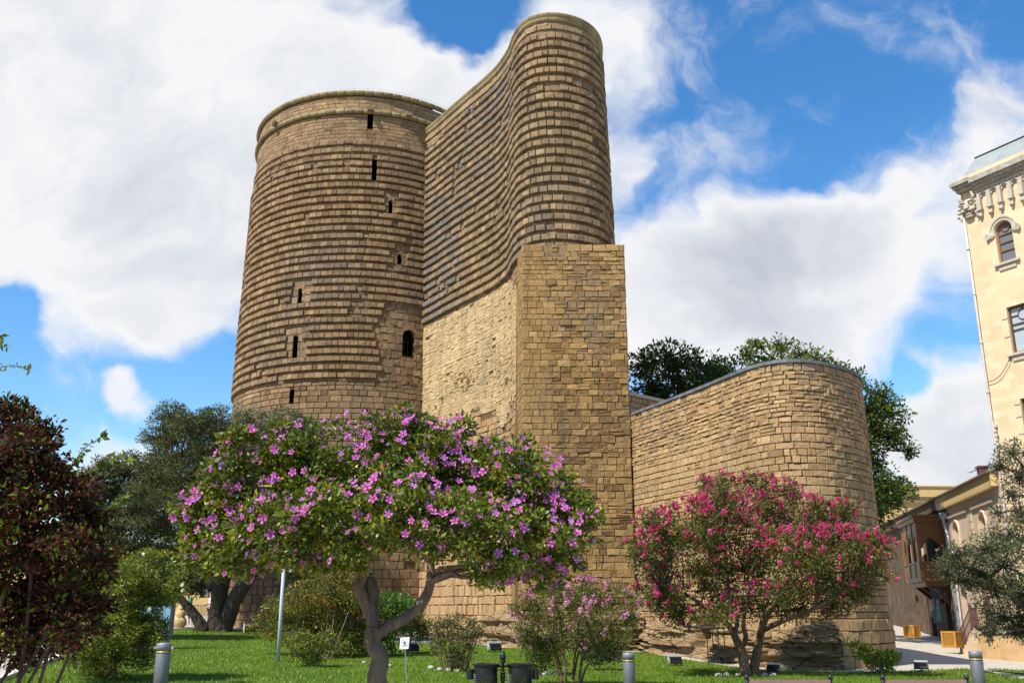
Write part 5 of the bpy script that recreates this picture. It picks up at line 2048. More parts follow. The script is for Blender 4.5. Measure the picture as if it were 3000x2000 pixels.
def wall_panel(mb, fr, u0, u1, z0, z1, opens, rev=0.22):
    """front face with openings (u0,u1,z0,z1,arch_rise); reveals go back by rev"""
    U = sorted(set([u0, u1] + [o[0] for o in opens] + [o[1] for o in opens]))
    Z = sorted(set([z0, z1] + [o[2] for o in opens] + [o[3] for o in opens]))
    for i in range(len(U) - 1):
        for j in range(len(Z) - 1):
            mu, mz = (U[i] + U[i + 1]) / 2, (Z[j] + Z[j + 1]) / 2
            if any(o[0] < mu < o[1] and o[2] < mz < o[3] for o in opens):
                continue
            mb.poly([fr(U[i], 0, Z[j]), fr(U[i + 1], 0, Z[j]), fr(U[i + 1], 0, Z[j + 1]), fr(U[i], 0, Z[j + 1])])
    for (a, b, c, d, rise) in opens:
        pts = [(a, c), (b, c)]
        if rise > 0:
            hw = (b - a) / 2
            arc = [((a + b) / 2 + hw * math.cos(t), d - rise + rise * math.sin(t)) for t in np.linspace(0, PI, 13)]
            pts += arc
            # spandrels
            for k in range(6):
                mb.poly([fr(b, 0, d), fr(arc[k + 1][0], 0, arc[k + 1][1]), fr(arc[k][0], 0, arc[k][1])])
                mb.poly([fr(a, 0, d), fr(arc[12 - k][0], 0, arc[12 - k][1]), fr(arc[11 - k][0], 0, arc[11 - k][1])])
        else:
            pts += [(b, d), (a, d)]
        k = len(pts)
        for e in range(k):
            p, q = pts[e], pts[(e + 1) % k]
            if abs(p[0] - q[0]) + abs(p[1] - q[1]) < 1e-6:
                continue
            mb.poly([fr(p[0], 0, p[1]), fr(p[0], -rev, p[1]), fr(q[0], -rev, q[1]), fr(q[0], 0, q[1])])


def arch_pts(a, b, c, d, rise, n=12):
    hw = (b - a) / 2
    return [(a, c), (b, c)] + [((a + b) / 2 + hw * math.cos(t), d - rise + rise * math.sin(t)) for t in np.linspace(0, PI, n + 1)] if rise > 0 else [(a, c), (b, c), (b, d), (a, d)]


def window(parent, fr, a, b, c, d, rise, frame_mat, glass_mat, rev=0.22, fw=0.08, bars=(), ring=False, mullion=False):
    mb = MB()
    o = arch_pts(a + .002, b - .002, c + .002, d - .002, rise)
    i = arch_pts(a + fw, b - fw, c + fw, d - fw, max(0, rise - fw) if rise else 0)
    k = len(o)
    d0, d1 = -rev + 0.07, -rev
    vo = [mb.vert(fr(u, d0, z)) for u, z in o]
    vi = [mb.vert(fr(u, d0, z)) for u, z in i]
    wi = [mb.vert(fr(u, d1 - .02, z)) for u, z in i]
    for e in range(k):
        q = (e + 1) % k
        mb.face(vo[e], vo[q], vi[q], vi[e])
        mb.face(vi[e], vi[q], wi[q], wi[e])
    for z in bars:
        mb.box((a + fw, d1 + 0.01, z - 0.025), (b - fw, d0 - 0.005, z + 0.025), fr)
    if mullion:
        m = (a + b) / 2
        mb.box((m - 0.03, d1 + 0.012, c + fw), (m + 0.03, d0 - 0.007, d - fw), fr)
    if ring:
        m = (a + b) / 2
        zc = ring
        R = (b - a) * 0.19
        pts = [fr(m + R * math.cos(t), d1 + 0.03, zc + R * math.sin(t)) for t in np.linspace(0, 2 * PI, 15)]
        mb.tube(pts, 0.022, 5)
        for sg in (-1, 1):
            mb.box((m + sg * R if sg > 0 else a + fw, d1 + .015, zc - 0.015), (b - fw if sg > 0 else m - R, d0 - 0.01, zc + 0.015), fr)
        mb.box((m - 0.015, d1 + .015, zc + R), (m + 0.015, d0 - 0.01, d - fw), fr)
    w = mb.build('window', frame_mat, parent, True)
    g = MB()
    gp = [fr(u, d1 + 0.005, z) for u, z in i]
    g.poly(gp)
    g.build('pane', glass_mat, w, True)
    return w


def grotesque(mb, fr, u, z, s):
    """carved mask: brow, eyes, snout, jaws, ears and mane curls"""
    r = random.Random(8)
    E = lambda du, dd, dz, a, b, c: mb.ellipsoid((u + du * s, dd * s, z + dz * s), (a * s, b * s, c * s), 12, 8, fr)
    E(0, 0.10, 0, 0.52, 0.22, 0.55)
    E(0, 0.34, -0.08, 0.17, 0.22, 0.22)
    E(0, 0.46, -0.20, 0.20, 0.14, 0.12)
    for q in (-1, 1):
        E(q * 0.30, 0.28, 0.14, 0.15, 0.12, 0.13)
        E(q * 0.30, 0.36, 0.27, 0.20, 0.12, 0.07)
        E(q * 0.32, 0.26, -0.28, 0.20, 0.14, 0.14)
        E(q * 0.18, 0.36, -0.34, 0.16, 0.10, 0.07)
        mb.tube([fr(u + q * 0.32 * s, 0.15 * s, z + 0.35 * s), fr(u + q * 0.50 * s, 0.24 * s, z + 0.62 * s), fr(u + q * 0.36 * s, 0.26 * s, z + 0.92 * s)], [0.15 * s, 0.12 * s, 0.03 * s], 8)
        for k in range(4):
            E(q * (0.56 + 0.05 * k), 0.14, 0.25 - 0.26 * k, 0.17, 0.13, 0.11)
        mb.tube([fr(u + q * 0.50 * s, 0.12 * s, z - 0.5 * s), fr(u + q * 0.62 * s, 0.16 * s, z - 0.75 * s), fr(u + q * 0.5 * s, 0.2 * s, z - 0.95 * s)], [0.13 * s, 0.09 * s, 0.03 * s], 8)
    E(0, 0.24, -0.58, 0.26, 0.14, 0.09)
    E(0, 0.2, -0.72, 0.30, 0.12, 0.10)


def build_cream_building():
    fr = Fr((23.15, 45.0, 0), T_DIR)
    g0 = -1.0
    root = thing('cream_building', 'tall cream stone building with carved cornice and arched window at right edge', 'building', (26, 41, ground(24, 43)))
    W = 9.0
    ZC = 22.0
    op = [(1.54, 2.42, 18.0, 20.1, 0.44), (1.54, 2.9, 13.45, 15.75, 0), (1.54, 2.9, 8.9, 11.25, 0), (1.54, 2.9, 4.4, 6.8, 0),
          (4.3, 5.2, 18.0, 20.1, 0.44), (4.4, 5.7, 13.45, 15.75, 0), (4.4, 5.7, 8.9, 11.25, 0), (4.4, 5.6, 0.4, 3.2, 0), (1.54, 2.7, 1.2, 3.4, 0)]
    mb = MB()
    wall_panel(mb, fr, 0, W, g0, ZC + 1.2, op)
    # left return and back
    mb.poly([fr(0, 0, g0), fr(0, 0, ZC + 1.2), fr(0, -9, ZC + 1.2), fr(0, -9, g0)])
    mb.poly([fr(W, 0, g0), fr(W, -9, g0), fr(W, -9, ZC + 1.2), fr(W, 0, ZC + 1.2)])
    mb.poly([fr(0, -9, g0), fr(0, -9, ZC + 1.2), fr(W, -9, ZC + 1.2), fr(W, -9, g0)])
    mb.build('wall', M['cream'], root, True)
    for (a, b, c, d, rise) in op[:7]:
        if rise:
            h = d - c
            window(root, fr, a, b, c, d, rise, M['wood'], M['glass'], bars=(c + h * 0.30, c + h * 0.5, c + h * 0.70), ring=c + h * 0.84)
        else:
            h = d - c
            window(root, fr, a, b, c, d, 0, M['wood_dark'], M['glass_pale'], fw=0.09, bars=(c + h * 0.62, c + h * 0.5), ring=c + h * 0.80)
        s = MB()
        s.box((a - 0.22, -0.2, c - 0.13), (b + 0.2, 0.16, c - 0.012), fr)
        s.box((a - 0.02, 0.003, c - 0.38), (b - 0.02, 0.07, c - 0.135), fr)
        s.build('window_sill', M['trim'], root, True)
        if rise:
            hd = MB()
            hw = (b - a) / 2
            m = (a + b) / 2
            zs = d - rise
            for (r0, r1, dd) in ((hw + 0.03, hw + 0.17, 0.05), (hw + 0.17, hw + 0.25, 0.09)):
                ts = np.linspace(-0.05, PI + 0.05, 22)
                for e in range(21):
                    q = []
                    for (rr, t) in ((r0, ts[e]), (r1, ts[e]), (r1, ts[e + 1]), (r0, ts[e + 1])):
                        q.append((m + rr * math.cos(t), zs + rr * math.sin(t)))
                    F = [hd.vert(fr(u, dd, z)) for u, z in q]
                    K = [hd.vert(fr(u, -0.01, z)) for u, z in q]
                    hd.face(*F)
                    hd.face(F[1], K[1], K[2], F[2])
                    hd.face(F[3], K[3], K[0], F[0])
            for sg in (-1, 1):
                for k in range(5):
                    t = -0.6 + 0.35 * k
                    c0 = (m + sg * (hw + 0.24), zs - 0.16)
                    hd.tube([fr(c0[0] - sg * 0.1, 0.05, c0[1] - 0.06), fr(c0[0] + sg * 0.22 * math.cos(t), 0.11, c0[1] + 0.24 * math.sin(t))], [0.05, 0.06], 6)
                hd.ellipsoid((m + sg * (hw + 0.2), 0.05, zs - 0.15), (0.2, 0.07, 0.17), 10, 6, fr)
            hd.build('window_hood', M['trim'], root, True)
    # courses marks beside the lower windows
    for z in (9.6, 10.4, 11.0, 14.3, 15.2):
        cm = MB()
        cm.box((1.25, 0.002, z), (1.53, 0.03, z + 0.05), fr)
        cm.build('ledge', M['trim'], root, True)
    # blind arcade under the cornice
    ar = MB()
    r = random.Random(1)
    pitch = 0.56
    u0 = 1.02
    for k in range(14):
        u = u0 + k * pitch
        # bracket
        ar.box((u - 0.11, 0, 20.55 + .5), (u + 0.11, 0.20, 21.55 + .2), fr)
        ar.box((u - 0.14, -.01, 20.87 + .12), (u + 0.14, 0.25, 20.87 + .22), fr)
        ar.box((u - 0.09, -.01, 20.72), (u + 0.09, 0.16, 20.99), fr)
        ar.ellipsoid((u, 0.12, 20.72), (0.09, 0.10, 0.09), 8, 6, fr)
        # arch to the next bracket
        c = u + pitch / 2
        for (rr, dd) in ((0.25, 0.17), (0.17, 0.10)):
            pts = [fr(c + rr * math.cos(t), dd - 0.05, 21.7 + rr * math.sin(t)) for t in np.linspace(0, PI, 9)]
            ar.tube(pts, 0.06, 6)
        ar.box((u - 0.05, 0, 21.6), (u + 0.05, 0.17, 22.05), fr)
    ar.box((u0 - 0.15, -.01, 22.0), (W, 0.16, 22.15), fr)
    ar.build('blind_arcade', M['trim'], root, True)
    co = MB()
    co.box((0.9, -0.3, 22.152), (W, 0.34, 22.30), fr)
    co.box((0.9, -0.3, 22.302), (W, 0.46, 22.45), fr)
    co.box((0.9, -0.3, 22.452), (W, 0.58, 22.72), fr)
    # corner block
    co.box((-0.04, -0.9, 22.30), (0.86, 0.30, 22.46), fr)
    co.box((-0.12, -0.9, 22.462), (0.86, 0.42, 22.62), fr)
    co.box((-0.20, -0.9, 22.622), (0.87, 0.54, 22.82), fr)
    co.build('cornice', M['cornice'], root, True)
    ma = MB()
    grotesque(ma, fr, 0.42, 21.45, 0.78)
    ma.build('corner_mask', M['trim'], root, True, smooth=True)
    # sheet roof
    rf = MB()
    rf.poly([fr(-0.05, 0.1, 22.78), fr(W, 0.45, 22.72), fr(W, -1.2, 24.5), fr(0.3, -1.2, 24.5)])
    rf.poly([fr(-0.05, 0.1, 22.78), fr(0.3, -1.2, 24.5), fr(0.3, -7.0, 24.5), fr(-0.05, -9.0, 22.78)])
    rf.poly([fr(W, -9, 22.78), fr(-0.05, -9, 22.78), fr(0.3, -7.0, 24.5), fr(W, -7.0, 24.5)])
    rf.poly([fr(0.3, -1.2, 24.5), fr(W, -1.2, 24.5), fr(W, -7.0, 24.5), fr(0.3, -7.0, 24.5)])
    rf.build('roof', M['sheet'], root, True)
    rc = MB()
    rc.tube([fr(0.3, -1.2, 24.53), fr(W, -1.2, 24.53)], 0.05, 6)
    rc.build('ridge_cap', M['frame_dark'], root, True)
    # downpipe on the corner with cable
    dp = MB()
    dp.tube([fr(0.07, 0.08, 21.6), fr(0.07, 0.10, 15), fr(0.07, 0.10, 8), fr(0.07, 0.12, 0)], 0.055, 8)
    for z in (19.2, 16.8, 14.3, 11.8, 9.3, 6.5, 3.5):
        dp.tube([fr(0.07, 0.10, z), fr(0.07, 0.10, z + 0.1)], 0.075, 8)
    dp.build('downpipe', M['pipe'], root, True, smooth=True)
    jb = MB()
    for k in range(6):
        jb.box((0.10 + 0.05 * (k % 2), 0.02, 9.0 + 0.22 * k), (0.22 + 0.05 * (k % 2), 0.17, 9.12 + 0.22 * k), fr)
    jb.tube([fr(.16, .1, 8.8), fr(.2, .14, 9.6), fr(.13, .12, 10.4)], 0.02, 5)
    jb.build('junction_box', M['pipe'], root, True)
    cb = MB()
    pts = [fr(0.1 + 1.45 * f, 0.12, 12.35 + 1.05 * f - 0.35 * math.sin(PI * f)) for f in np.linspace(0, 1, 9)]
    cb.tube(pts, 0.016, 5)
    cb.build('cable', M['frame_dark'], root, True)
    an = MB()
    an.tube([fr(0.1, 0.1, 8.2), fr(0.0, 0.7, 8.2)], 0.02, 5)
    an.tube([fr(-1.0, 0.75, 8.05), fr(0.9, 0.75, 8.45)], 0.018, 5)
    for k in range(6):
        p = fr(-1.0 + 0.36 * k, 0.75, 8.05 + 0.075 * k)
        an.tube([p + Vector((0, 0, .0)) - fr.n * 0.2, p + fr.n * 0.2], 0.009, 4)
    tag(an.build('tv_antenna', M['frame_dark']), 'thin television antenna fixed to the corner downpipe of the cream building', 'antenna')
    return root


def build_lower_building():
    t = Vector((0.2, 0.98, 0)).normalized()
    # frame runs from far to near so that its normal faces the street
    L = 45.0
    o = Vector((23.05, 45.0, 0)) + t * L
    fr = Fr((o.x, o.y, 0), -t)
    V = lambda v: L - v        # distance from the near corner -> u
    root = thing('balcony_house', 'long two storey rose plaster house with yellow fascia and wooden balcony', 'building', (25, 52, ground(24, 50)))
    ZE = 7.35
    op = []
    for v in (3.4, 8.9, 17.5, 21.5):
        op.append((V(v) - 0.55, V(v) + 0.55, 3.9, 6.35, 0.45))
    gop = [(V(4.2) - 0.6, V(4.2) + 0.6, 0.9, 3.0, 0.25), (V(1.0) - .55, V(1.0) + .55, 0.6, 3.0, 0.0), (V(9.2) - 0.65, V(9.2) + 0.65, 0.0, 2.9, 0.65), (V(13.2) - .6, V(13.2) + .6, 0.0, 2.8, 0), (V(17.5) - .6, V(17.5) + .6, 0.0, 2.7, 0.5), (V(22) - .6, V(22) + .6, 0.0, 2.7, 0.5)]
    mb = MB()
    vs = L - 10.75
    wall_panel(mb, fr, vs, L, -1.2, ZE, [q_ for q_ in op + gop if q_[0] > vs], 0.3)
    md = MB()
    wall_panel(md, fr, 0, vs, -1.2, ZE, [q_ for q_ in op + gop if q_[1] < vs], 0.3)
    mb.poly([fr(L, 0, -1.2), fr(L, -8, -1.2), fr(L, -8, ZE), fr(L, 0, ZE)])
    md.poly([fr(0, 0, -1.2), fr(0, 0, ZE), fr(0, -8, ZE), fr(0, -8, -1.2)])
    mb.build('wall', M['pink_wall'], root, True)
    md.build('painted_shade_wall', M['painted_shade'], root, True)  # far stretch of the same facade, lane shade put into its colour
    for k, (a, b, c, d, rise) in enumerate(op):
        window(root, fr, a, b, c, d, rise, M['quoin'], M['glass_pale'] if k == 1 else M['quoin'], 0.3, 0.10, bars=(c + 0.7, c + 1.4), mullion=False)
        tr = MB()
        hw = (b - a) / 2
        m = (a + b) / 2
        ts = np.linspace(0, PI, 12)
        pts = [fr(a - 0.12, 0.03, c)] + [fr(m + (hw + .12) * math.cos(PI - q), 0.03, d - rise + (rise + .12) * math.sin(q)) for q in ts] + [fr(b + 0.12, 0.03, c)]
        tr.tube(pts, 0.09, 6)
        tr.build('window_surround', M['pink_wall'], root, True)
    for k, (a, b, c, d, rise) in enumerate(gop):
        mat = (M['wood_dark'], M['orange_text'], M['wood_dark'], M['dark'], M['wood_dark'], M['wood_dark'])[k]
        pm = MB()
        pm.poly([fr(u, -0.29, z) for u, z in arch_pts(a, b, c, d, rise)])
        for f in (0.28, 0.72):
            pm.box((a + (b - a) * (f - 0.17), -0.288, c + 0.15), (a + (b - a) * (f + 0.17), -0.25, d - rise - 0.1), fr)
        dd = pm.build('window' if k == 0 else 'door', mat, root, True)
        if k == 0:
            gm = MB()
            for f in np.linspace(0.05, 0.95, 9):
                gm.tube([fr(a + (b - a) * f, 0.16, c - .1), fr(a + (b - a) * f, 0.16, d - .1)], 0.014, 4)
            for z in np.linspace(c, d - .15, 5):
                gm.tube([fr(a, 0.16, z), fr(b, 0.16, z)], 0.014, 4)
                gm.tube([fr(a, 0.0, z), fr(a, 0.16, z)], 0.012, 4)
                gm.tube([fr(b, 0.0, z), fr(b, 0.16, z)], 0.012, 4)
            gm.build('window_grille', M['iron_brown'], root, True)
        if k == 2:
            fl = MB()
            fl.poly([fr(u, -0.24, z) for u, z in arch_pts(a + .1, b - .1, d - rise, d - .05, rise - .05)])
            fl.build('fanlight', M['teal'], dd, True)
    # quoined pilasters
    q = MB()
    for v in (0.7, 5.75, 11.1):
        q = MB()
        z = -1.0
        while z < 6.3:
            q.box((V(v) - 0.34, 0.002, z + 0.012), (V(v) + 0.34, 0.09, z + 0.40), fr)
            z += 0.42
        q.build('pilaster', M['quoin'], root, True)
    # band, fascia with dentils, eaves, roof
    e = MB()
    for (v0, v1) in ((1.2, 5.2), (6.3, 10.5)):
        e.box((V(v1), 0.001, 6.72), (V(v0), 0.12, 6.84), fr)
    e.build('string_course', M['pink_wall'], root, True)
    fa = MB()
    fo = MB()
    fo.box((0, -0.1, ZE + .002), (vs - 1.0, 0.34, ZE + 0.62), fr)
    fo.build('painted_shade_fascia', M['painted_shade'], root, True)  # far fascia in the darkened colour, shade painted in as on the wall
    fa.box((vs - .998, -0.1, ZE + .002), (L, 0.34, ZE + 0.62), fr)
    k = 0
    u = L - 0.15
    while u > L - 11.5:
        fa.box((u - 0.06, 0.342, ZE + 0.36), (u, 0.37, ZE + 0.46), fr)
        fa.poly([fr(u - 0.13, 0.342, ZE + 0.002), fr(u, 0.342, ZE + 0.002), fr(u - 0.065, 0.342, ZE - 0.13)])
        u -= 0.17
    fa.build('fascia', M['yellow_wall'], root, True)
    rf = MB()
    rf.box((-0.1, -0.2, ZE + 0.622), (L + 0.06, 0.50, ZE + 0.70), fr)
    rf.poly([fr(-0.1, 0.5, ZE + 0.703), fr(L, 0.5, ZE + 0.703), fr(L, -4, ZE + 1.3), fr(-0.1, -4, ZE + 1.3)])
    rf.poly([fr(-0.1, -8, ZE + .703), fr(-0.1, -4, ZE + 1.3), fr(L, -4, ZE + 1.3), fr(L, -8, ZE + .703)])
    rfo = rf.build('roof', M['tile_roof'], root, True)
    ch = MB()
    cu = V(4.9)
    ch.box((cu - 0.24, -0.9, ZE + 0.7), (cu + 0.24, -0.45, ZE + 1.22), fr)
    for a in (-0.24, 0.14):
        ch.box((cu + a, -0.9, ZE + 1.222), (cu + a + 0.1, -0.45, ZE + 1.50), fr)
    ch.box((cu - 0.3, -0.96, ZE + 1.502), (cu + 0.3, -0.39, ZE + 1.60), fr)
    ch.build('chimney', M['iron_brown'], rfo, True)
    # downpipes
    for (v, z1, m) in ((10.6, 7.0, 'galv'), (10.0, 2.9, 'pipe')):
        d = MB()
        if m == 'galv':
            d.box((V(v) - 0.2, 0.05, 6.75), (V(v) + 0.2, 0.42, 7.1), fr)
            d.tube([fr(V(v), 0.26, 6.8), fr(V(v), 0.24, 6.3), fr(V(v) + .2, 0.16, 5.7), fr(V(v) + .2, 0.15, 2.5), fr(V(v) + .2, 0.15, 0.0)], [0.14, 0.075, 0.075, 0.075, 0.075], 10)
        else:
            d.tube([fr(V(v), 0.12, z1 + 2.0), fr(V(v), 0.12, 0.1)], 0.06, 8)
        d.build('downpipe', M[m], root, True, smooth=False)
    # wooden oriel balcony
    bal = MB()
    u0, u1 = V(16.6), V(12.0)
    d1 = 1.55
    bal.box((u0, 0.0, 3.30), (u1, d1, 3.52), fr)
    bal.box((u0 + .2, 0.0, 3.02), (u1 - .2, d1 - .25, 3.298), fr)
    bal.box((u0 - .1, 0.0, 6.72), (u1 + .1, d1 + .1, 6.98), fr)
    bal.box((u0 - .2, 0.0, 6.982), (u1 + .2, d1 + .2, 7.12), fr)
    posts = [u0 + .08, u0 + (u1 - u0) / 3, u0 + 2 * (u1 - u0) / 3, u1 - .08]
    for u in posts:
        bal.box((u - .08, d1 - .16, 3.522), (u + .08, d1, 6.718), fr)
    bal.box((u1 - .16, 0.0, 3.522), (u1, 0.16, 6.718), fr)
    # panelled parapet (front and near side)
    for (a, b) in zip(posts[:-1], posts[1:]):
        bal.box((a + .082, d1 - .10, 3.524), (b - .082, d1 - .04, 4.35), fr)
    n = 9
    for k in range(n):
        a = 0.17 + (d1 - .34) * k / n
        bal.box((u1 - .11, a + .01, 3.524), (u1 - .05 + .01 * (k % 2), a + (d1 - .34) / n - .01, 4.35), fr)
    bal.box((u0, d1 - .14, 4.352), (u1, d1 + .02, 4.44), fr)
    bal.box((u1 - .15, 0.162, 4.352), (u1 + .02, d1 - .142, 4.44), fr)
    bo = bal.build('balcony', M['wood'], root, True)

    def arch_screen(mb, P, w0, w1, zs, zt, th):
        """fretwork board with an arched opening; P(w,z,d)->world"""
        c = (w0 + w1) / 2
        hw = (w1 - w0) / 2 - 0.12
        ts = np.linspace(0, PI, 15)
        arc = [(c + hw * math.cos(t), zs + 0.95 * hw * math.sin(t) + 0.25 * max(0, 1 - abs(t - PI / 2) * 2) * hw) for t in ts]
        out = [(w1, zs), (w1, zt)] + [(w1 + (w0 - w1) * f, zt) for f in np.linspace(0, 1, 12)[1:-1]] + [(w0, zt), (w0, zs)]
        outp = []
        for k in range(15):
            f = k / 14
            outp.append((w1 + (w0 - w1) * min(1, max(0, (f - .25) * 2)), zt if 0.12 < f < 0.88 else zs + (zt - zs) * (f / .12 if f <= .12 else (1 - f) / .12)))
        for dd in (0, th):
            for k in range(14):
                mb.poly([P(*arc[k], dd), P(*outp[k], dd), P(*outp[k + 1], dd), P(*arc[k + 1], dd)])
        mb.tube([P(*a, th / 2) for a in arc], 0.045, 5)
        for k in range(6):
            mb.ellipsoid(tuple(P(c + (hw + .1) * math.cos(PI * (k + .5) / 6), zs + 1.25 * hw * math.sin(PI * (k + .5) / 6) + .1, th / 2)), (.06, .06, .06), 6, 4)
    sc = MB()
    arch_screen(sc, lambda w, z, d: fr(u1 - .05 - d, w, z), 0.15, d1 - .14, 5.2, 6.715, 0.05)
    for (a, b) in zip(posts[:-1], posts[1:]):
        arch_screen(sc, lambda w, z, d: fr(w, d1 - .05 - d, z), a + .08, b - .08, 5.3, 6.715, 0.05)
    sc.build('fretwork_arch', M['wood'], bo, True)
    dk = MB()
    dk.box((u0 + .3, 0.02, 3.6), (u1 - .35, 0.06, 6.6), fr)
    dk.build('balcony_doors', M['dark'], bo, True)
    br = MB()
    for u in (u0 + .5, (u0 + u1) / 2, u1 - .5):
        br = MB()
        br.poly([fr(u - .08, 0.02, 2.0), fr(u + .08, 0.02, 2.0), fr(u + .08, d1 - .4, 3.01), fr(u - .08, d1 - .4, 3.01)])
        br.poly([fr(u - .08, 0.02, 2.0), fr(u - .08, d1 - .4, 3.01), fr(u - .08, .02, 3.01)])
        br.poly([fr(u + .08, 0.02, 2.0), fr(u + .08, .02, 3.01), fr(u + .08, d1 - .4, 3.01)])
        br.build('balcony_bracket', M['wood_dark'], bo, True)

    # gallery banner hanging on a bracket, facing down the street
    bn = thing('gallery_banner', 'vertical teal and dark gallery banner hanging under the wooden balcony', 'banner', tuple(fr(V(11.9), 0.75, 0.4)))
    P = lambda w, z, d: fr(V(11.9) + d, w, z)
    m1 = MB()
    def bx(mb, w0, w1, z0, z1, dd0, dd1):
        pts = [P(w, z, d) for w, z, d in ((w0, z0, dd0), (w1, z0, dd0), (w1, z1, dd0), (w0, z1, dd0), (w0, z0, dd1), (w1, z0, dd1), (w1, z1, dd1), (w0, z1, dd1))]
        i = [mb.vert(p) for p in pts]
        for q_ in ((0, 1, 2, 3), (7, 6, 5, 4), (0, 4, 5, 1), (1, 5, 6, 2), (2, 6, 7, 3), (3, 7, 4, 0)):
            mb.face(*[i[k2] for k2 in q_])
    bx(m1, 0.65, 1.15, 1.0, 1.9, 0, 0.02)
    m1.build('teal_field', M['teal'], bn, True)
    m2 = MB()
    bx(m2, 0.65, 1.15, 1.902, 2.9, 0, 0.02)
    m2.build('dark_field', M['banner_dark'], bn, True)
    m3 = MB()
    m3.tube([P(0, 2.94, .01), P(1.25, 2.94, .01)], 0.02, 5)
    m3.build('banner_bracket', M['frame_dark'], bn, True)
    m3 = MB()
    m3.tube([P(0, 0.96, .01), P(1.25, 0.96, .01)], 0.02, 5)
    m3.build('banner_bracket', M['frame_dark'], bn, True)
    # lettering reads upward
    for (txt, w, size, z0) in (('Qalereyas\u0131', 0.79, 0.30, 1.06), ('R\u0259sm', 1.02, 0.27, 1.72)):
        cu = bpy.data.curves.new('banner_text', 'FONT')
        cu.body = txt
        cu.size = size
        cu.extrude = 0.004
        to = bpy.data.objects.new('tmp', cu)
        COL.objects.link(to)
        bpy.context.view_layer.update()
        me = bpy.data.meshes.new_from_object(to.evaluated_get(bpy.context.evaluated_depsgraph_get()))
        bpy.data.objects.remove(to)
        # letters run up +z; letter up points towards the wall (left in view)
        for v in me.vertices:
            x, y, z = v.co
            p = P(w + y, z0 + x * 0.96, 0.026 + z)
            v.co = p
        link_mesh('banner_text', me, M['banner_text'], bn, True)
    # lattice planters
    for (px, py, D, s, lab) in ((2794, 1897, 44.5, 0.60, 'orange lattice planter box in the sun by the drainpipes at the foot of the steps'), (2674, 1868, 53.0, 0.54, 'orange lattice planter box in the shade further up the side street')):
        b = at(px, py, D)
        pt = thing('lattice_planter', lab, 'planter', (b.x, b.y, b.z), math.radians(35), 'lattice planters along the house')
        f = MB()
        h = 0.72 if s > .55 else 0.68
        for (x, y) in ((-1, -1), (1, -1), (1, 1), (-1, 1)):
            f.box((x * s / 2 - .04, y * s / 2 - .04, 0), (x * s / 2 + .04, y * s / 2 + .04, h))
        for z0 in (0.03, h - .07):
            for sg in (-1, 1):
                f.box((-s / 2 + .041, sg * s / 2 - .025, z0), (s / 2 - .041, sg * s / 2 + .025, z0 + .07))
                f.box((sg * s / 2 - .025, -s / 2 + .041, z0), (sg * s / 2 + .025, s / 2 - .041, z0 + .07))
        f.build('frame', M['lattice'], pt)
        lt = MB()
        for sg in (-1, 1):
            for k in range(-7, 8):
                for dr in (-1, 1):
                    # clip each diagonal to the panel
                    x0 = k * 0.105
                    a, b2 = [], []
                    for zz in np.linspace(0.1, h - .07, 12):
                        x = x0 + dr * (zz - h / 2)
                        if abs(x) < s / 2 - .03:
                            a.append((x, zz))
                    if len(a) >= 2:
                        (xa, za), (xb, zb) = a[0], a[-1]
                        o_ = 0.006 * dr
                        lt.tube([(xa, sg * (s / 2 + o_), za), (xb, sg * (s / 2 + o_), zb)], 0.017, 4)
                        lt.tube([(sg * (s / 2 + o_), xa, za), (sg * (s / 2 + o_), xb, zb)], 0.017, 4)
        lt.build('lattice', M['lattice'], pt)
        bx_ = MB()
        bx_.box((-s / 2 + .06, -s / 2 + .06, .02), (s / 2 - .06, s / 2 - .06, h - .1))
        bx_.build('inner_box', M['wood_dark'], pt)
    # steps with curved podium and railing
    st = thing('stone_steps', 'curved cream stone landing with side steps and a brown iron railing below the cream building', 'steps', (20.4, 41.5, ground(20, 41)))
    pm = MB()
    c0 = Vector((21.6, 42.0, 0))
    ring = []
    for a in np.linspace(math.radians(190), math.radians(300), 16):
        ring.append(Vector((c0.x + 2.0 * math.cos(a), c0.y + 2.0 * math.sin(a), 0)))
    ring = [Vector((22.4, 43.6, 0)), Vector((20.6, 43.0, 0))] + ring + [Vector((25, 40.2, 0)), Vector((25, 43, 0))]
    zb, zt = -1.0, 0.75
    lo = [pm.vert((p.x, p.y, zb)) for p in ring]
    hi = [pm.vert((p.x, p.y, zt)) for p in ring]
    k = len(ring)
    for i in range(k):
        pm.face(lo[i], lo[(i + 1) % k], hi[(i + 1) % k], hi[i])
    pm.face(*hi)
    pm.build('landing', M['podium'], st, True)
    cp = MB()
    for i in range(1, k - 2):
        a, b = ring[i], ring[i + 1]
        n = Vector(((b - a).y, -(b - a).x, 0)).normalized()
        q = [a + n * .06, b + n * .06, b - n * .3, a - n * .3]
        lo = [cp.vert((p.x, p.y, zt + .003)) for p in q]
        hi = [cp.vert((p.x, p.y, zt + .09)) for p in q]
        cp.face(*hi)
        for e in range(4):
            cp.face(lo[e], lo[(e + 1) % 4], hi[(e + 1) % 4], hi[e])
    cp.build('landing_edge', M['trim'], st, True)
    sp = MB()
    for i in range(6):
        z0 = ground(20.5, 43) - .3
        sp.box((20.1, 43.0 + 0.30 * i, z0), (21.6, 43.3 + 0.30 * i - .003, 0.72 - 0.17 * i))
    sp.build('steps', M['cream'], st, True)
    rl = MB()
    path = [Vector((20.15, 44.7, -0.25)), Vector((20.0, 43.0, zt + .1))] + [Vector((p.x, p.y, zt + .1)) for p in ring[2:16:3]]
    posts2 = path
    for i, p in enumerate(posts2):
        rl.tube([p, p + Vector((0, 0, 1.0))], 0.045 if i in (1, 2) else 0.03, 6)
        rl.ellipsoid(tuple(p + Vector((0, 0, 1.06))), (.06, .06, .07), 8, 5)
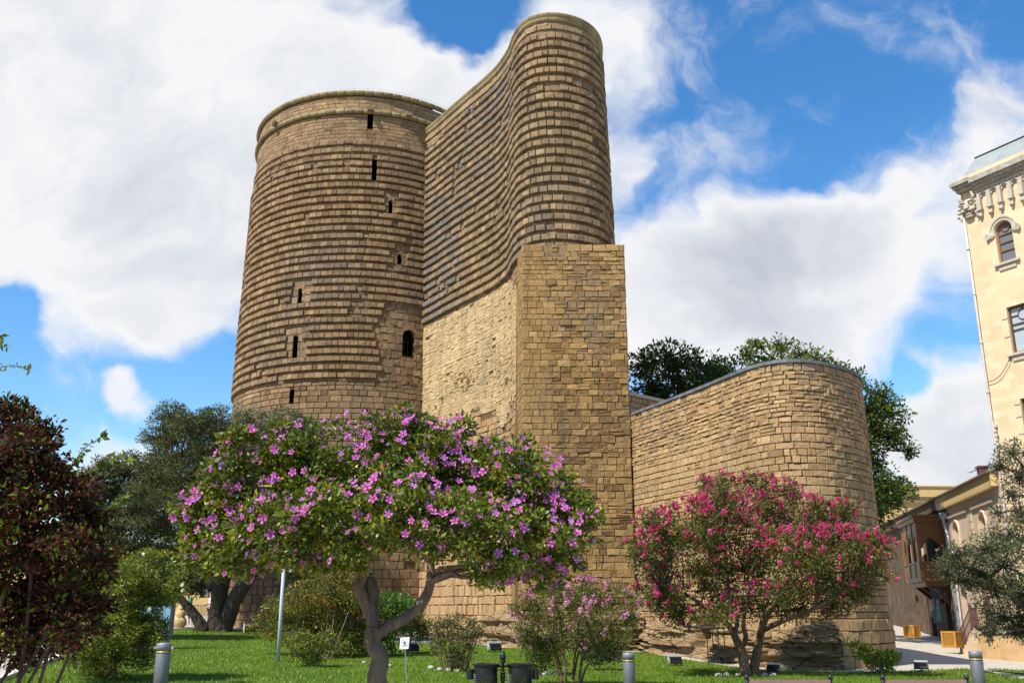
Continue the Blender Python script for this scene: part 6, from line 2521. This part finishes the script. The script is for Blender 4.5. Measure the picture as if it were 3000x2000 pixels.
    for a, b in zip(posts2[:-1], posts2[1:]):
        for h in (0.12, 0.55, 0.92):
            rl.tube([a + Vector((0, 0, h)), b + Vector((0, 0, h))], 0.022, 5)
        nn = max(4, int((b - a).length / 0.11))
        for j in range(1, nn):
            p = a.lerp(b, j / nn)
            rl.tube([p + Vector((0, 0, .1)), p + Vector((0, 0, .92))], 0.011, 4)
    rl.build('railing', M['iron_brown'], st, True)
    # utility pipes by the wall
    up = thing('utility_pipes', 'cluster of rusty utility pipes and loose cables against the wall right of the stone landing', 'pipes', (22.9, 40.0, ground(22, 40)))
    r = random.Random(4)
    for k in range(5):
        x = 22.0 + 0.28 * k
        y = 39.6 - 0.1 * k
        g = ground(x, y)
        m = MB()
        m.tube([(x, y, g - .1), (x, y, g + r.uniform(.6, 1.4)), (x + .1, y + .3, g + 1.8)], 0.06 + .03 * (k % 2), 8)
        m.tube([(x, y, g + .4), (x, y, g + .5)], 0.12, 8)
        m.build('pipe', M['iron_brown'] if k % 2 else M['pipe'], up, True)
    m = MB()
    for k in range(9):
        x = 22.4 + r.uniform(-.3, .5)
        y = 39.4 + r.uniform(-.2, .1)
        g = ground(x, y)
        m.tube(smooth_path([(x, y, g), (x + r.uniform(-.3, .3), y - .1, g + .4), (x + r.uniform(-.2, .3), y, g + .9), (x + r.uniform(-.2, .2), y + .3, g + 1.4)], 4), 0.014, 4)
    m.build('loose_cables', M['pipe'], up, True)
    # yellow house closing the street
    yh = thing('yellow_house', 'pale yellow house with an arcaded cornice seen over the roof of the long rose house', 'building', (42, 100, ground(25, 96)))
    f2 = Fr((36.0, 97.0, 2.6), (1, 0.08))
    y = MB()
    y.box((-2, -8, -4), (14, 0, 9.6), f2)
    y.build('wall', M['yellow_wall'], yh, True)
    y = MB()
    y.box((-2, -8.1, 10.15), (14, 0.5, 11.15), f2)
    y.box((-2, -8.1, 9.603), (14, 0.25, 10.147), f2)
    y.box((-2, -8.1, 11.153), (14, 0.65, 11.28), f2)
    y.build('cornice', M['yellow_wall'], yh, True)
    y = MB()
    for k in range(30):
        u = -1.9 + .5 * k
        pts = [f2(u + .2 * math.cos(t), 0.3, 9.72 + .22 * math.sin(t)) for t in np.linspace(0, PI, 7)]
        y.tube(pts, .04, 5)
    y.build('arcade_band', M['trim'], yh, True)


# ------------------------------------------------------------------ small things
def copy_tree(o, parent=None):
    c = o.copy()
    COL.objects.link(c)
    c.parent = parent
    for ch in list(o.children):
        copy_tree(ch, c)
    return c


def build_small():
    r = random.Random(15)
    # bollards
    g = 'steel bollards along the near path'
    b = thing('bollard', '', 'bollard', (0, 0, 0), group=g)
    m = MB()
    m.lathe([(0.11, 0), (0.11, 0.83), (0.108, 0.835)], n=28)
    m.build('post', M['steel'], b, smooth=False)
    m = MB()
    m.lathe([(0.111, 0.837), (0.111, 0.875)], n=28)
    m.build('band', M['tape'], b)
    m = MB()
    m.lathe([(0.112, 0.877), (0.112, 0.985), (0.105, 0.995), (0.0, 1.0)], n=28)
    m.build('cap', M['steel_cap'], b)
    for ch in b.children:
        for p in ch.data.polygons:
            p.use_smooth = abs(p.normal.z) < 0.6
    for i, (px, py, D, lab) in enumerate(((482, 1881, 15.6, 'steel bollard with a gold band at the left, in front of the yellow green shrub'), (1841, 1910, 18.4, 'steel bollard with a gold band between the pink and the crimson crape myrtle'),
                                     (2856, 1905, 17.6, 'steel bollard with a gold band at the right, in front of the paved street'))):
        o = b if i == 0 else copy_tree(b)
        p = at(px, py, D)
        o.location = (p.x, p.y, p.z - 1.0)
        o['label'] = lab
    # double litter bin
    D = 17.0
    c = at(1473, 1975, D)
    c.z = 0.0
    root = thing('litter_bin_stand', 'black iron post carrying two perforated litter bins side by side', 'litter bin', (c.x, c.y, 0))
    k = mpp(1950, D)
    m = MB()
    m.lathe([(0.09, 0), (0.09, 0.05), (0.035, 0.09), (0.035, 0.3), (0.05, 0.33), (0.03, 0.36), (0.04, 0.45), (0.028, 0.55), (0.042, 0.62), (0.028, 0.70), (0.028, 0.82), (0.045, 0.84), (0.03, 0.86)], n=12)
    for q in (0.42, 0.48, 0.54, 0.60, 0.66):
        m.tube([(0, 0, q), (0, 0, q + .03)], 0.045, 10)
    m.build('post', M['black'], root, smooth=True)
    m = MB()
    m.ellipsoid((0, 0, 0.93), (0.055, 0.055, 0.085), 14, 10)
    m.lathe([(0.05, 0.85), (0.05, 0.868), (0.02, 0.87)], n=12)
    m.build('finial', M['black'], root, smooth=True)
    m = MB()
    m.tube([(-0.32, 0, 0.78), (0.32, 0, 0.78)], 0.02, 6)
    m.build('cross_arm', M['black'], root)
    for sg in (-1, 1):
        x = sg * 0.292
        m = MB()
        R = 0.195
        # perforated drum: diagonal lattice plus plain bands
        n = 34
        zs = np.linspace(0.14, 0.66, 15)
        for i in range(n):
            for dr in (-1, 1):
                pts = [(x + R * math.cos(2 * PI * (i + dr * 0.5 * j) / n), R * math.sin(2 * PI * (i + dr * 0.5 * j) / n), zz) for j, zz in enumerate(zs)]
                m.tube(pts, 0.0085, 4, cap=False)
        for (z0, z1) in ((0.08, 0.16), (0.655, 0.79)):
            pr = [(R + .004, z0), (R + .004, z1), (R - .012, z1), (R - .012, z0)]
            rings = [[m.vert((x + rr * math.cos(2 * PI * j / 30), rr * math.sin(2 * PI * j / 30), zz)) for j in range(30)] for rr, zz in pr]
            for a in range(4):
                for j in range(30):
                    m.face(rings[a][j], rings[a][(j + 1) % 30], rings[(a + 1) % 4][(j + 1) % 30], rings[(a + 1) % 4][j])
        m.face(*[m.vert((x + R * math.cos(2 * PI * j / 30), R * math.sin(2 * PI * j / 30), 0.085)) for j in range(30)])
        bo = m.build('bin', M['black'], root)
        m = MB()
        pr = [(R, 0.792), (R + 0.035, 0.80), (R + 0.035, 0.82), (R - 0.02, 0.82), (R - 0.02, 0.79)]
        rings = [[m.vert((x + rr * math.cos(2 * PI * j / 30), rr * math.sin(2 * PI * j / 30), zz)) for j in range(30)] for rr, zz in pr]
        for a in range(5):
            for j in range(30):
                m.face(rings[a][j], rings[a][(j + 1) % 30], rings[(a + 1) % 5][(j + 1) % 30], rings[(a + 1) % 5][j])
        m.build('rim', M['black'], bo)
        m = MB()
        m.lathe([(0.055, 0.57), (0.06, 0.575), (0.06, 0.73), (0.05, 0.735)], c=(x + sg * 0.265, -0.02, 0), n=14)
        m.build('ashtray', M['black'], bo)
    # no walking sign
    D = 20.0
    p = at(1185, 1883, D)
    root = thing('no_walking_sign', 'small white sign with a ringed walking figure on a thin leaning pole', 'sign', (p.x + 0.09, p.y, 0))
    m = MB()
    m.tube([(0.0, 0.02, -0.1), (-0.075, 0.012, p.z - .1)], 0.009, 6)
    m.build('pole', M['galv'], root)
    m = MB()
    tilt = math.radians(4)
    ct, st_ = math.cos(tilt), math.sin(tilt)
    q = lambda x, z, d: (-0.09 + x * ct - z * st_ * -1, -d, p.z + z * ct - x * st_ * -1)
    pts = [(-.092, -.11), (.092, -.11), (.092, .115), (-.092, .115)]
    F = [m.vert(q(x, z, 0.004)) for x, z in pts]
    K = [m.vert(q(x, z, -0.004)) for x, z in pts]
    m.face(*F)
    m.face(*reversed(K))
    for e in range(4):
        m.face(F[e], K[e], K[(e + 1) % 4], F[(e + 1) % 4])
    pn = m.build('panel', M['sign_white'], root)
    m = MB()
    ringp = [q(0.072 * math.cos(t), 0.005 + 0.072 * math.sin(t), 0.006) for t in np.linspace(0, 2 * PI, 25)]
    m.tube(ringp, 0.0028, 4)
    m.build('ring_mark', M['sign_ring'], pn)
    m = MB()
    Q = lambda x, z: q(x, z + .005, 0.006)
    m.tube([Q(-0.018, 0.04), Q(-0.017, 0.041)], 0.012, 8)
    for pts, w in (([(-.008, .03), (.012, -.005)], .0105), ([(.012, -.005), (-.005, -.025), (-.012, -.055)], .007), ([(.012, -.005), (.02, -.025), (.04, -.05)], .007),
                   ([(-.008, .028), (-.03, .012), (-.036, -.004)], .005), ([(-.004, .025), (.022, .02), (.034, .004)], .005)):
        m.tube([Q(*a) for a in pts], w, 6)
    m.build('walker_mark', M['sign_black'], pn)
    # benches seen from behind
    g = 'brown benches along the near path'
    bn = thing('bench', '', 'bench', group=g)
    D = 14.5
    wd = 245 * mpp(1996, D)
    m = MB()
    for i in range(5):
        z0 = 0.44 + 0.073 * i
        m.box((-wd / 2, -0.06 + 0.018 * -i, z0), (wd / 2, -0.035 - 0.018 * i, z0 + 0.07))
    m.build('backrest', M['brown_slat'], bn)
    m = MB()
    for i in range(5):
        m.box((-wd / 2, -0.55 + .0 + 0.095 * i, 0.40), (wd / 2, -0.55 + 0.095 * i + .09, 0.43))
    m.build('seat', M['brown_slat'], bn)
    for sg in (-1, 1):
        m = MB()
        x = sg * (wd / 2 - .02)
        m.tube(smooth_path([(x, 0.12, 0), (x, 0.02, 0.25), (x, -0.03, 0.42), (x + sg * .02, -0.12, 0.80)], 4), 0.028, 8)
        m.ellipsoid((x + sg * .022, -0.125, 0.835), (.036, .036, .042), 10, 7)
        m.tube(smooth_path([(x, -0.6, 0), (x, -0.55, 0.2), (x, -0.5, 0.39)], 4), 0.025, 8)
        m.tube([(x, -0.55, 0.37), (x, 0.0, 0.37)], 0.02, 6)
        m.build('leg', M['black'], bn, smooth=True)
    for i, (px, lab) in enumerate(((2310, 'brown bench below the twin trunks of the crimson crape myrtle'), (2708, 'brown bench next to the right bollard'))):
        o = bn if i == 0 else copy_tree(bn)
        p = at(px, 1996, D)
        o.location = (p.x, p.y + .1, p.z - 0.772)
        o.rotation_euler.z = PI if False else 0.0
        o['label'] = lab
    # floodlights
    g = 'floodlights set in the lawn'
    fl = thing('floodlight', '', 'floodlight', group=g)
    m = MB()
    pr = [(-0.17, 0.02), (0.12, 0.05), (0.20, 0.30), (-0.02, 0.30), (-0.20, 0.10)]
    for sg in (-1, 1):
        pass
    A = [m.vert((-0.25, y, z + .05)) for y, z in pr]
    B = [m.vert((0.25, y, z + .05)) for y, z in pr]
    m.face(*A)
    m.face(*reversed(B))
    for e in range(5):
        m.face(A[e], B[e], B[(e + 1) % 5], A[(e + 1) % 5])
    for k in range(14):
        x = -0.23 + 0.0335 * k
        m.box((x, -0.2, 0.17), (x + .012, -0.06, 0.34))
    m.build('housing', M['flood_dark'], fl)
    m = MB()
    m.box((-0.27, -0.07, 0.352), (0.27, 0.24, 0.41))
    for sg in (-1, 1):
        m.poly([(sg * .262, -.2, .12), (sg * .262, .15, .05), (sg * .262, .24, .37), (sg * .262, -.05, .37)])
    m.build('lid', M['flood'], fl)
    m = MB()
    m.box((-0.05, -0.05, -0.1), (0.05, 0.05, 0.05))
    m.box((-0.29, -0.02, 0.0), (0.29, 0.02, 0.03))
    m.tube([(-0.27, 0, 0.02), (-0.27, 0, 0.2)], 0.02, 5)
    m.tube([(0.27, 0, 0.02), (0.27, 0, 0.2)], 0.02, 5)
    m.build('bracket', M['flood_dark'], fl)
    fs = [(1449, 1908, 34.5, 0.3, 'grey floodlight against the rock foot left of the pink crape myrtle'), (1978, 1943, 30.0, 0.1, 'grey floodlight between the middle bollard and the crimson crape myrtle trunks'), (2266, 1952, 27.3, -0.5, 'grey floodlight just right of the crimson crape myrtle trunks'),
          (2700, 1963, 28.5, -0.5, 'grey floodlight by the paved street at the end of the lawn'), (1208, 1892, 33.0, 0.2, 'dark floodlight half hidden behind the no walking sign'), (732, 1846, 43.0, 3.6, 'dark floodlight on the gravel right of the olive trunk')]
    for i, (px, py, D, rz, lab) in enumerate(fs):
        o = fl if i == 0 else copy_tree(fl)
        p = at(px, py, D)
        o.location = (p.x, p.y, ground(p.x, p.y) + .03)
        o.rotation_euler.z = rz
        sc = 38 * mpp(py, D) / 0.54
        o.scale = (sc, sc, sc)
        o['label'] = lab
    # white lamp pole
    D = 28.2
    p = at(816, 1907, D)
    lp = thing('lamp_pole', 'slender white lamp pole rising from the lawn into the hibiscus crown', 'lamp post', (p.x, p.y, ground(p.x, p.y)))
    m = MB()
    m.tube([(0, 0, -.1), (0, 0, 1.6), (0, 0, 3.6)], [0.056, 0.053, 0.048], 14)
    m.build('pole', M['white_metal'], lp, smooth=True)
    m = MB()
    m.lathe([(0.06, 3.6), (0.12, 3.63), (0.12, 3.9), (0.05, 3.96)], n=14)
    m.build('lamp_head', M['white_metal'], lp)
    # information board
    D = 32.0
    p = at(445, 1880, D)
    ib = thing('information_board', 'tall dark framed information board with a pale blue poster left of the lawn', 'sign', (p.x, p.y, ground(p.x, p.y)), math.radians(12))
    m = MB()
    zt, zb = 3.0 - .45, 0.42
    m.box((-.62, -.05, zb), (.62, .05, zb + .13))
    m.box((-.62, -.05, zt - .13), (.62, .05, zt))
    m.box((-.62, -.05, zb + .131), (-.49, .05, zt - .131))
    m.box((.49, -.05, zb + .131), (.62, .05, zt - .131))
    m.build('frame', M['frame_dark'], ib)
    m = MB()
    m.box((-.489, -.02, zb + .131), (.489, .02, zt - .131))
    m.build('poster', M['poster'], ib)
    for sg in (-1, 1):
        m = MB()
        m.box((sg * .5 - .05, -.04, 0), (sg * .5 + .05, .04, zb - .002))
        m.build('leg', M['frame_dark'], ib)
    m = MB()
    m.box((-.7, -.3, -.1), (.7, .3, .09))
    m.build('base_slab', M['white_slab'], ib)
    # plum topped bench slab at the foot of the tower
    D = 39.5
    p = at(1210, 1890, D)
    sb = thing('slab_bench', 'low plum topped grey slab bench behind the no walking sign', 'bench', (p.x, p.y, ground(p.x, p.y)))
    m = MB()
    m.box((-.75, -.22, -.1), (.75, .22, .20))
    m.build('base', M['bench_grey'], sb)
    m = MB()
    m.box((-.82, -.28, .202), (.82, .28, .36))
    m.build('seat', M['purple'], sb)
    # dark canopy over the cleft in the bedrock
    D = 31.6
    c1 = at(2062, 1840, D)
    cn = thing('iron_canopy', 'flat black iron canopy on thin posts over the dark cleft in the bedrock', 'canopy', (c1.x, c1.y, 0.3))
    m = MB()
    f = lambda dx, dy, z: (c1.x + dx, c1.y + dy, z)
    zc = c1.z
    pts = [f(-.62, .25, zc + .03), f(-.05, -.75, zc - .02), f(.62, -.35, zc + .0), f(.1, .6, zc + .05)]
    lo = [m.vert(p) for p in pts]
    hi = [m.vert((p[0], p[1], p[2] + .045)) for p in pts]
    m.face(*hi)
    m.face(*reversed(lo))
    for e in range(4):
        m.face(lo[e], lo[(e + 1) % 4], hi[(e + 1) % 4], hi[e])
    m.build('roof_plate', M['black'], cn, True)
    for (dx, dy) in ((-.05, -.7), (.15, -.55), (.35, -.45), (.56, -.33)):
        m = MB()
        m.tube([f(dx, dy, 0.1), f(dx, dy, zc - .01)], 0.014, 6)
        m.build('post', M['black'], cn, True)
    # pale stones in the lawn
    rr = random.Random(31)
    st = [(1140, 1961, 27.2), (1262, 1967, 26.8), (1288, 1976, 26.2), (1312, 1977, 26.0), (1339, 1979, 25.9), (1575, 1978, 25.5), (1600, 1977, 25.5), (1628, 1975, 25.6), (1066, 1953, 28), (2105, 1976, 26.3), (2130, 1977, 26.3), (2162, 1974, 26.4), (2218, 1972, 26.5), (2240, 1978, 26.3), (2265, 1976, 26.4), (585, 1847, 44.5), (655, 1850, 44.5)]
    for i, (px, py, D) in enumerate(st):
        p = at(px, py, D)
        m = MB()
        w = rr.uniform(.07, .15)
        m.ellipsoid((0, 0, 0.0), (w, w * .7, w * .55), 10, 7, jit=0.12, rnd=rr)
        o = m.build('garden_stone', M['rock_pale'], smooth=True)
        o.location = (p.x, p.y, ground(p.x, p.y) + .05)
        o.rotation_euler.z = rr.uniform(0, 3)
        where = 'pale rounded stone edging the upright shrub left of the bins' if 1 <= i <= 4 else ('pale stone lying under the pink crape myrtle' if 5 <= i <= 7 else ('pale stone around the crimson crape myrtle trunks' if 9 <= i <= 14 else ('pale stone at the foot of the olive trunk' if i > 14 else ('pale stone beside the hibiscus trunk, %s' % ('right of it' if i == 0 else 'left of it')))))
        gp = {1: 'stones round the upright shrub', 5: 'stones under the pink crape myrtle', 9: 'stones round the crimson crape myrtle', 15: 'stones at the olive trunk'}
        gk = max([k for k in gp if k <= i], default=None)
        if i in (0, 8):
            gk = None
        tag(o, where, 'stone', gp[gk] if gk else None)
    # left path kerb
    m = MB()
    pts = [(-9.2, 12), (-9.9, 16), (-10.7, 21), (-13.7, 32), (-15.4, 38)]
    for (a, b) in zip(pts[:-1], pts[1:]):
        a, b = Vector((*a, 0)), Vector((*b, 0))
        n = int((b - a).length / 1.0)
        for k in range(n):
            p, q = a.lerp(b, (k + .005) / n), a.lerp(b, (k + .995) / n)
            d = Vector((-(q - p).y, (q - p).x, 0)).normalized() * 0.09
            v = []
            for w in (p - d, q - d, q + d, p + d):
                v.append((w.x, w.y, ground(w.x, w.y)))
            lo = [m.vert((x, y, z - .1)) for x, y, z in v]
            hi = [m.vert((x, y, z + .12)) for x, y, z in v]
            m.face(*hi)
            for e in range(4):
                m.face(lo[e], lo[(e + 1) % 4], hi[(e + 1) % 4], hi[e])
    tag(m.build('kerb', M['white_slab']), kind='structure')
    # carved stone lump, railing by the tower on the left
    p = at(522, 1826, 49)
    sc = thing('carved_stone', 'weathered yellow carved stone standing on the ground left of the olive trunk', 'sculpture', (p.x, p.y, ground(p.x, p.y)))
    m = MB()
    m.ellipsoid((0, 0, .25), (.42, .3, .32), 14, 9, jit=.08, rnd=rr)
    m.ellipsoid((.08, 0, .62), (.26, .22, .3), 12, 8, jit=.08, rnd=rr)
    m.ellipsoid((.1, -.03, .9), (.15, .14, .14), 12, 8, jit=.06, rnd=rr)
    m.build('stone_body', M['statue'], sc, smooth=True)
    m = MB()
    for k in range(14):
        q = at(560 + 4.6 * k, 1825, 51)
        z0 = ground(q.x, q.y)
        m.tube([(q.x, q.y, z0), (q.x, q.y, z0 + 1.05)], .014, 4)
    a, b = at(560, 1825, 51), at(620, 1825, 51)
    for h in (.12, 1.05):
        m.tube([(a.x, a.y, ground(a.x, a.y) + h), (b.x, b.y, ground(b.x, b.y) + h)], .024, 5)
    q0 = at(598, 1795, 50.6)
    tag(m.build('iron_railing', M['black']), 'black iron bar railing behind the olive trunk at the left of the tower', 'railing')


# ------------------------------------------------------------------ people (small, far left)
def skinned(name, joints, edges, radii, mat, parent, sub=2):
    me = bpy.data.meshes.new(name)
    me.from_pydata(joints, edges, [])
    o = bpy.data.objects.new(name, me)
    COL.objects.link(o)
    md = o.modifiers.new('skin', 'SKIN')
    for v, rad in zip(me.skin_vertices[0].data, radii):
        v.radius = (rad, rad) if not isinstance(rad, tuple) else rad
    me.skin_vertices[0].data[0].use_root = True
    o.modifiers.new('sub', 'SUBSURF').levels = sub
    o.modifiers['sub'].render_levels = sub
    bpy.context.view_layer.update()
    m2 = bpy.data.meshes.new_from_object(o.evaluated_get(bpy.context.evaluated_depsgraph_get()))
    bpy.data.objects.remove(o)
    m2.polygons.foreach_set('use_smooth', [True] * len(m2.polygons))
    return link_mesh(name, m2, mat, parent)


def person(label, loc, rz, top, bottom, skirt, arm=0.0):
    root = thing('person', label, 'person', loc, rz)
    J = [(0, 0, .92), (0, 0, 1.15), (0, 0, 1.38), (0, 0, 1.47), (0, -.01, 1.55), (0, -.015, 1.66),
         (.17, 0, 1.36), (.24, -.02, 1.1), (.25, -.12 - arm * .2, .9 + arm * .2), (-.17, 0, 1.36), (-.25, -.02, 1.1), (-.24, -.1, .88),
         (.09, 0, .86), (.10, -.02, .48), (.10, .01, .09), (.11, -.11, .03), (-.09, 0, .86), (-.10, 0, .48), (-.10, .03, .09), (-.11, -.09, .03),
         (.25, -.17 - arm * .25, .83 + arm * .22), (-.24, -.14, .80)]
    E = [(0, 1), (1, 2), (2, 3), (3, 4), (4, 5), (2, 6), (6, 7), (7, 8), (2, 9), (9, 10), (10, 11), (0, 12), (12, 13), (13, 14), (14, 15), (0, 16), (16, 17), (17, 18), (18, 19), (8, 20), (11, 21)]
    R = [(.15, .10), (.14, .095), (.15, .09), .05, (.07, .08), (.075, .09), .055, .043, .033, .055, .043, .033, .085, .058, .04, .032, .085, .058, .04, .032, .026, .026]
    skinned('body', J, E, R, M['skin'], root)
    skinned('shirt', [(0, 0, .95), (0, 0, 1.15), (0, 0, 1.36), (.17, 0, 1.36), (.225, -.015, 1.16), (-.17, 0, 1.36), (-.23, -.015, 1.16)], [(0, 1), (1, 2), (2, 3), (3, 4), (2, 5), (5, 6)],
            [(.172, .125), (.165, .12), (.17, .112), .075, .062, .075, .062], M[top], root)
    if skirt:
        m = MB()
        prof = [(.155, 1.0), (.19, .9), (.215, .75), (.235, .5)]
        rings = [[m.vert((a * math.cos(2 * PI * j / 20) * 1.05, a * .72 * math.sin(2 * PI * j / 20), z)) for j in range(20)] for a, z in prof]
        for k in range(3):
            for j in range(20):
                m.face(rings[k][j], rings[k][(j + 1) % 20], rings[k + 1][(j + 1) % 20], rings[k + 1][j])
        m.build('skirt', M[bottom], root, smooth=True)
    else:
        skinned('trousers', [(0, 0, .93), (.09, 0, .84), (.10, -.02, .48), (.10, .01, .12), (-.09, 0, .84), (-.10, 0, .48), (-.10, .03, .12)], [(0, 1), (1, 2), (2, 3), (0, 4), (4, 5), (5, 6)], [(.165, .12), .105, .078, .065, .105, .078, .065], M[bottom], root)
    m = MB()
    m.ellipsoid((0, .02, 1.66), (.098, .115, .125), 14, 9)
    m.ellipsoid((0, .09, 1.60), (.07, .06, .10), 10, 7)
    h = m.build('hair', M['hair'], root, smooth=True)
    m = MB()
    for sg in (-1, 1):
        m.ellipsoid((sg * .032, -.102, 1.645), (.013, .008, .008), 8, 5)
    m.build('eyes', M['sign_black'], root)
    m = MB()
    m.ellipsoid((0, -.112, 1.62), (.014, .02, .022), 8, 6)
    m.build('nose', M['skin'], root, smooth=True)
    return root


def build_far_left():
    h = thing('ochre_house', 'low plain ochre house glimpsed between the trees at the far left', 'building', (-26, 70, 1.5))
    f = Fr((-52, 72, 0), (1, 0.12))
    m = MB()
    wall_panel(m, f, 0, 34, 0.5, 6.2, [(3 + 4.2 * k, 4.2 + 4.2 * k, 2.6, 4.9, 0) for k in range(7)], 0.25)
    m.poly([f(34, 0, .5), f(34, -9, .5), f(34, -9, 6.2), f(34, 0, 6.2)])
    m.poly([f(0, 0, .5), f(0, 0, 6.2), f(0, -9, 6.2), f(0, -9, .5)])
    m.build('wall', M['yellow_wall'], h, True)
    for k in range(7):
        window(h, f, 3 + 4.2 * k, 4.2 + 4.2 * k, 2.6, 4.9, 0, M['wood_dark'], M['glass'], 0.25, 0.08, bars=(4.0,), mullion=True)
    m = MB()
    m.box((-.4, -9.4, 6.203), (34.4, .4, 6.5), f)
    m.build('roof', M['tile_roof'], h, True)


def build_people():
    p = at(552, 1826, 50.2)
    person('person in teal top and dark skirt standing left of the olive trunk', (p.x, p.y, ground(p.x, p.y) + .02), math.radians(-70), 'cloth_teal', 'cloth_navy', True)
    p = at(613, 1826, 50.4)
    person('person in a white shirt half hidden behind the olive trunk', (p.x, p.y, ground(p.x, p.y) + .02), math.radians(-60), 'cloth_white', 'cloth_navy', False, 1.0)


build_ground()
build_lawn()
build_tower()
Wc = build_wing()
build_rock(Wc)
build_cream_building()
build_lower_building()
build_plants()
build_hibiscus()
build_red_myrtle()
build_pink_myrtle()
build_small()
build_far_left()
build_people()
